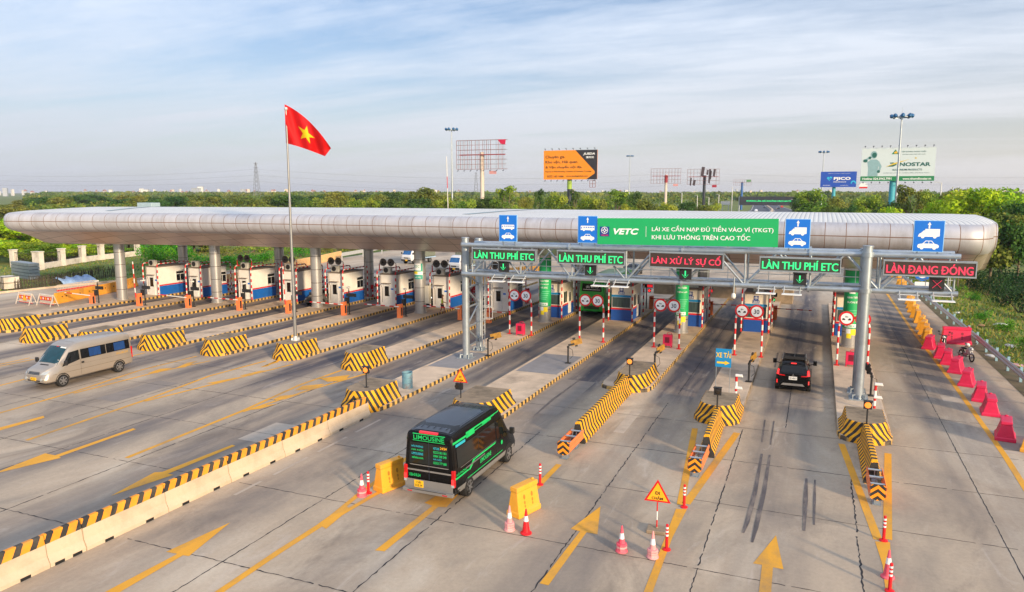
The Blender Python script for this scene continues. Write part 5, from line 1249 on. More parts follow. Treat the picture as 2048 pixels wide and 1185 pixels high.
def in_star(u, v):
    x, y = (u - .5) * 1.5, -(v - .5); r = math.hypot(x, y); a = math.atan2(x, y) % (2 * math.pi / 5)
    if a > math.pi / 5: a = 2 * math.pi / 5 - a
    R1, r1 = .30, .30 * .382; ax, ay = 0, R1; bx, by = r1 * math.sin(math.pi / 5), r1 * math.cos(math.pi / 5)
    px_, py2 = r * math.sin(a), r * math.cos(a)
    return (bx - ax) * (py2 - ay) - (by - ay) * (px_ - ax) < 0
S = [1.0 if in_star(i / NU, j / NV) else 0.0 for j in range(NV + 1) for i in range(NU + 1)]
Q = [(j * (NU + 1) + i, j * (NU + 1) + i + 1, (j + 1) * (NU + 1) + i + 1, (j + 1) * (NU + 1) + i) for j in range(NV) for i in range(NU)]
o = np_mesh('national_flag', [tuple(p) for p in V], Q, [flag_material()], np.zeros(len(Q)), smooth=True); a_ = o.data.attributes.new('star', 'FLOAT', 'POINT'); a_.data.foreach_set('value', np.array(S, np.float32))
tag(o, 'red flag with a yellow five pointed star flying from the tall pole', 'flag')

# ---- guardrail on the right edge
t = T('guardrail', 'grey steel guardrail with bluish posts along the grass verge', 'guardrail', (11.3, 40, 0)); gM2 = Matrix.Translation((-11.3, -40, 0))
gy = [26, 40, 47.7, 59.5, 70, 78.6, 95, 107, 125, 150]; gx = [11.35, 11.3, 11.25, 11.0, 10.75, 10.5, 10.2, 9.95, 9.3, 8.2]
mb = MB(gM2); yy = np.arange(26, 150, 3.0)
prof = [(.42, 0), (.5, -.045), (.56, -.045), (.62, 0), (.70, -.045), (.76, -.045), (.84, 0)]
for a, b in zip(yy, yy[1:]):
    xa, xb = np.interp(a, gy, gx), np.interp(b, gy, gx)
    for (z0, d0), (z1, d1) in zip(prof, prof[1:]): mb.add([(xa + d0, a, z0), (xb + d0, b, z0), (xb + d1, b, z1), (xa + d1, a, z1)], [(0, 3, 2, 1)], m_galv)
    mb.add([(xa + .03, a, .42), (xb + .03, b, .42), (xb + .03, b, .84), (xa + .03, a, .84)], [(0, 1, 2, 3)], m_galv)
    mb.add([(xa, a, .84), (xb, b, .84), (xb + .03, b, .84), (xa + .03, a, .84)], [(0, 1, 2, 3)], m_galv)
mb.build('rail', t)
m_gpost = mat('guardrail_post', c(150, 186, 200), .5, .3, var=.08)
for y in np.arange(27, 125, 2.9):
    x = np.interp(y, gy, gx); mb = MB(gM2); mb.box((x + .2, y, .25), (.14, .14, 1.3), m_gpost); mb.box((x + .1, y, .63), (.14, .3, .3), m_gpost); mb.build('post', t)

# ================================================================== the left side
def pt(x, y): return Vector((x, y, 0))
# yellow concrete wall of barriers: separate lengths
m_yconc = mat('yellow_concrete', c(226, 158, 50), .8, var=.12, scale=1.0, dirt=c(150, 110, 60), da=.7)
P0, P1 = g(112, 608), g(240, 581); P2 = g(272, 572)
ends = [P0 + (P1 - P0) * (k / 5) for k in range(6)] + [P1 + (P2 - P1) * (k / 2) for k in (1, 2)]
for i, (a, b) in enumerate(zip(ends, ends[1:])):
    d = b - a; ln = d.length - .05; mb = MB(); jersey(mb, 0, ln, m_yconc, h=1.05, wb=.32, wt=.14)
    for k in (.35, .65): 
        for s in (-1, 1): mb.tube((s * .18, ln * k, .62), (s * .225, ln * k, .62), .06, m_rubber)
    o = mb.build('yellow_barrier', loc=(a.x, a.y, .004)); o.rotation_euler = (0, 0, math.atan2(-d.x, d.y)); tag(o, 'yellow concrete barrier length in the wall beside the outermost canopy column', 'barrier', 'yellow concrete wall of barriers')
# peach barriers behind the booths
m_peach = mat('peach_concrete', c(226, 178, 120), .85, var=.1, dirt=c(160, 130, 96), da=.5)
pp = [(455, 568), (500, 556), (545, 546), (600, 534), (650, 524), (682, 516)]
for a, b in zip(pp, pp[1:]):
    A, B = g(*a), g(*b); n = max(1, round((B - A).length / 4.5))
    for k in range(n):
        p, q = A + (B - A) * (k / n), A + (B - A) * ((k + 1) / n); d = q - p; mb = MB(); jersey(mb, 0, d.length - .06, m_peach, h=1.15)
        o = mb.build('peach_barrier', loc=(p.x, p.y, .004)); o.rotation_euler = (0, 0, math.atan2(-d.x, d.y)); tag(o, 'sunlit peach concrete barrier length on the far side behind the booths', 'barrier', 'peach barriers behind the booths')
# far guardrail
A, B = g(684, 522), g(800, 500); t = T('guardrail', 'pale guardrail along the far left edge behind the booths', 'guardrail', A)
mb = MB(Matrix.Translation(-A)); mb.bar(A + Vector((0, 0, 1.0)), B + Vector((0, 0, 1.0)), .08, m_galv_white, .55); C2 = B + (B - A) * 1.6; mb.bar(B + Vector((0, 0, 1.0)), C2 + Vector((0, 0, 1.0)), .08, m_galv_white, .55); mb.build('rail', t)
for k in range(9): p = A + (C2 - A) * (k / 8); mb = MB(Matrix.Translation(-A)); mb.box((p.x, p.y, .5), (.15, .15, 1.0), m_galv_white); mb.build('post', t)
# yellow lattice fence seen behind the booths near the poster column
m_yfen = mat('amber_fence', c(228, 170, 70), .7, var=.1)
for (a, b), lab in zip([((800, 578), (850, 566)), ((945, 572), (1085, 556))], ['amber slatted fence beside the poster column', 'amber slatted fence behind the gantry ladder']):
    A, B = g(*a), g(*b); t = T('slatted_fence', lab, 'fence', A); n = int((B - A).length / .35); mb = MB(Matrix.Translation(-A))
    for k in range(n + 1): p = A + (B - A) * (k / n); mb.box((p.x, p.y, .85), (.16, .16, 1.7), m_yfen)
    mb.build('slats', t); mb = MB(Matrix.Translation(-A)); mb.bar(A + Vector((0, 0, 1.5)), B + Vector((0, 0, 1.5)), .06, m_yfen); mb.bar(A + Vector((0, 0, .4)), B + Vector((0, 0, .4)), .06, m_yfen); mb.build('rail', t)
# brown concrete blocks behind the right booths
for (px, py_), lab in zip([(1322, 596), (1440, 604), (1560, 612)], ['brown concrete block behind booth 204', 'brown concrete block behind booth 203', 'brown concrete block behind the green exit lamp']):
    p = g(px, py_); mb = MB(); mb.box((0, 0, .75), (2.2, 3.0, 1.5), m_conc_dark); o = mb.build('concrete_block', bevel=.05, loc=(p.x, p.y + 3, .004)); tag(o, lab, 'block', 'brown concrete blocks at the island ends')
# barricades
m_dullw = mat('dull_white', c(196, 186, 176), .7, var=.1)
def barricade(px, py_, lab, rz, warn):
    p = g(px, py_); t = T('barricade', lab, 'barricade', (p.x, p.y, .004), rz, 'white slatted barricades'); w_ = 2.4
    for s in (-1, 1):
        mb = MB(); x = s * w_ / 2
        mb.bar((x, -.4, 0), (x, 0, 1.15), .06, m_dullw); mb.bar((x, .4, 0), (x, 0, 1.15), .06, m_dullw); mb.bar((x, -.3, .3), (x, .3, .3), .05, m_dullw); mb.build('end_frame', t)
    mb = MB()
    for z, m in ((1.1, m_white), (.2, m_red)): mb.bar((-w_ / 2, -.05, z), (w_ / 2, -.05, z), .06, m)
    for k in range(14): x = -w_ / 2 + w_ * (k + .5) / 14; mb.bar((x, -.06, .2), (x, -.06, 1.1), .035, m_dullw)
    mb.box((0, -.1, .72), (w_ * .86, .03, .36), m_red)
    for k in range(5): mb.box((-w_ * .36 + k * w_ * .18, -.118, .72), (.2, .01, .2), m_sign_amber if k % 2 == 0 else m_white)
    mb.build('slatted_panel', t)
    if warn:
        mb = MB(); mb.prism([(-.36, .4), (.36, .4), (0, 1.0)], -.16, -.13, m_sign_amber, 'y'); mb.build('warning_triangle', t)
barricade(53, 609, 'white slatted barricade with an orange warning triangle', R(-8), True); barricade(95, 612, 'white slatted barricade without triangle, touching the yellow wall', R(-8), False)
t = T('long_barricade', 'long low white slatted barrier behind the yellow wall', 'barricade', g(116, 596)); A, B = g(116, 597), g(192, 585); mb = MB(Matrix.Translation(-g(116, 596)))
for z in (.9, 1.35): mb.bar(A + Vector((0, 0, z)), B + Vector((0, 0, z)), .06, m_dullw)
for k in range(26): p = A + (B - A) * (k / 25); mb.bar(p + Vector((0, 0, .05)), p + Vector((0, 0, 1.35)), .05, m_dullw)
mb.build('slats', t); mb = MB(Matrix.Translation(-g(116, 596))); mb.bar(A + Vector((0, -.05, .8)), B + Vector((0, -.05, .8)), .06, m_red, .2); mb.build('red_rail', t)
# wall with white pillars
m_plaster = mat('old_plaster', c(214, 206, 194), .85, var=.1, scale=1.5, dirt=c(140, 124, 106), da=.7)
pil = [(-6, 540), (29, 535), (78, 540), (125, 532), (166, 525), (203, 520), (276, 512)]
W_ = [g(x, y) for x, y in pil]; Wb = [g(x, y) for x, y in ((0, 545), (60, 547), (125, 540), (165, 533), (202, 529), (276, 520))]
t = T('boundary_wall', 'white boundary wall with square pillars and open railings before the bushes', 'wall', W_[1])
M0 = Matrix.Translation(-W_[1])
for i, p in enumerate(W_[1:]):
    mb = MB(M0); w2 = 1.5 if i == 1 else .8; mb.box((p.x, p.y, 1.25), (w2, .7, 2.5), m_plaster); mb.box((p.x, p.y, 2.56), (w2 + .16, .86, .12), m_plaster); mb.build('pillar', t)
mb = MB(M0); q = [W_[1]] + W_[2:]
for a, b in zip(q, q[1:]): mb.bar(a + Vector((0, 0, .42)), b + Vector((0, 0, .42)), .3, m_plaster, .84)
mb.build('low_wall', t)
mb = MB(M0); m_rail = mat('rusty_railing', c(74, 66, 54), .7, .3, var=.2)
for a, b in zip(q, q[1:]):
    n = int((b - a).length / .4)
    for k in range(n): p = a + (b - a) * (k / n); mb.bar(p + Vector((0, 0, .8)), p + Vector((0, 0, 2.3)), .03, m_rail)
    mb.bar(a + Vector((0, 0, 2.2)), b + Vector((0, 0, 2.2)), .05, m_rail)
mb.build('railing', t)
# stacks and boxes on the grass
p = g(52, 556); t = T('steel_plank_stack', 'stack of grey corrugated steel planks on the grass', 'stack', (p.x, p.y, -.06), R(-14)); m_plank = mat('steel_plank', c(150, 158, 162), .5, .4, var=.12)
for k in range(5):
    mb = MB(); mb.box((0, 0, .22 + k * .42), (5.6, 1.2, .36), m_plank); mb.box((0, 0, .02 + k * .42), (5.2, 1.0, .05), m_rubber); mb.build('plank', t)
p = g(16, 577); t = T('white_crate', 'pale wire-sided crate standing on the grass at the road edge', 'crate', (p.x, p.y, -.06), R(-15)); mb = MB(); mb.box((0, 0, .75), (2.6, 1.6, 1.35), m_plaster); mb.build('load', t)
mb = MB()
for x in np.linspace(-1.35, 1.35, 7): mb.bar((x, -.85, 0), (x, -.85, 1.5), .05, m_rail)
for z in (.1, .8, 1.5): mb.bar((-1.35, -.85, z), (1.35, -.85, z), .05, m_rail); mb.bar((1.35, -.85, z), (1.35, .85, z), .05, m_rail)
mb.build('cage', t)
A, B = g(30, 583), g(234, 553); t = T('reinforcing_cage', 'long low brown line of reinforcing bars along the grass', 'rebar', A); mb = MB(Matrix.Translation(-A)); n = 130
for k in range(n): 
    p = A + (B - A) * (k / n); d = Vector((rnd.uniform(-.15, .15), rnd.uniform(-.15, .15), 0)); mb.bar(p, p + d + Vector((0, 0, rnd.uniform(1.0, 1.5))), .05, m_rail)
for z in (.3, .7, 1.05): mb.bar(A + Vector((0, 0, z)), B + Vector((0, 0, z)), .04, m_rail)
mb.build('bars', t)
A, B = g(112, 570), g(180, 562); t = T('tarpaulin_pile', 'pile covered by blue and white tarpaulins behind the reinforcing bars', 'pile', A); mb = MB(Matrix.Translation(-A)); m_tarp = mat('tarpaulin', c(150, 176, 206), .5, var=.3, scale=.8, dirt=c(40, 80, 150), da=.9)
NX_, NY_ = 26, 6; d = B - A; s = Vector((-d.y, d.x, 0)).normalized(); vs = []
for i in range(NX_ + 1):
    for j in range(NY_ + 1): vs.append(A + d * (i / NX_) + s * (j - NY_ / 2) * .5 + Vector((0, 0, (.75 + .12 * math.sin(i * .9) + .15 * rnd.random()) * max(0, 1 - abs(j - NY_ / 2) / (NY_ / 2)) ** .5 - .05)))
mb.add(vs, [(i * (NY_ + 1) + j, (i + 1) * (NY_ + 1) + j, (i + 1) * (NY_ + 1) + j + 1, i * (NY_ + 1) + j + 1) for i in range(NX_) for j in range(NY_)], m_tarp); mb.build('cover', t)
# litter on the verge
m_lit = mat('pale_litter', c(214, 210, 200), .7)
for px, py_, k in [(1865, 608, 'pale blue'), (1913, 632, 'white'), (2003, 653, 'white'), (1963, 658, 'brown'), (2035, 740, 'pink'), (2020, 700, 'white'), (1985, 722, 'white')]:
    p = g(px, py_, -.3); p.z = terrain_z(p.x, p.y); mb = MB(); q = rnd.uniform(.25, .5)
    mb.lathe([(.02, .0), (q, .04), (q * .7, q * .35), (q * .2, q * .42)], mat('litter_' + k.replace(' ', '_'), {'white': c(220, 218, 212), 'pale blue': c(150, 190, 200), 'brown': c(190, 140, 90), 'pink': c(220, 170, 170)}[k], .7), (0, 0, 0), 7, smooth=False)
    o = mb.build('litter', loc=(p.x, p.y, p.z + .02)); o.scale = (1.5, .8, .7); o.rotation_euler = (0, 0, rnd.uniform(0, 3)); tag(o, 'scrap of ' + k + ' litter lying on the grass verge beyond the guardrail', 'litter', 'litter on the verge')
p = oy(1845, 548, 88); t = T('round_road_sign', 'round blue road sign with a white plate below, beyond the guardrail', 'road sign', (p.x, 88, terrain_z(p.x, 88))); zc = p.z - t.location.z
mb = MB(); disc(mb, 0, zc, .75, -.06, m_blue_sign); disc(mb, 0, zc, .45, -.075, m_sign_white); mb.build('disc', t); mb = MB(); mb.box((0, -.06, zc - 1.25), (1.3, .03, .8), m_sign_white); mb.build('plate', t); mb = MB(); mb.tube((0, 0, 0), (0, 0, zc + .5), .05, m_galv); mb.build('post', t)

# ================================================================== vehicles (forward = +Y, origin on the road under the middle)
m_tyre = m_rubber; m_rim = mat('alloy_rim', c(150, 150, 152), .35, .7, var=.05)
m_tail = mat('tail_lamp_red', c(190, 16, 22), .25, var=.05); m_head = mat('head_lamp', c(164, 172, 178), .2, var=.03)
m_plate_y = mat('plate_yellow', c(242, 188, 30), .5, var=.03); m_plate_w = mat('plate_white', c(224, 224, 222), .5, var=.03)
m_trim = mat('black_trim', c(28, 28, 30), .55, var=.08)
class Car:
    """body lofted through sections (y, z floor, z belt, z top, half width low, half width belt, half width top)"""
    def __init__(s, t, secs, paint, roofr=.12, lower=None):
        s.t = t; s.secs = secs; mb = MB(); n = None; rings = []
        for (y, z0, zb_, z1, w0, w1, w2) in secs:
            r = min(roofr, (z1 - zb_) * .45)
            half = [(w0 * .90, z0), (w0 * .985, z0 + .07), (w0, z0 + .18), ((w0 + w1) / 2 * 1.004, (z0 + .18 + zb_) / 2), (w1, zb_), (w2 + (w1 - w2) * .35, zb_ + (z1 - zb_) * .6), (w2, z1 - r), (w2 - r * .35, z1 - r * .3), (w2 - r * 1.15, z1), (w2 * .4, z1 + .015)]
            rings.append([(-x, y, z) for x, z in half] + [(x, y, z) for x, z in half[::-1]])
        n = len(rings[0]); vs = [p for r in rings for p in r]
        mb.add(vs, [(k * n + i, (k + 1) * n + i, (k + 1) * n + (i + 1) % n, k * n + (i + 1) % n) for k in range(len(rings) - 1) for i in range(n)], paint, True)
        mb.add(rings[0], [tuple(range(n))], paint); mb.add(rings[-1], [tuple(range(n))[::-1]], paint)
        s.body = mb.build('body', t, auto=32)
        me = s.body.data; s.bvh = BVHTree.FromPolygons([v.co[:] for v in me.vertices], [tuple(p.vertices) for p in me.polygons])
    def hit(s, axis, sign, a, b, off):
        if axis == 'x': o, d = Vector((sign * 6, a, b)), Vector((-sign, 0, 0))
        elif axis == 'y': o, d = Vector((a, sign * 12, b)), Vector((0, -sign, 0))
        else: o, d = Vector((a, b, 9)), Vector((0, 0, -1))
        h = s.bvh.ray_cast(o, d)
        if h[0] is None: return None
        nn = h[1] if h[1].dot(-d) > 0 else -h[1]
        return h[0] + nn * off
    def patch(s, mb, axis, sign, quad, m, off=.012, nu=8, nv=4):
        """a skin over the body: quad = four corners (a, b) in the side (y,z), end (x,z) or top (x,y) view"""
        P = []; q = [Vector((*p, 0)) for p in quad]
        for j in range(nv + 1):
            for i in range(nu + 1):
                u, v = i / nu, j / nv; w_ = (q[0] * (1 - u) + q[1] * u) * (1 - v) + (q[3] * (1 - u) + q[2] * u) * v
                P.append(s.hit(axis, sign, w_.x, w_.y, off))
        fs = [(j * (nu + 1) + i, j * (nu + 1) + i + 1, (j + 1) * (nu + 1) + i + 1, (j + 1) * (nu + 1) + i) for j in range(nv) for i in range(nu)]
        fs = [f for f in fs if all(P[k] is not None for k in f)]
        mb.add([p if p is not None else Vector((0, 0, .5)) for p in P], fs, m, True)
    def skin(s, name, patches, parent=None):
        mb = MB()
        for (axis, sign, quad, m, off) in patches: s.patch(mb, axis, sign, quad, m, off)
        return mb.build(name, parent or s.t)
    def text(s, mb, axis, sign, body, a, b, w_, h, m, off=.016, bold=.01, shear=0.0):
        vs, fs = text_mesh(body, bold, shear, 1.0); lo, hi = vs.min(0), vs.max(0); P = []
        for p in vs:
            u = (p[0] - (lo[0] + hi[0]) / 2) * w_ / (hi[0] - lo[0]); v = (p[1] - (lo[1] + hi[1]) / 2) * h / (hi[1] - lo[1])
            if axis == 'x': u *= sign
            elif axis == 'y': u *= -sign
            P.append(s.hit(axis, sign, a + u, b + v, off) or Vector((0, 0, .5)))
        mb.add(P, fs, m)
    def wheels(s, ys_, hw, r=.36, wd=.24, arch=True, rim=None):
        for y in ys_:
            for sg in (-1, 1):
                x = sg * (hw - wd / 2 + .02); w = T('wheel', None, None, (x, y, r)); w.parent = s.t
                del_ = [k for k in w.keys()]
                mb = MB(); mb.M = Matrix.Rotation(R(90), 4, 'Y')
                mb.lathe([(r * .60, -wd / 2), (r * .94, -wd / 2), (r, -wd / 2 + .03), (r, wd / 2 - .03), (r * .94, wd / 2), (r * .60, wd / 2)], m_tyre, (0, 0, 0), 24); mb.build('tyre', w)
                mb = MB(); mb.M = Matrix.Rotation(R(90), 4, 'Y'); z = sg * wd / 2
                mb.lathe([(r * .66, z - sg * .01), (r * .66, z + sg * .006)], m_trim, (0, 0, 0), 24); mb.lathe([(r * .665, z + sg * .004), (r * .60, z + sg * .012)], m_rim, (0, 0, 0), 24); mb.lathe([(r * .585, z + sg * .012), (r * .585, z + sg * .015)], m_trim, (0, 0, 0), 24)
                for k in range(6):
                    a = k * math.pi / 3; ca, sa = math.cos(a), math.sin(a); tx, ty = -sa, ca
                    p = [(r * .12 * ca + q * .04 * tx, r * .12 * sa + q * .04 * ty) for q in (-1, 1)] + [(r * .6 * ca + q * .035 * tx, r * .6 * sa + q * .035 * ty) for q in (1, -1)]
                    mb.flat([(px_, py_, z + sg * .022) for px_, py_ in p], rim or m_rim)
                mb.tube((0, 0, z + sg * .01), (0, 0, z + sg * .034), r * .16, rim or m_rim, n=12); mb.build('rim', w)
            if arch:
                for sg in (-1, 1):
                    mb = MB(); P = []
                    for k in range(19):
                        a = R(-20 + 220 * k / 18); P.append((y + (r + .075) * math.cos(a), r + (r + .075) * math.sin(a)))
                    pts = [s.hit('x', sg, u, max(v, s.secs[0][1] + .02), .006) for u, v in P]; c0 = s.hit('x', sg, y, r + .05, .006)
                    if all(p is not None for p in pts) and c0 is not None:
                        mb.add([c0] + pts, [(0, i, i + 1) for i in range(1, len(pts))], m_rubber); mb.build('wheel_arch', s.t)
    def mirrors(s, y, z, hw, m):
        for sg in (-1, 1):
            mb = MB(); mb.bar((sg * hw * .96, y, z - .05), (sg * (hw + .16), y + .02, z), .05, m_trim); mb.box((sg * (hw + .2), y + .02, z + .05), (.2, .12, .26), m); mb.build('mirror', s.t, bevel=.02)
# ---- black high-roof van from behind
m_vanblk = mat('black_gloss', c(9, 9, 10), .26, var=.08, scale=1.0, spec=.28); m_silver = mat('silver_cladding', c(150, 148, 146), .38, .5, var=.06)
m_roofblk = mat('dark_roof_paint', c(30, 36, 48), .30, var=.14, scale=2.0, dirt=c(70, 78, 90), da=.5, coat=.3)
m_lime = mat('green_decal', c(20, 190, 100), .45, var=.04); m_cyan = mat('cyan_decal', c(40, 170, 190), .45, var=.04)
t = T('passenger_van', 'black high roof van with green stripes and lettering, seen from behind', 'van', (-12.28, 25.05, .004))
L2 = 2.95
secs = [(-L2, .42, 1.22, 2.50, .97, .965, .86), (-L2 + .06, .36, 1.22, 2.60, 1.02, 1.015, .90), (-2.2, .34, 1.22, 2.66, 1.03, 1.02, .91), (.4, .34, 1.22, 2.66, 1.03, 1.02, .91), (1.0, .34, 1.22, 2.58, 1.03, 1.02, .90), (1.35, .34, 1.22, 2.38, 1.03, 1.02, .88), (1.75, .34, 1.20, 1.92, 1.03, 1.01, .86), (2.05, .34, 1.12, 1.50, 1.03, 1.0, .84), (2.2, .34, 1.02, 1.30, 1.02, .99, .82), (2.6, .36, .92, 1.16, 1.0, .95, .76), (2.85, .40, .80, 1.02, .93, .85, .66), (2.95, .45, .72, .86, .82, .72, .52)]
van = Car(t, secs, m_vanblk, .16)
van.skin('roof_panel', [('z', 1, [(-.78, -2.8), (.78, -2.8), (.78, .85), (-.78, .85)], m_roofblk, .012)])
mb = MB()
for k in range(5): x = -.5 + k * .25; van.patch(mb, 'z', 1, [(x - .02, -2.6), (x + .02, -2.6), (x + .02, .5), (x - .02, .5)], m_vanblk, .02, 6, 1)
mb.build('roof_rib', t)
m_vglass = mat('tinted_glass', c(14, 22, 22), .08, var=.2, spec=.7)
van.skin('windscreen', [('z', 1, [(-.72, 1.22), (.72, 1.22), (.84, 2.1), (-.84, 2.1)], m_glass, .014)])
van.skin('rear_window', [('y', -1, [(-.80, 1.42), (.80, 1.42), (.76, 2.20), (-.76, 2.20)], m_vglass, .012)])
for sg in (1, -1):
    van.skin('side_window', [('x', sg, [(-2.7, 1.34), (.62, 1.34), (.62, 2.06), (-2.7, 2.06)], m_vglass, .010)])
    van.skin('front_window', [('x', sg, [(.72, 1.28), (1.78, 1.18), (1.34, 2.0), (.72, 2.04)], m_vglass, .012)])
    van.skin('lower_cladding', [('x', sg, [(-2.9, .37), (2.5, .37), (2.5, .60), (-2.9, .64)], m_silver, .008)])
    pts = [[(-2.9, .98), (-1.9, 1.0), (-1.9, 1.06), (-2.9, 1.05)], [(-1.9, 1.0), (-1.5, 1.28), (-1.25, 1.28), (-1.75, .98)], [(-1.5, 1.22), (.5, 1.22), (.6, 1.28), (-1.4, 1.28)], [(-2.0, .72), (1.2, .72), (1.2, .75), (-2.0, .75)]]
    top = [[(-2.9, 2.24), (-1.7, 2.24), (-1.7, 2.32), (-2.9, 2.32)], [(-1.9, 2.18), (-1.2, 2.18), (-1.2, 2.40), (-1.9, 2.40)], [(-1.2, 2.34), (.6, 2.34), (.6, 2.40), (-1.2, 2.40)], [(-.5, 2.24), (.3, 2.26), (.3, 2.34), (-.5, 2.34)], [(.2, 2.36), (1.1, 2.36), (1.1, 2.40), (.2, 2.40)], [(-1.2, 2.24), (.2, 2.28), (.2, 2.31), (-1.2, 2.27)]]
    van.skin('green_stripe', [('x', sg, q, m_lime, .016) for q in pts + top])
    mb = MB(); van.patch(mb, 'x', sg, [(-2.75, 2.10), (-2.0, 2.10), (-2.0, 2.2), (-2.75, 2.2)], m_cyan, .016); van.text(mb, 'x', sg, "HẢI PHÒNG", -2.45, 1.15, .8, .13, m_lime); van.text(mb, 'x', sg, "LIMOUSINE", -.4, 1.0, 1.0, .17, m_lime, bold=.02)
    for k in range(12):
        a0, a1 = k * math.pi / 6, (k + 1) * math.pi / 6; pp_ = [van.hit('x', sg, 1.15 + .09 * math.cos(a), 1.08 + .09 * math.sin(a), .016) for a in (a0, a1)]; mb.add([van.hit('x', sg, 1.15, 1.08, .016)] + pp_, [(0, 1, 2)], m_lime)
    mb.build('side_lettering', t)
    van.skin('door_seam', [('x', sg, [(y_, .62), (y_ + .025, .62), (y_ + .025, 2.1), (y_, 2.1)], m_trim, .011) for y_ in (-.95, .66)] + [('x', sg, [(-2.5, 1.30), (.6, 1.30), (.6, 1.315), (-2.5, 1.315)], m_silver, .013)])
    mb = MB(); mb.box((sg * 1.045, -1.3, 1.16), (.02, 1.6, .05), m_rim); mb.build('side_trim', t)
mb = MB()
van.patch(mb, 'y', -1, [(-.64, 2.26), (.64, 2.26), (.64, 2.28), (-.64, 2.28)], m_lime, .016); van.patch(mb, 'y', -1, [(-.64, 2.50), (.64, 2.50), (.64, 2.52), (-.64, 2.52)], m_lime, .016)
van.text(mb, 'y', -1, "LIMOUSINE", 0, 2.39, 1.22, .16, m_lime, bold=.015)
for (x, z, w_, tx, mm) in [(-.46, 2.06, .46, "HẢI PHÒNG", m_cyan), (-.46, 1.92, .46, "HÀ NỘI", m_lime), (-.46, 1.78, .46, "LIMOUSINE", m_cyan), (-.46, 1.64, .46, "xehaiau.com", m_lime), (.30, 2.06, .24, "HOTLINE", m_cyan), (.58, 2.09, .26, "24/24", m_sign_amber), (.44, 1.92, .52, "02253 801 801", m_lime), (.44, 1.78, .52, "0984 248 248", m_lime), (.34, 1.66, .32, "HÀ NỘI", m_cyan), (.44, 1.53, .52, "02553 777 888", m_lime), (-.58, .98, .46, "15B-018.34", m_lime)]:
    van.text(mb, 'y', -1, tx, x, z, w_, .09 if z > 1.2 else .11, mm, bold=.02)
mb.build('rear_lettering', t)
van.skin('rear_door_seam', [('y', -1, [(-.012, .85), (.012, .85), (.012, 2.25), (-.012, 2.25)], m_roofblk, .014), ('y', -1, [(-.8, 1.38), (.8, 1.38), (.74, 1.35), (-.74, 1.35)], m_silver, .014)])
van.skin('rear_trim', [('y', -1, [(-.92, 1.14), (.92, 1.14), (.92, 1.20), (-.92, 1.20)], m_silver, .012)])
van.skin('bumper', [('y', -1, [(-.96, .44), (.96, .44), (.96, .84), (-.96, .84)], m_silver, .05)])
mb = MB(); mb.box((0, -L2 - .10, .46), (2.0, .16, .12), m_silver); mb.box((0, -L2 - .185, .52), (1.5, .01, .035), m_black)
for s_ in (-.7, .7): mb.box((s_, -L2 - .185, .45), (.2, .012, .05), m_tail)
mb.build('rear_step', t, bevel=.02)
mb = MB(); mb.box((-.40, -L2 - .055, .68), (.36, .02, .25), m_plate_y); mb.text("15B", facing(-.40, -L2 - .068, .74), m_trim, .2, .08); mb.text("018.34", facing(-.40, -L2 - .068, .63), m_trim, .28, .09); mb.build('number_plate', t)
for sg in (-1, 1):
    mb = MB(); mb.box((sg * .95, -L2 + .02, 1.02), (.14, .12, .62), m_tail); lp = mb.build('tail_lamp', t, bevel=.02)
    mb = MB(); mb.box((sg * .95, -L2 - .05, .92), (.10, .02, .2), lamp_red); mb.box((sg * .95, -L2 - .05, .78), (.1, .02, .1), m_head); mb.build('lamp_lens', lp)
    mb = MB(); mb.box((sg * .95, -2.05, .30), (.3, .03, .36), m_rubber); mb.build('mud_flap', t)
mb = MB(); mb.box((0, -L2 + .0, 2.595), (.72, .1, .07), emit('brake_strip', (1, .02, .05, 1), .7)); mb.build('brake_lamp', t)
van.wheels([-1.85, 1.85], 1.03, .37, .25); van.mirrors(1.75, 1.35, 1.02, m_trim)
# ---- silver minibus, coming towards us
m_cham = mat('champagne_silver', c(178, 168, 156), .30, .55, var=.05, scale=1.0, coat=.3)
t = T('passenger_van', 'champagne silver minibus with blue curtains in its side windows', 'van', (-40.25, 30.05, .004), math.pi)
L2 = 2.85
secs = [(-L2, .42, 1.25, 2.10, .95, .94, .84), (-L2 + .08, .38, 1.25, 2.28, .99, .985, .87), (-2.3, .36, 1.25, 2.36, 1.0, .99, .88), (.5, .36, 1.25, 2.36, 1.0, .99, .88), (.95, .36, 1.25, 2.28, 1.0, .99, .87), (1.25, .36, 1.24, 2.12, 1.0, .985, .85), (1.65, .36, 1.2, 1.72, 1.0, .98, .84), (1.95, .36, 1.10, 1.40, 1.0, .97, .82), (2.15, .36, 1.02, 1.24, .995, .96, .80), (2.55, .36, .92, 1.12, .97, .92, .76), (2.75, .38, .80, .98, .92, .84, .66), (2.85, .42, .66, .82, .82, .72, .52)]
mv = Car(t, secs, m_cham, .15)
m_wind = mat('teal_glass', c(12, 58, 70), .12, var=.35, scale=3, spec=.5); m_curtb = mat('blue_curtain', c(8, 56, 112), .6, var=.5, scale=6, stretch=(1, 6, .4))
ws = mv.skin('windscreen', [('z', 1, [(-.70, 1.22), (.70, 1.22), (.82, 2.02), (-.82, 2.02)], m_wind, .014)])
mb = MB(); mv.patch(mb, 'z', 1, [(-.7, 1.24), (-.25, 1.24), (-.25, 1.30), (-.7, 1.30)], m_white, .018); mv.patch(mb, 'z', 1, [(-.08, 1.22), (.12, 1.22), (.12, 1.26), (-.08, 1.26)], m_red, .018); mb.build('sticker', ws)
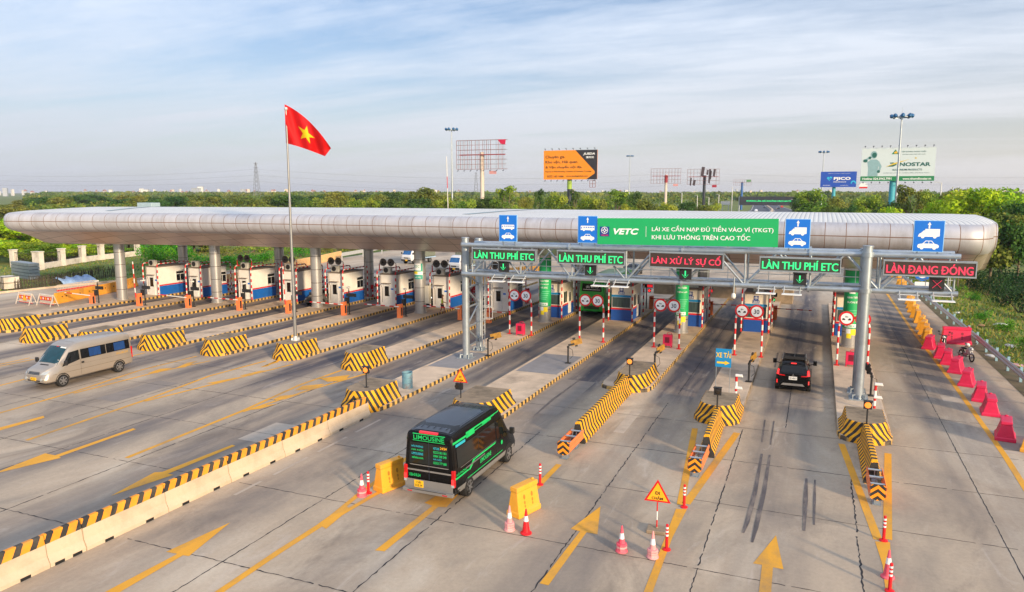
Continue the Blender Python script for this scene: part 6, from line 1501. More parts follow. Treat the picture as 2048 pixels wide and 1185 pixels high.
for sg in (1, -1):
    mv.skin('front_window', [('x', sg, [(.72, 1.36), (1.82, 1.14), (1.30, 1.86), (.72, 1.92)], m_glass, .012)])
    for a, b in ((-1.02, .62), (-2.68, -1.06)):
        wn = mv.skin('side_window', [('x', sg, [(a, 1.36), (b, 1.36), (b, 1.92), (a, 1.92)], m_glass, .012)])
        k = (a + b) / 2 - .1; mv.skin('curtain', [('x', sg, [(k - .38, 1.40), (k + .38, 1.40), (k + .38, 1.88), (k - .38, 1.88)], m_curtb, .016)], wn)
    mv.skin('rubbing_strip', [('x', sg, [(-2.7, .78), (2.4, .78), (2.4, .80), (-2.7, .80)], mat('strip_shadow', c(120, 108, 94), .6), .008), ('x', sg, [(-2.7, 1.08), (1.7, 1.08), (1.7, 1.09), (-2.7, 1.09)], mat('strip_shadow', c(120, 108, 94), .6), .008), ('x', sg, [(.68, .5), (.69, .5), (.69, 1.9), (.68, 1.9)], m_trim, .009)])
    mb = MB(); mv.text(mb, 'x', sg, "0912 345 678", -2.1, 1.2, .8, .12, mat('amber_decal', c(206, 160, 60), .5)); mb.build('side_lettering', t)
    mb = MB(); mb.box((sg * 1.005, .55, 1.16), (.03, .16, .1), m_trim); mb.build('handle', t)
    mv.skin('headlamp', [('y', 1, [(sg * .52, .84), (sg * .88, .86), (sg * .86, 1.06), (sg * .62, .98)], m_head, .012)])
    mb = MB(); q = mv.hit('y', 1, sg * .62, .60, .01); mb.tube(q - Vector((0, .03, 0)), q + Vector((0, .02, 0)), .08, m_head, n=12); mb.build('fog_lamp', t)
    mb = MB(); mb.box((sg * .94, -L2 + .05, 1.1), (.1, .1, .7), m_tail); mb.build('tail_lamp', t)
g_ = mv.skin('grille', [('y', 1, [(-.44, .84), (.44, .84), (.42, .98), (-.42, .98)], m_trim, .012)])
mv.skin('chrome_bar', [('y', 1, [(-.43, .865), (.43, .865), (.43, .885), (-.43, .885)], m_rim, .02), ('y', 1, [(-.42, .93), (.42, .93), (.42, .95), (-.42, .95)], m_rim, .02)], g_)
mv.skin('lower_intake', [('y', 1, [(-.5, .46), (.5, .46), (.5, .53), (-.5, .53)], m_trim, .012)]); mv.skin('bonnet_vent', [('z', 1, [(-.34, 2.12), (.34, 2.12), (.34, 2.2), (-.34, 2.2)], m_trim, .012)])
q = mv.hit('y', 1, 0, .60, .03); mb = MB(); mb.M = Matrix.Translation(q) @ Matrix.Rotation(math.pi, 4, 'Z'); mb.box((0, 0, 0), (.42, .03, .16), m_plate_y); mb.text("29B-145.20", facing(0, -.017, 0), m_trim, .36, .09); mb.build('number_plate', t)
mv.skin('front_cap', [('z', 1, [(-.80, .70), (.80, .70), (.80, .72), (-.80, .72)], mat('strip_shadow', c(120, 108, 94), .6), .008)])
mv.wheels([-1.85, 1.85], 1.0, .36, .24); mv.mirrors(1.72, 1.32, 1.0, m_trim)
# driver behind the wheel, seen through the side glass: glass is dark, so only the pale seat backs and arm show
# ---- black SUV from behind
t = T('parked_suv' if False else 'suv', 'black sport utility car with lit red tail lamps, driving away', 'car', (-.83, 44.7, .004)); L2 = 2.2
secs = [(-L2, .40, .96, 1.05, .80, .78, .70), (-L2 + .10, .30, 1.0, 1.20, .88, .86, .74), (-1.95, .26, 1.02, 1.50, .905, .88, .66), (-1.7, .25, 1.02, 1.66, .91, .89, .64), (-1.2, .25, 1.02, 1.71, .91, .89, .65), (-.1, .25, 1.0, 1.72, .91, .89, .66), (.4, .25, 1.0, 1.60, .91, .885, .64), (1.0, .25, .97, 1.18, .91, .88, .68), (1.3, .25, .93, 1.06, .905, .87, .70), (1.8, .27, .86, .98, .88, .83, .66), (2.1, .32, .74, .86, .80, .72, .56), (2.2, .40, .62, .72, .70, .6, .46)]
sv = Car(t, secs, m_vanblk, .14)
sv.skin('rear_window', [('y', -1, [(-.66, 1.14), (.66, 1.14), (.54, 1.56), (-.54, 1.56)], m_glass, .012)]); sv.skin('windscreen', [('z', 1, [(-.6, .45), (.6, .45), (.68, .98), (-.68, .98)], m_glass, .012)])
for sg in (1, -1):
    sv.skin('side_window', [('x', sg, [(-1.6, 1.1), (.6, 1.08), (.15, 1.52), (-1.4, 1.55)], m_glass, .012)])
    mb = MB(); sv.patch(mb, 'y', -1, [(sg * .70, 1.0), (sg * .86, 1.0), (sg * .80, 1.28), (sg * .70, 1.28)], m_tail, .014); sv.patch(mb, 'y', -1, [(sg * .40, .96), (sg * .72, .98), (sg * .72, 1.04), (sg * .44, 1.02)], m_tail, .014); lp = mb.build('tail_lamp', t)
    mb = MB(); sv.patch(mb, 'y', -1, [(sg * .74, 1.02), (sg * .84, 1.02), (sg * .78, 1.26), (sg * .72, 1.26)], lamp_red, .02); mb.build('lamp_lens', lp)
    sv.skin('reflector', [('y', -1, [(sg * .78, .54), (sg * .84, .54), (sg * .84, .74), (sg * .78, .74)], emit('reflector_red', (1, .02, .02, 1), .8), .014)])  # reflectors are given a red glow of their own, though no lamps
    mb = MB(); mb.bar((sg * .62, -1.5, 1.74), (sg * .6, .1, 1.77), .04, m_silver); mb.build('roof_rail', t)
mb = MB()
for y in (-1.3, -.95, -.6, -.25): mb.bar((-.55, y, 1.80), (.55, y, 1.80), .06, m_black)
for x in (-.55, 0, .55): mb.bar((x, -1.35, 1.84), (x, -.2, 1.84), .05, m_black)
mb.box((0, -1.38, 1.82), (1.15, .05, .14), m_black); mb.build('roof_rack', t)
mb = MB(); q = sv.hit('y', -1, 0, 1.60, .01); mb.box(q, (.28, .04, .05), lamp_red); mb.build('brake_lamp', t)
sv.skin('skid_plate', [('y', -1, [(-.62, .44), (.62, .44), (.5, .56), (-.5, .56)], m_silver, .014)])
mb = MB(); q = sv.hit('y', -1, 0, .86, .02); mb.box(q, (.42, .02, .18), m_plate_w); mb.text("30F-488.21", facing(q.x, q.y - .012, q.z), m_trim, .36, .1); mb.build('number_plate', t)
mb = MB(); q = sv.hit('y', -1, 0, 1.03, .012)
for k in range(3): a = math.pi / 2 + k * 2 * math.pi / 3; mb.flat([(q.x + d * math.cos(a + e), q.y - .01, q.z + d * math.sin(a + e)) for d, e in ((0, 0), (.045, -.45), (.075, 0), (.045, .45))], m_rim)
mb.build('badge', t)
sv.wheels([-1.38, 1.38], .91, .34, .23); sv.mirrors(.62, 1.12, .90, m_vanblk)
# ---- green bus between the booths
m_busg = mat('bus_green', c(30, 180, 66), .3, var=.08, coat=.3)
t = T('bus', 'green coach seen from behind in the lane beside booth 204', 'bus', (-18.3, 68.6, .004)); L2 = 5.6
secs = [(-L2, .5, 1.6, 3.15, 1.12, 1.14, 1.02), (-L2 + .12, .4, 1.6, 3.3, 1.2, 1.2, 1.08), (-4.5, .36, 1.6, 3.36, 1.22, 1.21, 1.1), (4.6, .36, 1.6, 3.36, 1.22, 1.21, 1.1), (5.3, .38, 1.5, 3.2, 1.2, 1.2, 1.06), (5.6, .45, 1.3, 2.6, 1.12, 1.1, 1.0)]
bs = Car(t, secs, m_busg, .2)
rw = bs.skin('rear_window', [('y', -1, [(-.92, 2.22), (.92, 2.22), (.86, 2.92), (-.86, 2.92)], m_glass, .014)])
mb = MB(); bs.text(mb, 'y', -1, "(B) ÔHÔ", 0.05, 2.62, 1.15, .30, m_sign_white, .022, .02); bs.patch(mb, 'y', -1, [(-.8, 2.36), (.8, 2.36), (.8, 2.40), (-.8, 2.40)], m_sign_white, .022); mb.build('lettering', rw)
mb = MB(); q = bs.hit('y', -1, .1, 1.32, .02); mb.box(q, (.42, .03, .26), m_plate_y); mb.build('number_plate', t)
mb = MB(); bs.text(mb, 'y', -1, "0243.8686", .1, 1.62, .9, .12, m_sign_white, .02); mb.build('rear_lettering', t)
for sg in (1, -1):
    bs.skin('tail_lamp', [('y', -1, [(sg * .88, 1.0), (sg * 1.06, 1.0), (sg * 1.06, 1.5), (sg * .88, 1.5)], m_tail, .014)]); bs.skin('side_window', [('x', sg, [(-5.0, 1.9), (4.8, 1.9), (4.8, 2.8), (-5.0, 2.8)], m_glass, .012)])
bs.skin('engine_grille', [('y', -1, [(-.7, .62), (.7, .62), (.7, .95), (-.7, .95)], mat('bus_dark_green', c(10, 70, 30), .5), .012)])
bs.wheels([-3.2, 3.3], 1.22, .48, .3)
# ---- generic saloon / hatch, for the cars half hidden or far off
def saloon(label, loc, rz, paint, lamps=False, parts=True, group=None):
    t = T('car', label, 'car', loc, rz, group); L2 = 2.25
    secs = [(-L2, .38, .86, .98, .74, .72, .6), (-L2 + .12, .30, .92, 1.06, .84, .82, .68), (-1.6, .26, .94, 1.12, .88, .86, .70), (-1.25, .26, .94, 1.36, .88, .86, .60), (-.6, .26, .94, 1.46, .88, .86, .58), (.2, .26, .94, 1.45, .88, .86, .58), (.75, .26, .92, 1.20, .88, .86, .64), (1.1, .26, .90, 1.0, .88, .85, .68), (1.8, .28, .80, .90, .85, .80, .62), (2.15, .32, .66, .76, .76, .68, .5), (2.25, .40, .58, .66, .66, .58, .42)]
    cr_ = Car(t, secs, paint, .12)
    if parts:
        cr_.skin('windscreen', [('z', 1, [(-.5, .32), (.5, .32), (.62, 1.0), (-.62, 1.0)], m_glass, .012)]); cr_.skin('rear_window', [('z', 1, [(-.6, -1.55), (.6, -1.55), (.5, -.9), (-.5, -.9)], m_glass, .012)])
        for sg in (1, -1):
            cr_.skin('side_window', [('x', sg, [(-1.35, 1.0), (.85, .98), (.3, 1.34), (-.9, 1.34)], m_glass, .012)])
            cr_.skin('headlamp', [('y', 1, [(sg * .42, .66), (sg * .70, .68), (sg * .66, .80), (sg * .44, .74)], emit('white_lamp', (1, .97, .9, 1), 1.6) if lamps else m_head, .016)])
            cr_.skin('tail_lamp', [('y', -1, [(sg * .5, .80), (sg * .74, .80), (sg * .72, .94), (sg * .5, .94)], m_tail, .014)])
        cr_.skin('grille', [('y', 1, [(-.36, .52), (.36, .52), (.34, .66), (-.34, .66)], m_trim, .014)])
        cr_.wheels([-1.35, 1.38], .88, .31, .2); cr_.mirrors(.75, 1.0, .86, paint)
    return t
m_taupe = mat('grey_brown_paint', c(92, 90, 86), .25, .3, var=.05, coat=.4); m_dkcar = mat('dark_paint', c(34, 38, 46), .25, var=.05, coat=.5); m_whcar = mat('white_car_paint', c(214, 216, 220), .3, var=.03, coat=.3)
saloon('grey brown saloon car coming through the lane behind the flagpole', (-44.95, 60.1, .004), math.pi, m_taupe)
saloon('dark car partly hidden behind the booth left of the poster column', (-35.2, 65.2, .004), math.pi, m_dkcar, True)
saloon('dark car with headlamps on, seen through the gantry beyond booth 204', (-22.6, 97.5, .004), math.pi, m_dkcar, True)
for (px, py_, rz, m, lab) in [(1512, 424, math.pi, m_whcar, 'tiny white car coming down the far expressway'), (1494, 432, math.pi, m_whcar, 'tiny pale car on the far expressway nearest the canopy roof'), (1529, 417, math.pi, m_dkcar, 'tiny dark car farthest along the oncoming carriageway'), (1556, 419, 0.1, m_dkcar, 'tiny dark car driving away on the far expressway'), (1563, 416, 0.1, mat('red_car_paint', c(190, 60, 60), .3), 'tiny red and white car ahead of the dark one on the far expressway')]:
    p = g(px, py_); saloon(lab, (p.x, p.y, .004), rz + .06, m, parts=False, group='tiny cars on the far expressway')
# ---- lorries
m_tarpg = mat('lorry_tarpaulin', c(112, 118, 104), .7, var=.1, dirt=c(90, 92, 80), da=.4)
def lorry(label, loc, rz):
    t = T('lorry', label, 'lorry', loc, rz)
    secs = [(.55, .55, 1.45, 2.25, .92, .92, .84), (.65, .5, 1.45, 2.36, .95, .94, .86), (1.3, .5, 1.45, 2.38, .95, .94, .86), (1.75, .5, 1.45, 2.22, .95, .94, .84), (2.05, .5, 1.40, 1.62, .95, .93, .84), (2.22, .5, 1.25, 1.40, .94, .92, .84), (2.28, .55, 1.0, 1.18, .92, .90, .82)]
    cb = Car(t, secs, m_whcar, .12); cb.body.name = 'cab'
    cb.skin('windscreen', [('z', 1, [(-.74, 1.82), (.74, 1.82), (.8, 2.16), (-.8, 2.16)], mat('blue_glass', c(36, 92, 150), .15, var=.3, scale=3), .014), ('y', 1, [(-.78, 1.45), (.78, 1.45), (.74, 2.05), (-.74, 2.05)], mat('blue_glass', c(36, 92, 150), .15), .016)])
    for sg in (1, -1): cb.skin('side_window', [('x', sg, [(.8, 1.5), (1.7, 1.45), (1.5, 2.1), (.85, 2.1)], m_glass, .012)]); cb.skin('headlamp', [('y', 1, [(sg * .5, .86), (sg * .82, .86), (sg * .82, 1.02), (sg * .5, 1.02)], m_head, .014)])
    cb.skin('grille', [('y', 1, [(-.45, .86), (.45, .86), (.45, 1.04), (-.45, 1.04)], m_trim, .014)])
    mb = MB(); mb.box((0, 2.32, .62), (1.84, .12, .26), m_trim); mb.build('bumper', t); mb = MB(); mb.box((-.1, 2.39, .62), (.4, .02, .2), m_plate_y); mb.build('number_plate', t)
    mb = MB(); mb.box((0, -1.6, 1.95), (2.05, 4.1, 2.1), m_tarpg); mb.build('tarpaulin_body', t, bevel=.12)
    mb = MB(); mb.box((0, -1.6, .82), (2.1, 4.15, .18), mat('lorry_bed_blue', c(150, 176, 200), .5)); mb.box((0, -.6, .62), (.8, 5.4, .2), m_trim); mb.build('bed', t)
    cb.wheels([-2.3, 1.45], .95, .40, .26, arch=False); cb.mirrors(1.95, 1.6, .95, m_trim)
lorry('small white cab lorry with grey green tarpaulin, left of the poster column', (-57.6, 100.5, .004), math.pi - .18)
lorry('small white cab lorry with grey green tarpaulin, behind the booth of the vested person', (-45.3, 92.0, .004), math.pi - .12)
# ---- motorbikes
def motorbike(label, loc, rz, mpaint):
    t = T('motorbike', label, 'motorbike', loc, rz, 'parked motorbikes by the guardrail')
    for y in (-.62, .62):
        w = T('wheel', None, None, (0, y, .29)); w.parent = t
        mb = MB(); mb.M = Matrix.Rotation(R(90), 4, 'Y')
        for k in range(20):
            a0, a1 = k * math.pi / 10, (k + 1) * math.pi / 10; mb.tube((.25 * math.cos(a0), .25 * math.sin(a0), 0), (.25 * math.cos(a1), .25 * math.sin(a1), 0), .045, m_rubber, n=6, caps=False)
        mb.build('tyre', w); mb = MB(); mb.M = Matrix.Rotation(R(90), 4, 'Y'); mb.lathe([(.04, -.06), (.04, .06)], m_rim, (0, 0, 0), 10)
        for k in range(8): a = k * math.pi / 4; mb.bar((0, 0, 0), (.22 * math.cos(a), .22 * math.sin(a), 0), .014, m_rim)
        mb.build('rim', w)
    mb = MB(); mb.path([(0, -.62, .29), (0, -.15, .42), (0, .2, .55), (0, .38, .85)], .05, [m_black]); mb.path([(0, -.15, .42), (0, -.5, .68)], .04, [m_black]); mb.box((0, .0, .36), (.22, .42, .26), m_rim); mb.tube((.14, -.75, .32), (.14, -.05, .26), .05, m_rim); mb.build('frame', t)
    mb = MB()
    for s_ in (-.07, .07): mb.tube((s_, .62, .29), (s_, .42, .86), .025, m_rim)
    mb.build('fork', t)
    mb = MB(); mb.sphere((0, -.28, .74), .17, m_black, sc=(.8, 2.3, .42)); mb.build('seat', t)
    mb = MB(); mb.sphere((0, .22, .62), .2, mpaint, sc=(.75, 1.3, 1.1)); mb.sphere((0, .40, .76), .17, mpaint, sc=(1.1, .8, 1.2)); mb.build('fairing', t); mb = MB(); mb.sphere((0, -.66, .66), .14, mpaint, sc=(.8, 1.6, .6)); mb.build('tail_fairing', t)
    mb = MB(); mb.path([(-.34, .3, .98), (-.12, .42, .95), (.12, .42, .95), (.34, .3, .98)], .022, [m_black]); 
    for s_ in (-1, 1): mb.tube((s_ * .26, .36, .97), (s_ * .32, .38, 1.16), .012, m_black); mb.box((s_ * .33, .38, 1.2), (.12, .03, .08), m_black)
    mb.build('handlebar', t)
    mb = MB(); mb.sphere((0, .56, .84), .1, m_head); mb.build('headlamp', t)
    mb = MB(); mb.sphere((0, .62, .56), .13, mpaint, sc=(.5, 1.3, .3)); mb.build('mudguard', t)
    return t
mbk = motorbike('motorbike with white helmet on it, parked by the guardrail', (9.5, 55.6, .004), R(200), mat('bike_white', c(170, 170, 172), .4)); 
t = T('helmet', 'white crash helmet resting on the parked motorbike seat', 'helmet', (9.58, 55.95, .95)); mb = MB(); mb.sphere((0, 0, 0), .15, m_white, sc=(1, 1.1, .9)); mb.build('shell', t)
mb = MB(); mb.sphere((0, -.07, -.02), .11, m_glass, sc=(.9, .9, .5)); mb.build('visor', t)
motorbike('dark motorbike parked against the big red plastic barrier', (8.75, 59.6, .004), R(165), m_dkcar)

# ================================================================== the person in the yellow vest
m_skin = mat('skin', c(150, 104, 76), .6, var=.05); m_vest = mat('hi_vis_vest', c(190, 220, 60), .6, var=.1); m_trou = mat('dark_trousers', c(30, 30, 36), .8); m_hair = mat('black_hair', c(20, 18, 18), .7); m_sleeve = mat('pale_shirt', c(130, 150, 170), .7)
def skin_mesh(name, verts, edges, parent, m, sub=2):
    me = bpy.data.meshes.new(name); me.from_pydata([v[:3] for v in verts], edges, []); ob = bpy.data.objects.new(name, me); COL.objects.link(ob)
    sk = ob.modifiers.new('s', 'SKIN'); ss = ob.modifiers.new('u', 'SUBSURF'); ss.levels = sub; ss.render_levels = sub
    for i, v in enumerate(verts):
        d = me.skin_vertices[0].data[i]; d.radius = (v[3], v[4] if len(v) > 4 else v[3]); d.use_root = (i == 0)
    dg = bpy.context.evaluated_depsgraph_get(); nm = bpy.data.meshes.new_from_object(ob.evaluated_get(dg)); bpy.data.objects.remove(ob)
    nm.materials.clear(); nm.materials.append(m); nm.name = name
    for p in nm.polygons: p.use_smooth = True; p.material_index = 0
    o = bpy.data.objects.new(name, nm); COL.objects.link(o); o.parent = parent; return o
p = g(885, 628, IZ); per = T('person', 'person in a yellow hi-vis vest and dark shorts, walking past a booth door', 'person', (p.x, p.y, IZ), R(-60))
body = [(0, 0, .92, .13, .10), (0, 0, 1.10, .13, .09), (0, .01, 1.30, .15, .10), (0, .02, 1.42, .10, .08), (0, .03, 1.50, .052), (0, .05, 1.60, .09, .10), (0, .05, 1.68, .085, .095),
        (.17, .02, 1.38, .058), (.23, .06, 1.12, .045), (.20, .28, 1.02, .036), (.19, .36, 1.01, .034), (-.17, .02, 1.38, .058), (-.22, -.08, 1.12, .045), (-.20, .06, .90, .036), (-.20, .10, .83, .034),
        (.09, .02, .82, .085), (.10, .16, .48, .06), (.10, .10, .09, .042), (.10, .24, .045, .036), (-.09, -.02, .82, .085), (-.10, -.06, .48, .06), (-.10, -.24, .14, .042), (-.10, -.12, .05, .036)]
ed = [(0, 1), (1, 2), (2, 3), (3, 4), (4, 5), (5, 6), (2, 7), (7, 8), (8, 9), (9, 10), (2, 11), (11, 12), (12, 13), (13, 14), (0, 15), (15, 16), (16, 17), (17, 18), (0, 19), (19, 20), (20, 21), (21, 22)]
skin_mesh('body', body, ed, per, m_skin)
skin_mesh('vest', [(0, 0, .90, .16, .125), (0, 0, 1.10, .155, .115), (0, .01, 1.30, .175, .12), (0, .02, 1.42, .12, .095), (.18, .02, 1.38, .075), (-.18, .02, 1.38, .075)], [(0, 1), (1, 2), (2, 3), (2, 4), (2, 5)], per, m_vest)
skin_mesh('shorts', [(0, 0, .90, .15, .12), (.09, .02, .80, .105), (.10, .13, .52, .09), (-.09, -.02, .80, .105), (-.10, -.055, .52, .09)], [(0, 1), (1, 2), (0, 3), (3, 4)], per, m_trou)
skin_mesh('hair', [(0, .02, 1.62, .10, .10), (0, .03, 1.70, .098, .10), (0, .02, 1.74, .06)], [(0, 1), (1, 2)], per, m_hair)
for s_ in (-1, 1):     # fingers on each hand
    bx, by, bz = (.19, .38, 1.0) if s_ > 0 else (-.20, .12, .80)
    for k in range(5):
        o = skin_mesh('finger', [(bx + (k - 2) * .016, by, bz, .010), (bx + (k - 2) * .018, by + (.035 if k else .02), bz - .03, .009), (bx + (k - 2) * .018, by + (.04 if k else .03), bz - .06 - .008 * (2 - abs(k - 2)), .008)], [(0, 1), (1, 2)], per, m_skin, 1)
mb = MB()
for s_ in (-.035, .035): mb.sphere((s_, .145, 1.645), .012, m_hair)
mb.sphere((0, .155, 1.615), .018, m_skin); mb.box((0, .145, 1.575), (.05, .012, .012), mat('lips', c(120, 60, 56), .6))
mb.build('face', per)

# ================================================================== beyond the plaza: boards, masts, pylons
m_rust = mat('rusty_lattice', c(150, 92, 84), .7, .2, var=.25, scale=1.0); m_palepole = mat('pale_pole', c(206, 196, 184), .6, var=.08, scale=.5, dirt=c(160, 84, 54), da=.9, stretch=(1, 1, .25))
m_dkpole = mat('dark_pole', c(46, 52, 62), .5, .3); m_bluepole = mat('blue_pole', c(40, 96, 160), .5); m_tealpole = mat('teal_pole', c(60, 160, 180), .5); m_redbeam = mat('red_beam', c(160, 30, 50), .6)
def board_frame(px0, y0, px1, y1, Y, name, label, cat, polex, polem, pole_r, rz=0.0):
    a, b = oy(px0, y0, Y), oy(px1, y1, Y); w_ = (b.x - a.x); h = a.z - b.z; xc, zc = (a.x + b.x) / 2, (a.z + b.z) / 2
    pxw = oy(polex, (y0 + y1) / 2, Y).x
    t = T(name, label, cat, (pxw, Y, -.06)); mb = MB(); mb.tube((0, 1.6, 0), (0, 1.6, zc + h * .1), pole_r, polem, n=16); mb.build('pole', t)
    return t, xc - pxw, zc + .06, w_, h
def lattice(t, xc, zc, w_, h, nx_, nz_, seed=0, gaps=0.0):
    r_ = random.Random(seed); mb = MB(); bw = w_ * .006
    for i in range(nx_ + 1):
        x = xc - w_ / 2 + w_ * i / nx_
        if r_.random() >= gaps: mb.bar((x, 0, zc - h / 2), (x, 0, zc + h / 2), bw, m_rust)
        if r_.random() >= gaps + .2: mb.bar((x, 1.5, zc - h / 2), (x, 1.5, zc + h / 2), bw, m_galv)
    for j in range(nz_ + 1):
        z = zc - h / 2 + h * j / nz_; mb.bar((xc - w_ / 2, 0, z), (xc + w_ / 2, 0, z), bw, m_rust)
        if j % 2 == 0: mb.bar((xc - w_ / 2, 1.5, z), (xc + w_ / 2, 1.5, z), bw, m_galv)
    for i in (0, nx_): 
        for j in (0, nz_): x = xc - w_ / 2 + w_ * i / nx_; z = zc - h / 2 + h * j / nz_; mb.bar((x, 0, z), (x, 1.5, z), bw, m_rust)
    mb.build('lattice_frame', t)
    mb = MB(); mb.box((xc, .9, zc), (w_ * .92, .5, h * .035), m_redbeam); mb.build('main_beam', t)
def lamps(t, xc, z, w_, n, s=1):
    mb = MB()
    for k in range(n): x = xc - w_ * .46 + w_ * .92 * k / (n - 1); mb.bar((x, 0, z), (x, -.7, z + s * .35), .10, m_dkpole); mb.box((x, -.8, z + s * .4), (.35, .3, .22), m_dkpole)
    mb.build('lamp_row', t)
t, xc, zc, w_, h = board_frame(913, 282, 1012, 338, 230, 'empty_billboard', 'bare rusty billboard lattice with a red rag at its top corner', 'billboard', 960, m_palepole, .72)
lattice(t, xc, zc, w_, h, 13, 6, 1, .05); lamps(t, xc, zc - h / 2 - .2, w_, 8, -1)
mb = MB(); X = lambda u, v: (xc + (u - .5) * w_, -.12, zc + (.5 - v) * h); mb.prism([(X(.84, 0)[0], X(0, .0)[2]), (X(1, 0)[0], X(0, .0)[2]), (X(.985, 0)[0], X(0, .17)[2]), (X(.90, 0)[0], X(0, .15)[2])], -.16, -.1, mat('red_rag', c(196, 20, 70), .7), 'y'); mb.build('torn_sheet', t)
mb = MB(); mb.box((xc + w_ * .24, -.1, zc - h * .62), (w_ * .14, .1, h * .11), mat('pale_red_plate', c(210, 150, 150), .6)); mb.build('number_board', t)
t, xc, zc, w_, h = board_frame(1087.5, 302, 1194, 359, 240, 'billboard', 'orange and black logistics billboard on a dark pole', 'billboard', 1136.5, m_dkpole, .78)
mo = mat('billboard_orange', c(238, 142, 22), .5, var=.02); mk = mat('billboard_black', c(44, 42, 48), .5, var=.02); ink = mat('billboard_ink', c(40, 34, 34), .5)
mb = MB(); mb.box((xc, .2, zc), (w_, .3, h), mo); M = facing(xc, .045, zc)
def bp(u, v, d=.004): return M @ Vector(((u - .5) * w_, (.5 - v) * h, d))
def BT(s_, u, v, ww, hh, m, bold=.01, al='L', sh=0.0): mb.text(s_, M @ Matrix.Translation(((u - .5) * w_, (.5 - v) * h, .02)), m, ww * w_, hh * h, bold=bold, align=al, shear=sh, depth=.03)
mb.flat([bp(*q, .02) for q in [(.595, 0), (.955, .72), (.955, .80), (.80, 1), (1, 1), (1, 0)]], mk)
BT("Chuyên gia", .035, .235, .36, .125, ink); BT("Kho vận, Hải quan", .035, .405, .60, .125, ink); BT("& Vận chuyển nội địa", .035, .575, .68, .125, ink)
BT("Experts in Warehousing, Customs & Domestic Trucking", .035, .73, .86, .055, ink); BT("0222 163 1666", .07, .89, .31, .07, ink); BT("www.jusdaglobal.com", .43, .89, .40, .065, ink)
BT("JUSDA", .74, .14, .215, .095, m_sign_white, .03, 'L', .2); BT("准时达", .79, .25, .15, .075, m_sign_white, .02)
mb.build('panel', t); lamps(t, xc, zc + h / 2 + .1, w_, 8, 1); lamps(t, xc, zc - h / 2 - .1, w_, 9, -1)
mb = MB(); mb.tube((0, 1.6, zc - h / 2 - 3.2), (0, 1.6, zc - h / 2 - .3), .80, mat('lime_band', c(150, 180, 70), .6), n=16); mb.build('pole_band', t)
mb = MB(); x0 = xc + w_ * .42
for x in (-.8, .0, .8): mb.bar((x0 + x * 1.2, 0, zc - h * .5 - 2.6), (x0 + x * 1.2, 0, zc - h * .5 - .2), .12, m_rust)
for z in (.3, 1.5, 2.6): mb.bar((x0 - 1, 0, zc - h * .5 - z), (x0 + 1, 0, zc - h * .5 - z), .12, m_rust)
mb.build('hanging_frame', t)
t, xc, zc, w_, h = board_frame(1302, 338, 1361, 367, 330, 'empty_billboard', 'bare billboard lattice on a red and white pole, left of the torn one', 'billboard', 1331, m_palepole, .62); lattice(t, xc, zc, w_, h, 10, 4, 2)
mb = MB(); mb.tube((0, 1.6, zc - h * .45), (0, 1.6, zc + h * .05), .75, m_redbeam, n=12); mb.build('pole_sleeve', t); mb = MB(); mb.box((xc + w_ * .34, -.1, zc - h * .62), (w_ * .16, .1, h * .14), mat('pale_red_plate', c(210, 150, 150), .6)); mb.build('number_board', t)
t, xc, zc, w_, h = board_frame(1375, 339, 1438, 369, 330, 'empty_billboard', 'billboard lattice with torn dark shreds of canvas hanging from it', 'billboard', 1408, m_dkpole, .62); lattice(t, xc, zc, w_, h, 10, 4, 5, .15)
mb = MB(); sh = mat('torn_canvas', c(72, 60, 66), .8, var=.3)
for u, v0, v1, wd in [(.62, .05, .4, .05), (.68, 0, .95, .06), (.72, .1, .7, .05), (.82, .0, .5, .07), (.10, .55, 1.1, .05), (.2, .7, 1.1, .08), (.45, -.15, .5, .10)]:
    x = xc + (u - .5) * w_; mb.prism([(x, zc + (.5 - v0) * h), (x + wd * w_, zc + (.48 - v0) * h), (x + wd * w_ * .6, zc + (.5 - v1) * h), (x - wd * w_ * .3, zc + (.55 - v1) * h)], -.25, -.12, sh, 'y')
mb.build('torn_sheet', t); mb = MB(); mb.box((xc + w_ * .36, -.1, zc - h * .62), (w_ * .14, .1, h * .16), m_redbeam); mb.build('number_board', t)
t, xc, zc, w_, h = board_frame(1467, 360, 1502, 371, 480, 'empty_billboard', 'small far billboard lattice on a blue pole above the trees', 'billboard', 1484, m_bluepole, .7); lattice(t, xc, zc, w_, h, 8, 2, 3)
mb = MB(); mb.box((xc + w_ * .36, -.2, zc + h * .3), (w_ * .25, .1, h * .4), mat('dull_green', c(90, 140, 90), .6)); mb.build('torn_sheet', t)
t, xc, zc, w_, h = board_frame(1642, 344, 1712, 374.5, 300, 'billboard', 'blue insurance billboard on a teal pole behind a lamp mast', 'billboard', 1669, m_tealpole, .62)
mb = MB(); mb.box((xc, .2, zc), (w_, .3, h), mat('billboard_blue', c(26, 76, 176), .5, var=.03)); M = facing(xc, .045, zc); mc_ = mat('billboard_cyan', c(40, 180, 220), .5)
BT("PJICO", .37, .47, .47, .24, m_sign_white, .04); BT("INSURANCE", .37, .665, .35, .07, m_sign_white); BT("CÔNG TY BẢO HIỂM PJICO", .2, .12, .62, .04, m_sign_white); BT("024 3776 0867", .08, .89, .2, .05, m_sign_white); BT("www.pjico.com.vn", .56, .89, .22, .05, m_sign_white)
mb.flat([bp(*q, .03) for q in [(.17, .42), (.21, .32), (.245, .40), (.28, .30), (.33, .38), (.25, .60)]], mc_); mb.flat([bp(*q, .04) for q in [(.21, .42), (.245, .47), (.29, .40), (.30, .43), (.25, .54)]], mat('billboard_blue', c(26, 76, 176), .5))
P = [(.92 + .075 * math.cos(a), .78 + .2 * math.sin(a)) for a in np.linspace(math.pi, 2 * math.pi, 9)]
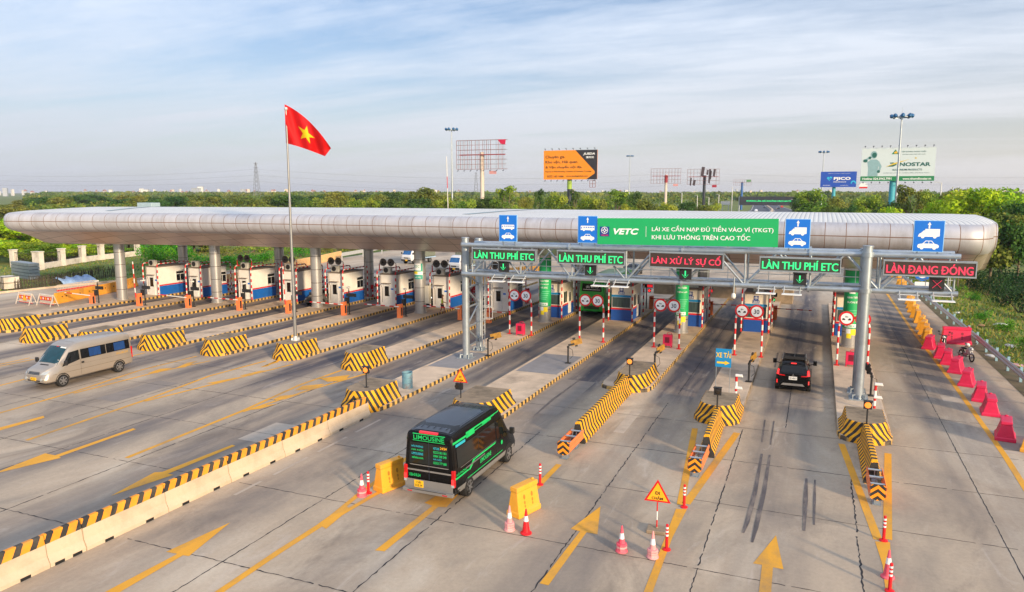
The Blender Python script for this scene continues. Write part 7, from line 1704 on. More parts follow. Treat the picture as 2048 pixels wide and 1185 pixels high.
for p, q in zip(P, P[1:]): mb.flat([bp(p[0], p[1], .03), bp(q[0], q[1], .03), bp(.92 + (q[0] - .92) * .6, .78 + (q[1] - .78) * .6, .03), bp(.92 + (p[0] - .92) * .6, .78 + (p[1] - .78) * .6, .03)], mc_)
mb.build('panel', t)
t, xc, zc, w_, h = board_frame(1724.5, 297.5, 1868, 362, 230, 'billboard', 'large white billboard with green lettering for aluminium products', 'billboard', 1789, m_tealpole, .8)
mb = MB(); mb.box((xc, .2, zc), (w_, .3, h), mat('billboard_white', c(196, 210, 216), .5, var=.03, scale=.3)); M = facing(xc, .045, zc); mg = mat('billboard_green', c(14, 122, 74), .5); mgd = mat('billboard_dark_green', c(20, 92, 84), .5)
mb.flat([bp(*q, .02) for q in [(0, .855), (0, 1), (1, 1), (1, .855)]], mg); BT("Hotline: 024.3942.7991", .03, .93, .40, .07, m_sign_white, .02); BT("www.nhomdinostar.vn", .58, .93, .38, .07, m_sign_white, .02)
BT("INOSTAR", .50, .50, .44, .115, mgd, .03); mb.flat([bp(*q, .03) for q in [(.395, .44), (.44, .44), (.485, .47), (.485, .52), (.44, .565), (.36, .565), (.42, .52), (.445, .49), (.44, .475), (.40, .475)]], mgd)
mb.flat([bp(*q, .035) for q in [(.335, .575), (.46, .50), (.66, .345), (.45, .455)]], mat('gold', c(206, 180, 60), .5)); BT("★", .72, .31, .035, .07, mat('gold', c(206, 180, 60), .5), 0)
BT("ALUMINIUM PRODUCTS", .43, .66, .40, .055, mgd, .01); BT("NHÔM HỆ CAO CẤP - HƯỚNG ĐẾN GIẢI PHÁP XANH", .31, .755, .62, .035, mgd); BT("TẬP ĐOÀN NGỌC DIỆP", .54, .12, .33, .05, mgd, .01); BT("NHÔM NGỌC DIỆP VIỆT NAM", .56, .20, .30, .03, mgd)
mb.flat([bp(*q, .03) for q in [(.41, .19), (.46, .05), (.51, .19)]], mg); mb.flat([bp(*q, .035) for q in [(.44, .14), (.47, .10), (.49, .16), (.45, .17)]], m_sign_amber)
# printed figure: a plain suited astronaut shape
ms = mat('print_pale', c(132, 168, 176), .5, var=.1, scale=1.5); 
def blob(u, v, ru, rv, m, d): mb.flat([bp(u + ru * math.cos(a), v + rv * math.sin(a), d) for a in np.linspace(0, -2 * math.pi, 17)[:-1]], m)
mb.flat([bp(*q, .03) for q in [(.10, .85), (.10, .60), (.085, .42), (.13, .34), (.21, .34), (.255, .42), (.235, .60), (.235, .85)][::-1]], ms)
mb.flat([bp(*q, .035) for q in [(.085, .42), (.045, .42), (.04, .36), (.09, .28), (.12, .30), (.09, .36)][::-1]], ms); blob(.115, .29, .02, .045, mgd, .04); mb.flat([bp(*q, .035) for q in [(.25, .42), (.285, .55), (.265, .70), (.235, .72), (.25, .58), (.225, .46)][::-1]], ms); blob(.245, .71, .022, .045, mgd, .04); blob(.055, .38, .03, .05, mgd, .04)
blob(.17, .20, .045, .115, ms, .04); blob(.175, .21, .033, .08, mgd, .05)
mb.build('panel', t); lamps(t, xc, zc + h / 2 + .1, w_, 9, 1); lamps(t, xc, zc - h / 2 - .1, w_, 9, -1)
mb = MB(); mb.box((xc - w_ * .45, 0, zc - h * .64), (w_ * .115, .15, h * .16), m_sign_white); mb.box((xc - w_ * .45, -.1, zc - h * .70), (w_ * .115, .06, h * .05), m_red); mb.build('number_board', t)
# ---- high mast lamps
def mast(px, ytop, Y, label, heads=8):
    top = oy(px, ytop, Y); t = T('lamp_mast', label, 'lamp mast', (top.x, Y, -.06), 0, 'tall lamp masts round the toll plaza'); H = top.z + .06
    mb = MB(); mb.tube((0, 0, 0), (0, 0, H), .36, m_galv, r1=.14, n=12); mb.build('pole', t)
    mb = MB(); R_ = 1.6; pts = [(R_ * math.cos(a), R_ * math.sin(a), H - .1) for a in np.linspace(0, 2 * math.pi, 17)]
    for a, b in zip(pts, pts[1:]): mb.bar(a, b, .14, m_galv)
    for a in pts[::4]: mb.bar((0, 0, H - .1), a, .1, m_galv)
    mb.tube((0, 0, H), (0, 0, H + 1.9), .03, m_galv, n=6); mb.build('ring', t)
    mf = mat('floodlight_blue', c(34, 92, 140), .4, .3)
    for k in range(heads):
        a = 2 * math.pi * k / heads; mb = MB(); mb.M = Matrix.Translation((1.75 * math.cos(a), 1.75 * math.sin(a), H + .12)) @ Matrix.Rotation(a, 4, 'Z') @ Matrix.Rotation(R(32), 4, 'Y'); mb.lathe([(.30, -.3), (.42, .0), (.22, .4)], mf, (0, 0, 0), 10); mb.build('floodlight', t)
mast(903, 260, 205, 'tall lamp mast beside the bare billboard lattice with the red rag'); mast(1260, 313, 420, 'farthest lamp mast, right of the orange billboard'); mast(1648, 305, 330, 'lamp mast in front of the blue billboard'); mast(1804, 234, 165, 'nearest and largest lamp mast, in front of the white billboard')
# ---- pylon and its wires, smaller poles
def pylon(px, ytop, dist, label, wbase):
    p = od(px, ytop, dist); H = p.z; t = T('pylon', label, 'pylon', (p.x, p.y, 0), YAW, 'lattice pylons on the skyline'); mb = MB(); mp_ = mat('pylon_steel', c(120, 124, 132), .6, .3); r = wbase * .028
    def half(z): return wbase / 2 * (1 - z / H) ** .8 * .9 + wbase * .05
    zs = [H * k / 9 for k in range(10)]
    for z0, z1 in zip(zs, zs[1:]):
        a, b = half(z0), half(z1)
        for sx, sy in ((-1, -1), (1, -1), (1, 1), (-1, 1)): mb.bar((sx * a, sy * a, z0), (sx * b, sy * b, z1), r * 1.4, mp_)
        for sy in (-1, 1): mb.bar((-a, sy * a, z0), (b, sy * b, z1), r, mp_); mb.bar((a, sy * a, z0), (-b, sy * b, z1), r, mp_)
    mb.build('tower', t); mb = MB()
    for z, l in ((H * .97, .5), (H * .86, .62), (H * .75, .7)): mb.bar((-wbase * l * .8, 0, z), (wbase * l * .8, 0, z), r * 1.6, mp_)
    mb.build('crossarm', t); return t, H
pyl, H0 = pylon(511, 325, 900, 'lattice pylon standing clear on the skyline left of the flagpole', 7.5)
pylon(1902, 378, 1500, 'tiny pylon far beyond the right hand trees', 8); pylon(952, 345, 1300, 'faint pylon behind the rusty billboard lattice', 8)
m_wire = mat('wire', c(132, 136, 146), .6)
def wire(P, sag, r, label):
    a, b = Vector(P[0]), Vector(P[1]); mb = MB(); pts = [a + (b - a) * (k / 24) - Vector((0, 0, 4 * sag * (k / 24) * (1 - k / 24))) for k in range(25)]
    for p, q in zip(pts, pts[1:]): mb.tube(p - a, q - a, r, m_wire, n=4, caps=False)
    o = mb.build('power_cable', loc=a); tag(o, label, 'cable', 'power cables across the sky')
for ys, dy, nm in ((342, -2, 'highest'), (354, 0, 'middle'), (366, 4, 'lowest')):
    wire((od(-320, ys - 8, 900), od(511, ys - 3, 900)), 9 - dy * .5, .13, nm + ' power cable sagging left from the skyline pylon'); wire((od(511, ys - 3, 900), od(1330, ys + 6, 1050)), 9, .13, nm + ' power cable running right from the skyline pylon to behind the billboards')
for ys, nm in ((344, 'upper'), (358, 'lower')): wire((od(1330, ys, 1050), od(2350, ys + 4, 1000)), 7, .14, nm + ' power cable crossing behind the white and blue billboards')
p = oy(897, 422, 175); q = oy(893, 313, 175); t = T('aerial_mast', 'thin red and white aerial mast beside the tall lamp mast', 'aerial mast', (p.x, 175, -.06)); mb = MB(); mb.path([(0, 0, 0), (q.x - p.x, 0, q.z)], .10, [m_red, m_white, m_white, m_white], 3.0, 6); mb.build('pole', t)
for px, yt, Y, r_, lab in [(1364, 386, 330, .16, 'left of the torn billboard'), (1395, 392, 330, .16, 'under the torn billboard'), (1418, 395, 330, .16, 'right under the torn billboard'), (1438, 390, 330, .16, 'left of the far road'), (1465, 375, 330, .16, 'beside the far message board'), (1612, 390, 260, .16, 'right of the far message board'), (1590, 400, 290, .16, 'below the end of the far message board'), (1883, 366, 190, .12, 'between the right hand tree groups'), (1600, 408, 300, .14, 'at the foot of the far message board')]:
    p = oy(px, yt, Y); t = T('light_pole', 'slim grey pole ' + lab, 'pole', (p.x, Y, -1.0 if p.x > 14 else 0), 0, 'slim poles along the far road'); mb = MB(); mb.tube((0, 0, 0), (0, 0, p.z + (1 if p.x > 14 else 0)), r_, m_galv_white, n=8); mb.build('pole', t)
    mb = MB(); z = p.z + (1 if p.x > 14 else 0); mb.bar((0, 0, z), (-1.4, 0, z + .15), .10, m_galv_white); mb.build('arm', t)
# ---- far message board over the expressway
a, b = oy(1480, 393.5, 378), oy(1603, 411.5, 378); w_, h = b.x - a.x, a.z - b.z; t = T('far_message_board', 'wide dark message board with a green line of text over the far expressway', 'LED sign', ((a.x + b.x) / 2, 378, 0)); zc = (a.z + b.z) / 2
mb = MB(); mb.box((0, .3, zc), (w_, .8, h), mat('far_board', c(48, 52, 60), .5)); mb.text("ĐI ĐÚNG LÀN, GIỮ KHOẢNG CÁCH AN TOÀN", facing(0, -.12, zc), led_g, w_ * .78, h * .24, bold=.03, depth=.05); mb.build('display', t)
for s_ in (-1, 1): mb = MB(); mb.tube((s_ * (w_ / 2 + .3), .4, 0), (s_ * (w_ / 2 + .3), .4, zc + h / 2), .3, m_galv, n=10); mb.build('post', t)
a, b = oy(1442, 403, 260), oy(1460, 410, 260); t = T('direction_sign', 'pale direction sign on two posts left of the far road', 'road sign', ((a.x + b.x) / 2, 260, 0)); mb = MB(); mb.box((0, 0, (a.z + b.z) / 2), (b.x - a.x, .12, a.z - b.z), mat('sign_back', c(186, 190, 188), .5)); mb.build('panel', t)
for s_ in (-1, 1): mb = MB(); mb.tube((s_ * 1.0, .1, 0), (s_ * 1.0, .1, a.z), .1, m_galv, n=8); mb.build('post', t)
p = oy(1631, 421, 240); t = T('warning_sign', 'small amber triangular sign on a post above the canopy roof line', 'road sign', (p.x, 240, 0)); mb = MB(); mb.prism([(-.95, p.z - .7), (.95, p.z - .7), (0, p.z + 1.0)], -.1, 0, mat('warning_orange', c(250, 130, 20), .5), 'y'); mb.build('sign_plate', t); mb = MB(); mb.tube((0, .1, 0), (0, .1, p.z), .08, m_galv, n=8); mb.build('post', t)

# ================================================================== trees, shrubs, grass
def leaf_mat(name, col, trans=.3):
    m, nt, b = principled(name, .65, spec=.25)
    t = N(nt, 'ShaderNodeTexCoord'); oi = N(nt, 'ShaderNodeObjectInfo')
    n = N(nt, 'ShaderNodeTexNoise'); n.inputs['Scale'].default_value = .8; n.inputs['Detail'].default_value = 4; L(nt, t.outputs['Object'], n.inputs['Vector'])
    mr = N(nt, 'ShaderNodeMapRange', i_1=.25, i_2=.75, i_3=.6, i_4=1.4); L(nt, n.outputs['Fac'], mr.inputs[0])
    hr = N(nt, 'ShaderNodeMapRange', i_1=0, i_2=1, i_3=.475, i_4=.515); L(nt, oi.outputs['Random'], hr.inputs[0])
    h = N(nt, 'ShaderNodeHueSaturation'); h.inputs['Color'].default_value = col; L(nt, mr.outputs[0], h.inputs['Value']); L(nt, hr.outputs[0], h.inputs['Hue']); L(nt, h.outputs[0], b.inputs['Base Color'])
    tr = N(nt, 'ShaderNodeBsdfTranslucent'); L(nt, h.outputs[0], tr.inputs[0]); ms = N(nt, 'ShaderNodeMixShader', i_0=trans); L(nt, b.outputs[0], ms.inputs[1]); L(nt, tr.outputs[0], ms.inputs[2]); L(nt, ms.outputs[0], nt.nodes['Material Output'].inputs[0])
    return m
LM = {k: [leaf_mat(f'leaf_{k}_{i}', c(*col)) for i, col in enumerate(cols)] for k, cols in {
    'light': [(126, 154, 46), (98, 132, 40), (150, 168, 56)], 'dark': [(72, 108, 42), (56, 92, 36), (90, 122, 48)], 'olive': [(118, 132, 50), (96, 116, 44), (138, 142, 60)], 'lime': [(164, 200, 34), (126, 178, 32), (186, 206, 52)], 'hedge': [(34, 72, 34), (24, 56, 26), (46, 88, 38)], 'vivid': [(70, 150, 22), (50, 120, 20), (100, 170, 34)]}.items()}
m_bark = mat('bark', c(112, 98, 80), .9, var=.25, scale=3)
def leaf_cloud(rsd, centres, radii, n_per, leaf, flat=.75):
    """leaf-sized quads through a set of lumps, denser outside"""
    V, Q, K = [], [], []
    for (cx_, cy_, cz), r in zip(centres, radii):
        n = int(n_per * (r ** 2)); d = rsd.normal(size=(n, 3)); d /= np.linalg.norm(d, axis=1)[:, None] + 1e-9
        rad = r * (rsd.rand(n) ** .38); P = d * rad[:, None] * np.array([1, 1, flat]) + np.array([cx_, cy_, cz])
        nn = d * .7 + rsd.normal(size=(n, 3)) * .55 + np.array([0, 0, .35]); nn /= np.linalg.norm(nn, axis=1)[:, None]
        a = np.cross(nn, rsd.normal(size=(n, 3))); a /= np.linalg.norm(a, axis=1)[:, None] + 1e-9; b = np.cross(nn, a)
        s1 = leaf * (.6 + .8 * rsd.rand(n))[:, None]; s2 = s1 * (.45 + .4 * rsd.rand(n))[:, None]
        o = len(V) and sum(len(v) for v in V) or 0
        q = np.stack([P - a * s1 * .5, P + b * s2 * .5, P + a * s1 * .5, P - b * s2 * .5], 1).reshape(-1, 3)
        V.append(q); Q.append(np.arange(n * 4).reshape(-1, 4) + o); K.append(np.where(rsd.rand(n) < .15, rsd.randint(0, 3, n), rsd.choice(3, p=[.45, .3, .25])))
    return np.concatenate(V), np.concatenate(Q), np.concatenate(K)
def tree_proto(seed, kind, H, W, tall=False, n_per=120, leaf=.44):
    rsd = np.random.RandomState(seed); t = T('tree', 'x', 'tree')
    mb = MB(); r0 = .022 * H; mb.tube((0, 0, -.3), (0, 0, H * .45), r0, m_bark, r1=r0 * .6, n=7)
    cs, rs2 = [], []; nl = rsd.randint(12, 17) if not tall else rsd.randint(13, 18)
    for k in range(nl):
        z = H * (.30 + .62 * (k + .5) / nl) if tall else H * (.34 + .52 * rsd.rand()); env = math.sin(math.pi * min(1, max(0.05, (z / H - .16) / .92))) ** .6
        a = rsd.rand() * 6.28; d = W * .5 * env * (rsd.rand() ** .5) * .85; r = W * (.15 + .11 * rsd.rand()) * (.8 if tall else 1)
        cs.append((d * math.cos(a), d * math.sin(a), z)); rs2.append(r)
        mb.tube((0, 0, min(z * .7, H * .45)), (d * math.cos(a) * .8, d * math.sin(a) * .8, z), r0 * .35, m_bark, r1=r0 * .12, n=5)
    cs.append((0, 0, H * .90 - W * .05)); rs2.append(W * .16)
    mb.build('trunk', t)
    V, Q, K = leaf_cloud(rsd, cs, rs2, n_per, leaf); np_mesh('crown', V, Q, LM[kind], K, t); t['_h'] = float(V[:, 2].max()); t['_w'] = W
    return t
PROT = {}
for i, (kind, H, W, tall) in enumerate([('light', 12, 8, False), ('dark', 11, 9, False), ('olive', 10, 8, False), ('lime', 12, 9, False), ('light', 14, 7, True), ('olive', 13, 6.5, True), ('dark', 10, 8, False), ('olive', 11, 9, False), ('dark', 13, 6.5, True)]):
    PROT.setdefault((kind, tall), []).append(tree_proto(20 + i, kind, H, W, tall))
used_t = set()
def tree_at(px, ytop, Y, wpx, kind, label, tall=False, group='trees beyond the canopy'):
    lst = PROT[(kind, tall)]; o = lst[rnd.randrange(len(lst))]; p = oy(px, ytop, Y); z0 = terrain_z(p.x, Y); H = p.z - z0
    dist = (Vector(p) - CAM).dot(FW); W = wpx * dist / F_PX; sx = W / o['_w']; sz = H / o['_h']; rz = rnd.uniform(0, 6.28)
    if o.name in used_t: n = copy_tree(o)
    else: n = o; used_t.add(o.name)
    n.location = (p.x, Y, z0); n.rotation_euler = (0, 0, rz); n.scale = (sx, sx, sz); n['label'] = label; n['group'] = group
    return n
G_R = 'trees beside the right hand verge'
for a in [(1912, 374, 128, 105, 'olive', 'tall soft green tree right of the slim pole, left of the brightest lime tree'), (1962, 372, 118, 150, 'lime', 'tall bright lime green tree touching the canopy end'), (2050, 398, 112, 100, 'dark', 'dark tree cut by the edge of the photo above the hedge'), (2015, 382, 135, 110, 'light', 'green tree behind the bright lime one, towards the photo edge'), (1992, 420, 112, 120, 'olive', 'leaning olive tree below the brightest lime tree, above the dark hedge'), (1948, 425, 104, 100, 'light', 'green tree under the brightest lime tree, beside the canopy end'), (1925, 455, 100, 60, 'olive', 'low olive tree beneath the canopy end, above the grass')]: tree_at(*a, group=G_R)
for px, yt, Y, wp, k, lab, tl in [(1822, 368, 140, 60, 'olive', 'tall tree with two tufts on top, right of the nearest lamp mast', True), (1852, 378, 135, 70, 'light', 'broad tree with yellowing side, left of the slim pole', False), (1795, 398, 150, 80, 'dark', 'dark tree at the foot of the nearest lamp mast', False), (1752, 388, 165, 75, 'light', 'round tree under the white billboard', False), (1712, 396, 175, 70, 'dark', 'low dark tree under the blue billboard', False), (1672, 392, 190, 60, 'olive', 'olive tree behind the lamp mast of the blue billboard', False), (1634, 376, 205, 75, 'light', 'broad tree just right of the far message board', False), (1606, 384, 230, 45, 'dark', 'dark narrow tree touching the far message board', False), (1880, 398, 125, 50, 'lime', 'small lime tree behind the canopy end', False), (1778, 412, 118, 60, 'lime', 'low lime tree above the canopy roof near the nearest lamp mast', False), (1735, 416, 120, 55, 'light', 'low green tree above the canopy roof under the blue billboard', False), (1690, 414, 135, 50, 'dark', 'low dark tree above the canopy roof, right of the amber triangle', False), (1658, 408, 150, 50, 'olive', 'low olive tree above the canopy roof, beside the amber triangle', False)]: tree_at(px, yt, Y, wp, k, lab, tl)
mid = [(1016, 371, 165, 62, 'light', True), (1048, 392, 150, 45, 'olive', False), (1078, 377, 175, 26, 'dark', True), (1108, 384, 160, 60, 'light', False), (1150, 378, 180, 28, 'dark', True), (1172, 390, 155, 62, 'light', False), (1206, 398, 150, 50, 'olive', False), (1234, 378, 165, 60, 'light', True), (1264, 384, 160, 42, 'dark', True), (1296, 398, 150, 55, 'olive', False), (978, 394, 170, 55, 'olive', False), (944, 398, 165, 55, 'light', False), (1330, 404, 160, 60, 'light', False), (1368, 402, 190, 55, 'dark', False), (1402, 408, 170, 55, 'olive', False), (1436, 406, 200, 50, 'light', False), (1130, 408, 130, 60, 'olive', False), (1030, 410, 130, 55, 'light', False), (1250, 408, 135, 55, 'light', False)]
lm = ['tall airy tree right of the rusty billboard lattice', 'olive tree second right of the rusty billboard lattice', 'thin dark tree left of the orange billboard pole', 'green tree directly left of the orange billboard pole', 'thin dark tree right of the orange billboard pole', 'round green tree right of the orange billboard pole', 'olive tree midway between the orange billboard and the farthest lamp mast', 'airy tree left of the farthest lamp mast', 'narrow dark tree behind the farthest lamp mast', 'olive tree right of the farthest lamp mast', 'olive tree at the foot of the rusty billboard lattice', 'green tree between the tall lamp mast and the rusty lattice', 'green tree under the plain billboard lattice', 'dark tree between the two smaller billboard lattices', 'olive tree under the torn billboard', 'green tree left of the far message board', 'low olive tree above the roof by the orange billboard', 'low green tree above the roof by the rusty lattice', 'low green tree above the roof by the farthest lamp mast']
for (px, yt, Y, wp, k, tl), lab in zip(mid, lm): tree_at(px, yt, Y, wp, k, lab, tl)
r_ = random.Random(5)
wall_y = lambda q: float(np.interp(q, [29, 78, 125, 166, 203, 276], [v.y for v in W_[1:]]))
def spread(x0, x1, n, yfun, Yr, wp, kinds, label, group):
    for i in range(n):
        px = x0 + (x1 - x0) * (i + .5 + r_.uniform(-.35, .35)) / n; Y = r_.uniform(*(Yr(px) if callable(Yr) else Yr)); tree_at(px, yfun(px) + r_.uniform(-4, 5), Y, wp * r_.uniform(.8, 1.25), r_.choice(kinds), label, False, group)
tree_at(856, 374, 190, 95, 'olive', 'broad olive tree left of the tall lamp mast', False)
spread(20, 830, 26, lambda x: np.interp(x, [0, 200, 500, 700, 860], [398, 392, 392, 384, 386]), (185, 260), 62, ['olive', 'dark', 'dark', 'olive'], 'tree in the green belt showing above the white canopy roof', 'belt of trees above the canopy roof')
spread(600, 960, 9, lambda x: 396, (150, 185), 60, ['olive', 'light', 'dark'], 'tree in the green belt between the flagpole and the tall lamp mast', 'belt of trees left of the tall lamp mast')
spread(-20, 420, 22, lambda x: np.interp(x, [0, 200, 420], [408, 425, 445]), (115, 165), 85, ['dark', 'olive', 'olive'], 'tree showing round the far rounded end of the canopy', 'trees at the far end of the canopy')
spread(-20, 420, 18, lambda x: np.interp(x, [0, 90, 220, 420], [436, 446, 452, 478]), lambda q: (wall_y(q) + 9, wall_y(q) + 20), 90, ['light', 'dark', 'lime', 'olive'], 'bushy tree behind the white pillared wall', 'bushy trees behind the pillared wall')
spread(-20, 260, 11, lambda x: np.interp(x, [0, 260], [480, 494]), lambda q: (wall_y(q) + 4, wall_y(q) + 7), 70, ['lime', 'light'], 'sunlit yellow green bush just behind the wall railings', 'sunlit bushes behind the wall railings')
# creeper-covered mound and shrubs on the left bank
def shrub_proto(seed, kind, W, H, n_per=70, leaf=.26):
    rsd = np.random.RandomState(seed); t = T('shrub', 'x', 'shrub'); cs = [(rsd.uniform(-.4, .4) * W, rsd.uniform(-.4, .4) * W, H * rsd.uniform(.18, .62)) for _ in range(11)]; rs2 = [W * rsd.uniform(.16, .28) for _ in cs]
    V, Q, K = leaf_cloud(rsd, cs, rs2, n_per, leaf, .8); V[:, 2] = np.maximum(V[:, 2], .02); np_mesh('foliage', V, Q, LM[kind], K, t)
    mb = MB()
    for cx_, cy_, cz in cs: mb.tube((0, 0, -.1), (cx_, cy_, cz), .05, m_bark, r1=.02, n=5)
    mb.build('stem', t); t['_h'] = H; t['_w'] = W; return t
SH = {'vivid': [shrub_proto(70, 'vivid', 5, 3.2), shrub_proto(71, 'vivid', 5, 2.6)], 'hedge': [shrub_proto(72, 'hedge', 5, 3.4), shrub_proto(73, 'hedge', 5.5, 3.0)], 'olive': [shrub_proto(74, 'olive', 4.5, 2.6)], 'light': [shrub_proto(75, 'light', 4.5, 2.4)]}
def shrub_at(px, yb, wpx, hpx, kind, label, group):
    o = r_.choice(SH[kind]); p = g(px, yb)
    for _ in range(3): p = g(px, yb, terrain_z(p.x, p.y))
    d = (p - CAM).dot(FW); sx = wpx * d / F_PX / o['_w']; sz = hpx * d / F_PX / o['_h']
    if o.name in used_t: n = copy_tree(o)
    else: n = o; used_t.add(o.name)
    n.location = (p.x, p.y, terrain_z(p.x, p.y)); n.rotation_euler = (0, 0, r_.uniform(0, 6)); n.scale = (sx, sx, sz); n['label'] = label; n['group'] = group
for px, yb, w_, h in [(305, 528, 60, 46), (330, 532, 70, 44), (362, 530, 70, 40), (400, 534, 60, 30), (318, 515, 70, 40), (352, 512, 70, 30), (440, 534, 60, 26), (470, 530, 60, 22), (505, 526, 60, 22), (540, 522, 55, 24)]: shrub_at(px, yb, w_, h, 'vivid', 'bright green creeper covered mound behind the outer booths', 'creeper mounds on the bank')
for px, yb, w_, h, k in [(460, 512, 60, 24, 'olive'), (500, 506, 60, 26, 'light'), (575, 508, 55, 24, 'light'), (600, 514, 46, 26, 'vivid'), (640, 505, 50, 22, 'olive'), (670, 502, 50, 24, 'light'), (705, 500, 50, 22, 'olive'), (750, 497, 50, 20, 'light'), (430, 505, 50, 30, 'olive'), (535, 500, 60, 30, 'light'), (620, 497, 60, 26, 'olive'), (690, 493, 60, 24, 'light'), (780, 492, 60, 24, 'olive')]: shrub_at(px, yb, w_, h, k, 'low shrub on the grassy bank seen under the canopy', 'shrubs on the bank under the canopy')
for px, yb, w_, h in [(1975, 592, 60, 60), (2005, 610, 70, 66), (2040, 626, 80, 76), (2075, 650, 90, 90), (1950, 580, 50, 46), (2030, 590, 80, 66), (1990, 572, 70, 46), (2066, 600, 90, 80)]: shrub_at(px, yb, w_, h, 'hedge', 'dark green hedge shrub on the slope beyond the guardrail', 'dark hedge beyond the guardrail')
for px, yb, w_, h in [(1925, 560, 50, 22), (1900, 545, 44, 18), (1940, 600, 40, 20), (1975, 640, 50, 22), (2020, 664, 56, 30), (2046, 700, 50, 30), (1915, 585, 36, 16)]: shrub_at(px, yb, w_, h, 'vivid', 'low bright green weeds at the foot of the dark hedge', 'weeds below the hedge')
for px, yb, w_, h in [(160, 548, 50, 14), (118, 556, 60, 12), (200, 540, 40, 10), (20, 565, 30, 20)]: shrub_at(px, yb, w_, h, 'olive', 'low weeds on the grass before the pillared wall', 'weeds before the pillared wall')
# the far wood and the grass nobody could count
def far_wood():
    rsd = np.random.RandomState(11); V, Q, K = [], [], []; base = 0; cnt = 0
    def blocked(x, y):
        lo = np.interp(y, [150, 200, 380, 620, 1100], [-92, -86, -52, -66, -120]); hi = np.interp(y, [150, 200, 380, 620, 1100], [20, 17, 4, -16, -60])
        return lo < x < hi
    while cnt < 3900:
        y = 150 + 1550 * rsd.rand() ** 1.9; x = y * rsd.uniform(-1.45, .42)
        if blocked(x, y) or (y < 300 and x > 10 and rsd.rand() < .6): continue
        h = rsd.uniform(5.0, 10.4) if y > 260 else rsd.uniform(5.0, 8.2); n = 46 if y < 500 else 26; w_ = rsd.uniform(2.6, 4.4)*(1 if y < 500 else 1.7); cnt += 1
        d = rsd.normal(size=(n, 3)); d /= np.linalg.norm(d, axis=1)[:, None]; d[:, 2] = np.abs(d[:, 2]) * 1.2 - .35
        P = d * np.array([w_, w_, h * .42]) * (rsd.rand(n) ** .3)[:, None] + np.array([x, y, h * .55]); P[:, 2] = np.maximum(P[:, 2], .3)
        nn = d * .6 + rsd.normal(size=(n, 3)) * .5 + np.array([0, 0, .4]); nn /= np.linalg.norm(nn, axis=1)[:, None]
        a = np.cross(nn, rsd.normal(size=(n, 3))); a /= np.linalg.norm(a, axis=1)[:, None]; b = np.cross(nn, a); s_ = ((.8 if y < 300 else 1.2 if y < 700 else 2.4) * (.6 + .8 * rsd.rand(n)))[:, None]
        V.append(np.stack([P - a * s_ * .6, P + b * s_ * .45, P + a * s_ * .6, P - b * s_ * .45], 1).reshape(-1, 3)); Q.append(np.arange(n * 4).reshape(-1, 4) + base); base += n * 4; K.append(np.full(n, rsd.choice(5)))
    for _ in range(2300):
        y = rsd.uniform(700, 2500); x = y * rsd.uniform(-1.4, .45); n = 18; h = rsd.uniform(6.5, 11.5); w_ = rsd.uniform(8, 17)
        d = rsd.normal(size=(n, 3)); d /= np.linalg.norm(d, axis=1)[:, None]; d[:, 2] = np.abs(d[:, 2])
        P = d * np.array([w_, w_, h * .4]) + np.array([x, y, h * .5]); a = rsd.normal(size=(n, 3)); a /= np.linalg.norm(a, axis=1)[:, None]; b = np.cross(a, rsd.normal(size=(n, 3))); b /= np.linalg.norm(b, axis=1)[:, None]; s_ = (3.5 + 3 * rsd.rand(n))[:, None]
        V.append(np.stack([P - a * s_ * .6, P + b * s_ * .45, P + a * s_ * .6, P - b * s_ * .45], 1).reshape(-1, 3)); Q.append(np.arange(n * 4).reshape(-1, 4) + base); base += n * 4; K.append(np.full(n, rsd.choice(5)))
    o = np_mesh('far_wood', np.concatenate(V), np.concatenate(Q), [LM['dark'][0], LM['olive'][1], LM['dark'][2], LM['olive'][0], LM['light'][1]], np.concatenate(K)); tag(o, 'far green wood stretching to the horizon', 'wood', kind='stuff')
far_wood()
def grass():
    rsd = np.random.RandomState(4); pts = []
    while len(pts) < 36000:
        if rsd.rand() < .7: y = rsd.uniform(34, 130); x = plaza_edges(y)[1] + 1.0 + rsd.rand() ** 1.3 * 22
        else: y = rsd.uniform(52, 130); x = plaza_edges(y)[0] - 1.0 - rsd.rand() * 34
        pts.append((x, y, terrain_z(x, y)))
    P = np.array(pts); n = len(P); a = rsd.rand(n) * 6.28; h = (.08 + .24 * rsd.rand(n) ** 2); w_ = .025 + .05 * rsd.rand(n); ca = np.stack([np.cos(a), np.sin(a), 0 * a], 1) * w_[:, None]; ln = np.stack([rsd.normal(size=n) * .12, rsd.normal(size=n) * .12, h], 1)
    V = np.stack([P - ca, P + ca, P + ca * .5 + ln, P - ca * .5 + ln], 1).reshape(-1, 3); Q = np.arange(n * 4).reshape(-1, 4)
    mdry = leaf_mat('dry_grass', c(150, 140, 70), .2); o = np_mesh('grass', V, Q, [LM['light'][0], mdry, LM['vivid'][1], LM['olive'][0]], rsd.choice(4, n, p=[.22, .46, .08, .24])); tag(o, 'rough grass on both verges', 'grass', kind='stuff')
grass()
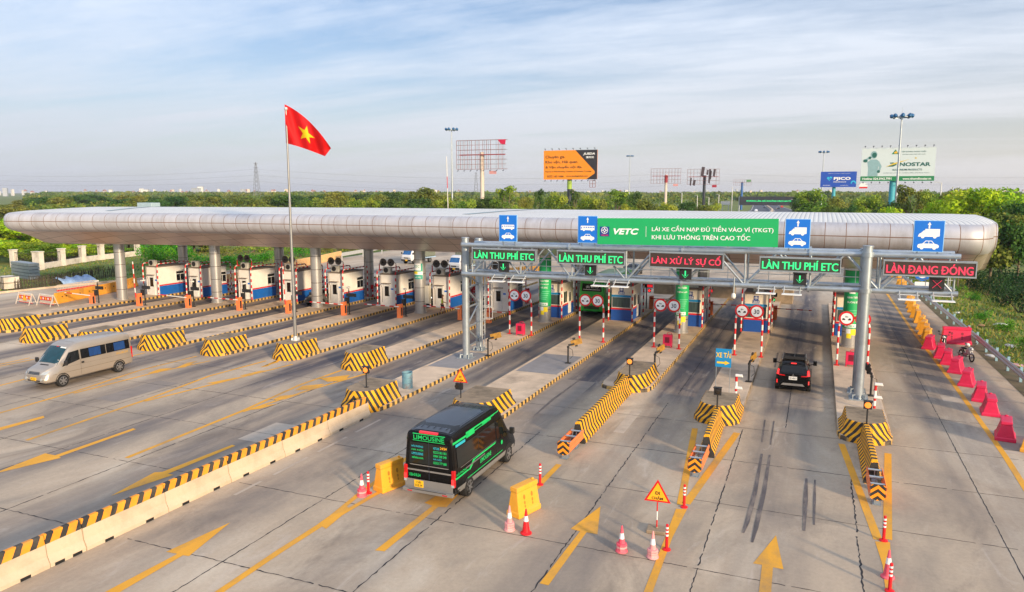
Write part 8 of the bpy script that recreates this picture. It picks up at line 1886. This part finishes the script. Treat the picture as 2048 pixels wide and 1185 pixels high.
# ---- the hazy far town
m_tw = [mat('town_' + n, c(*q), .8, var=.05) for n, q in (('white', (214, 212, 208)), ('cream', (210, 196, 176)), ('grey', (170, 176, 184)))]; m_tr = mat('town_roof', c(158, 112, 102), .8)
def town(px, ytop, dist, wpx, roof, k):
    p = od(px, ytop, dist); W = wpx * dist / F_PX; H = p.z; t = T('far_house' if roof else 'far_block', 'tiny ' + ('red roofed house' if roof else ('tall pale block' if k else 'pale flat roofed block')) + ' in the hazy town on the skyline', 'house' if roof else 'building', (p.x, p.y, 0), r_.uniform(-.4, .4) + YAW, 'far town on the skyline')
    mb = MB(); hb = H * (.75 if roof else 1); mb.box((0, 0, hb / 2), (W, W * .8, hb), r_.choice(m_tw)); mb.build('wall', t)
    mb = MB()
    if roof: mb.prism([(-W * .55, hb), (W * .55, hb), (0, H)], -W * .45, W * .45, m_tr, 'y')
    else: mb.box((0, 0, hb + .3), (W * 1.04, W * .84, .6), m_tw[2])
    mb.build('roof', t)
for i in range(86):
    px = r_.uniform(-20, 900) if i < 58 else r_.uniform(900, 2060); roof = r_.random() < .45; town(px, r_.uniform(378.5, 383), r_.uniform(1750, 2400), r_.uniform(3, 7), roof, 0)
for px, yt, w_ in [(401, 374, 10), (283, 378, 8), (290, 380, 14), (1990, 379, 22), (2028, 380, 14), (10, 377, 8), (395, 377, 18), (486, 379, 8)]: town(px, yt, 1800, w_, False, 1)
for k, v in list(bpy.data.objects.items()):
    for q in ('_h', '_w'):
        if q in v.keys(): del v[q]

# ================================================================== the hazy air: one closed box of thin even haze
hm = bpy.data.materials.new('haze_air'); hm.use_nodes = True; nt = hm.node_tree; nt.nodes.clear()
ho = N(nt, 'ShaderNodeOutputMaterial'); hv = N(nt, 'ShaderNodeVolumePrincipled'); hv.inputs['Color'].default_value = (0.86, 0.90, 1.0, 1); hv.inputs['Density'].default_value = 0.00013; hv.inputs['Anisotropy'].default_value = 0.2
L(nt, hv.outputs[0], ho.inputs['Volume'])
hb = MB(); hb.box((0, 3400, 31), (12200, 7500, 68), hm); tag(hb.build('haze'), 'thin pale haze in the air over the whole plain', 'haze', kind='stuff')
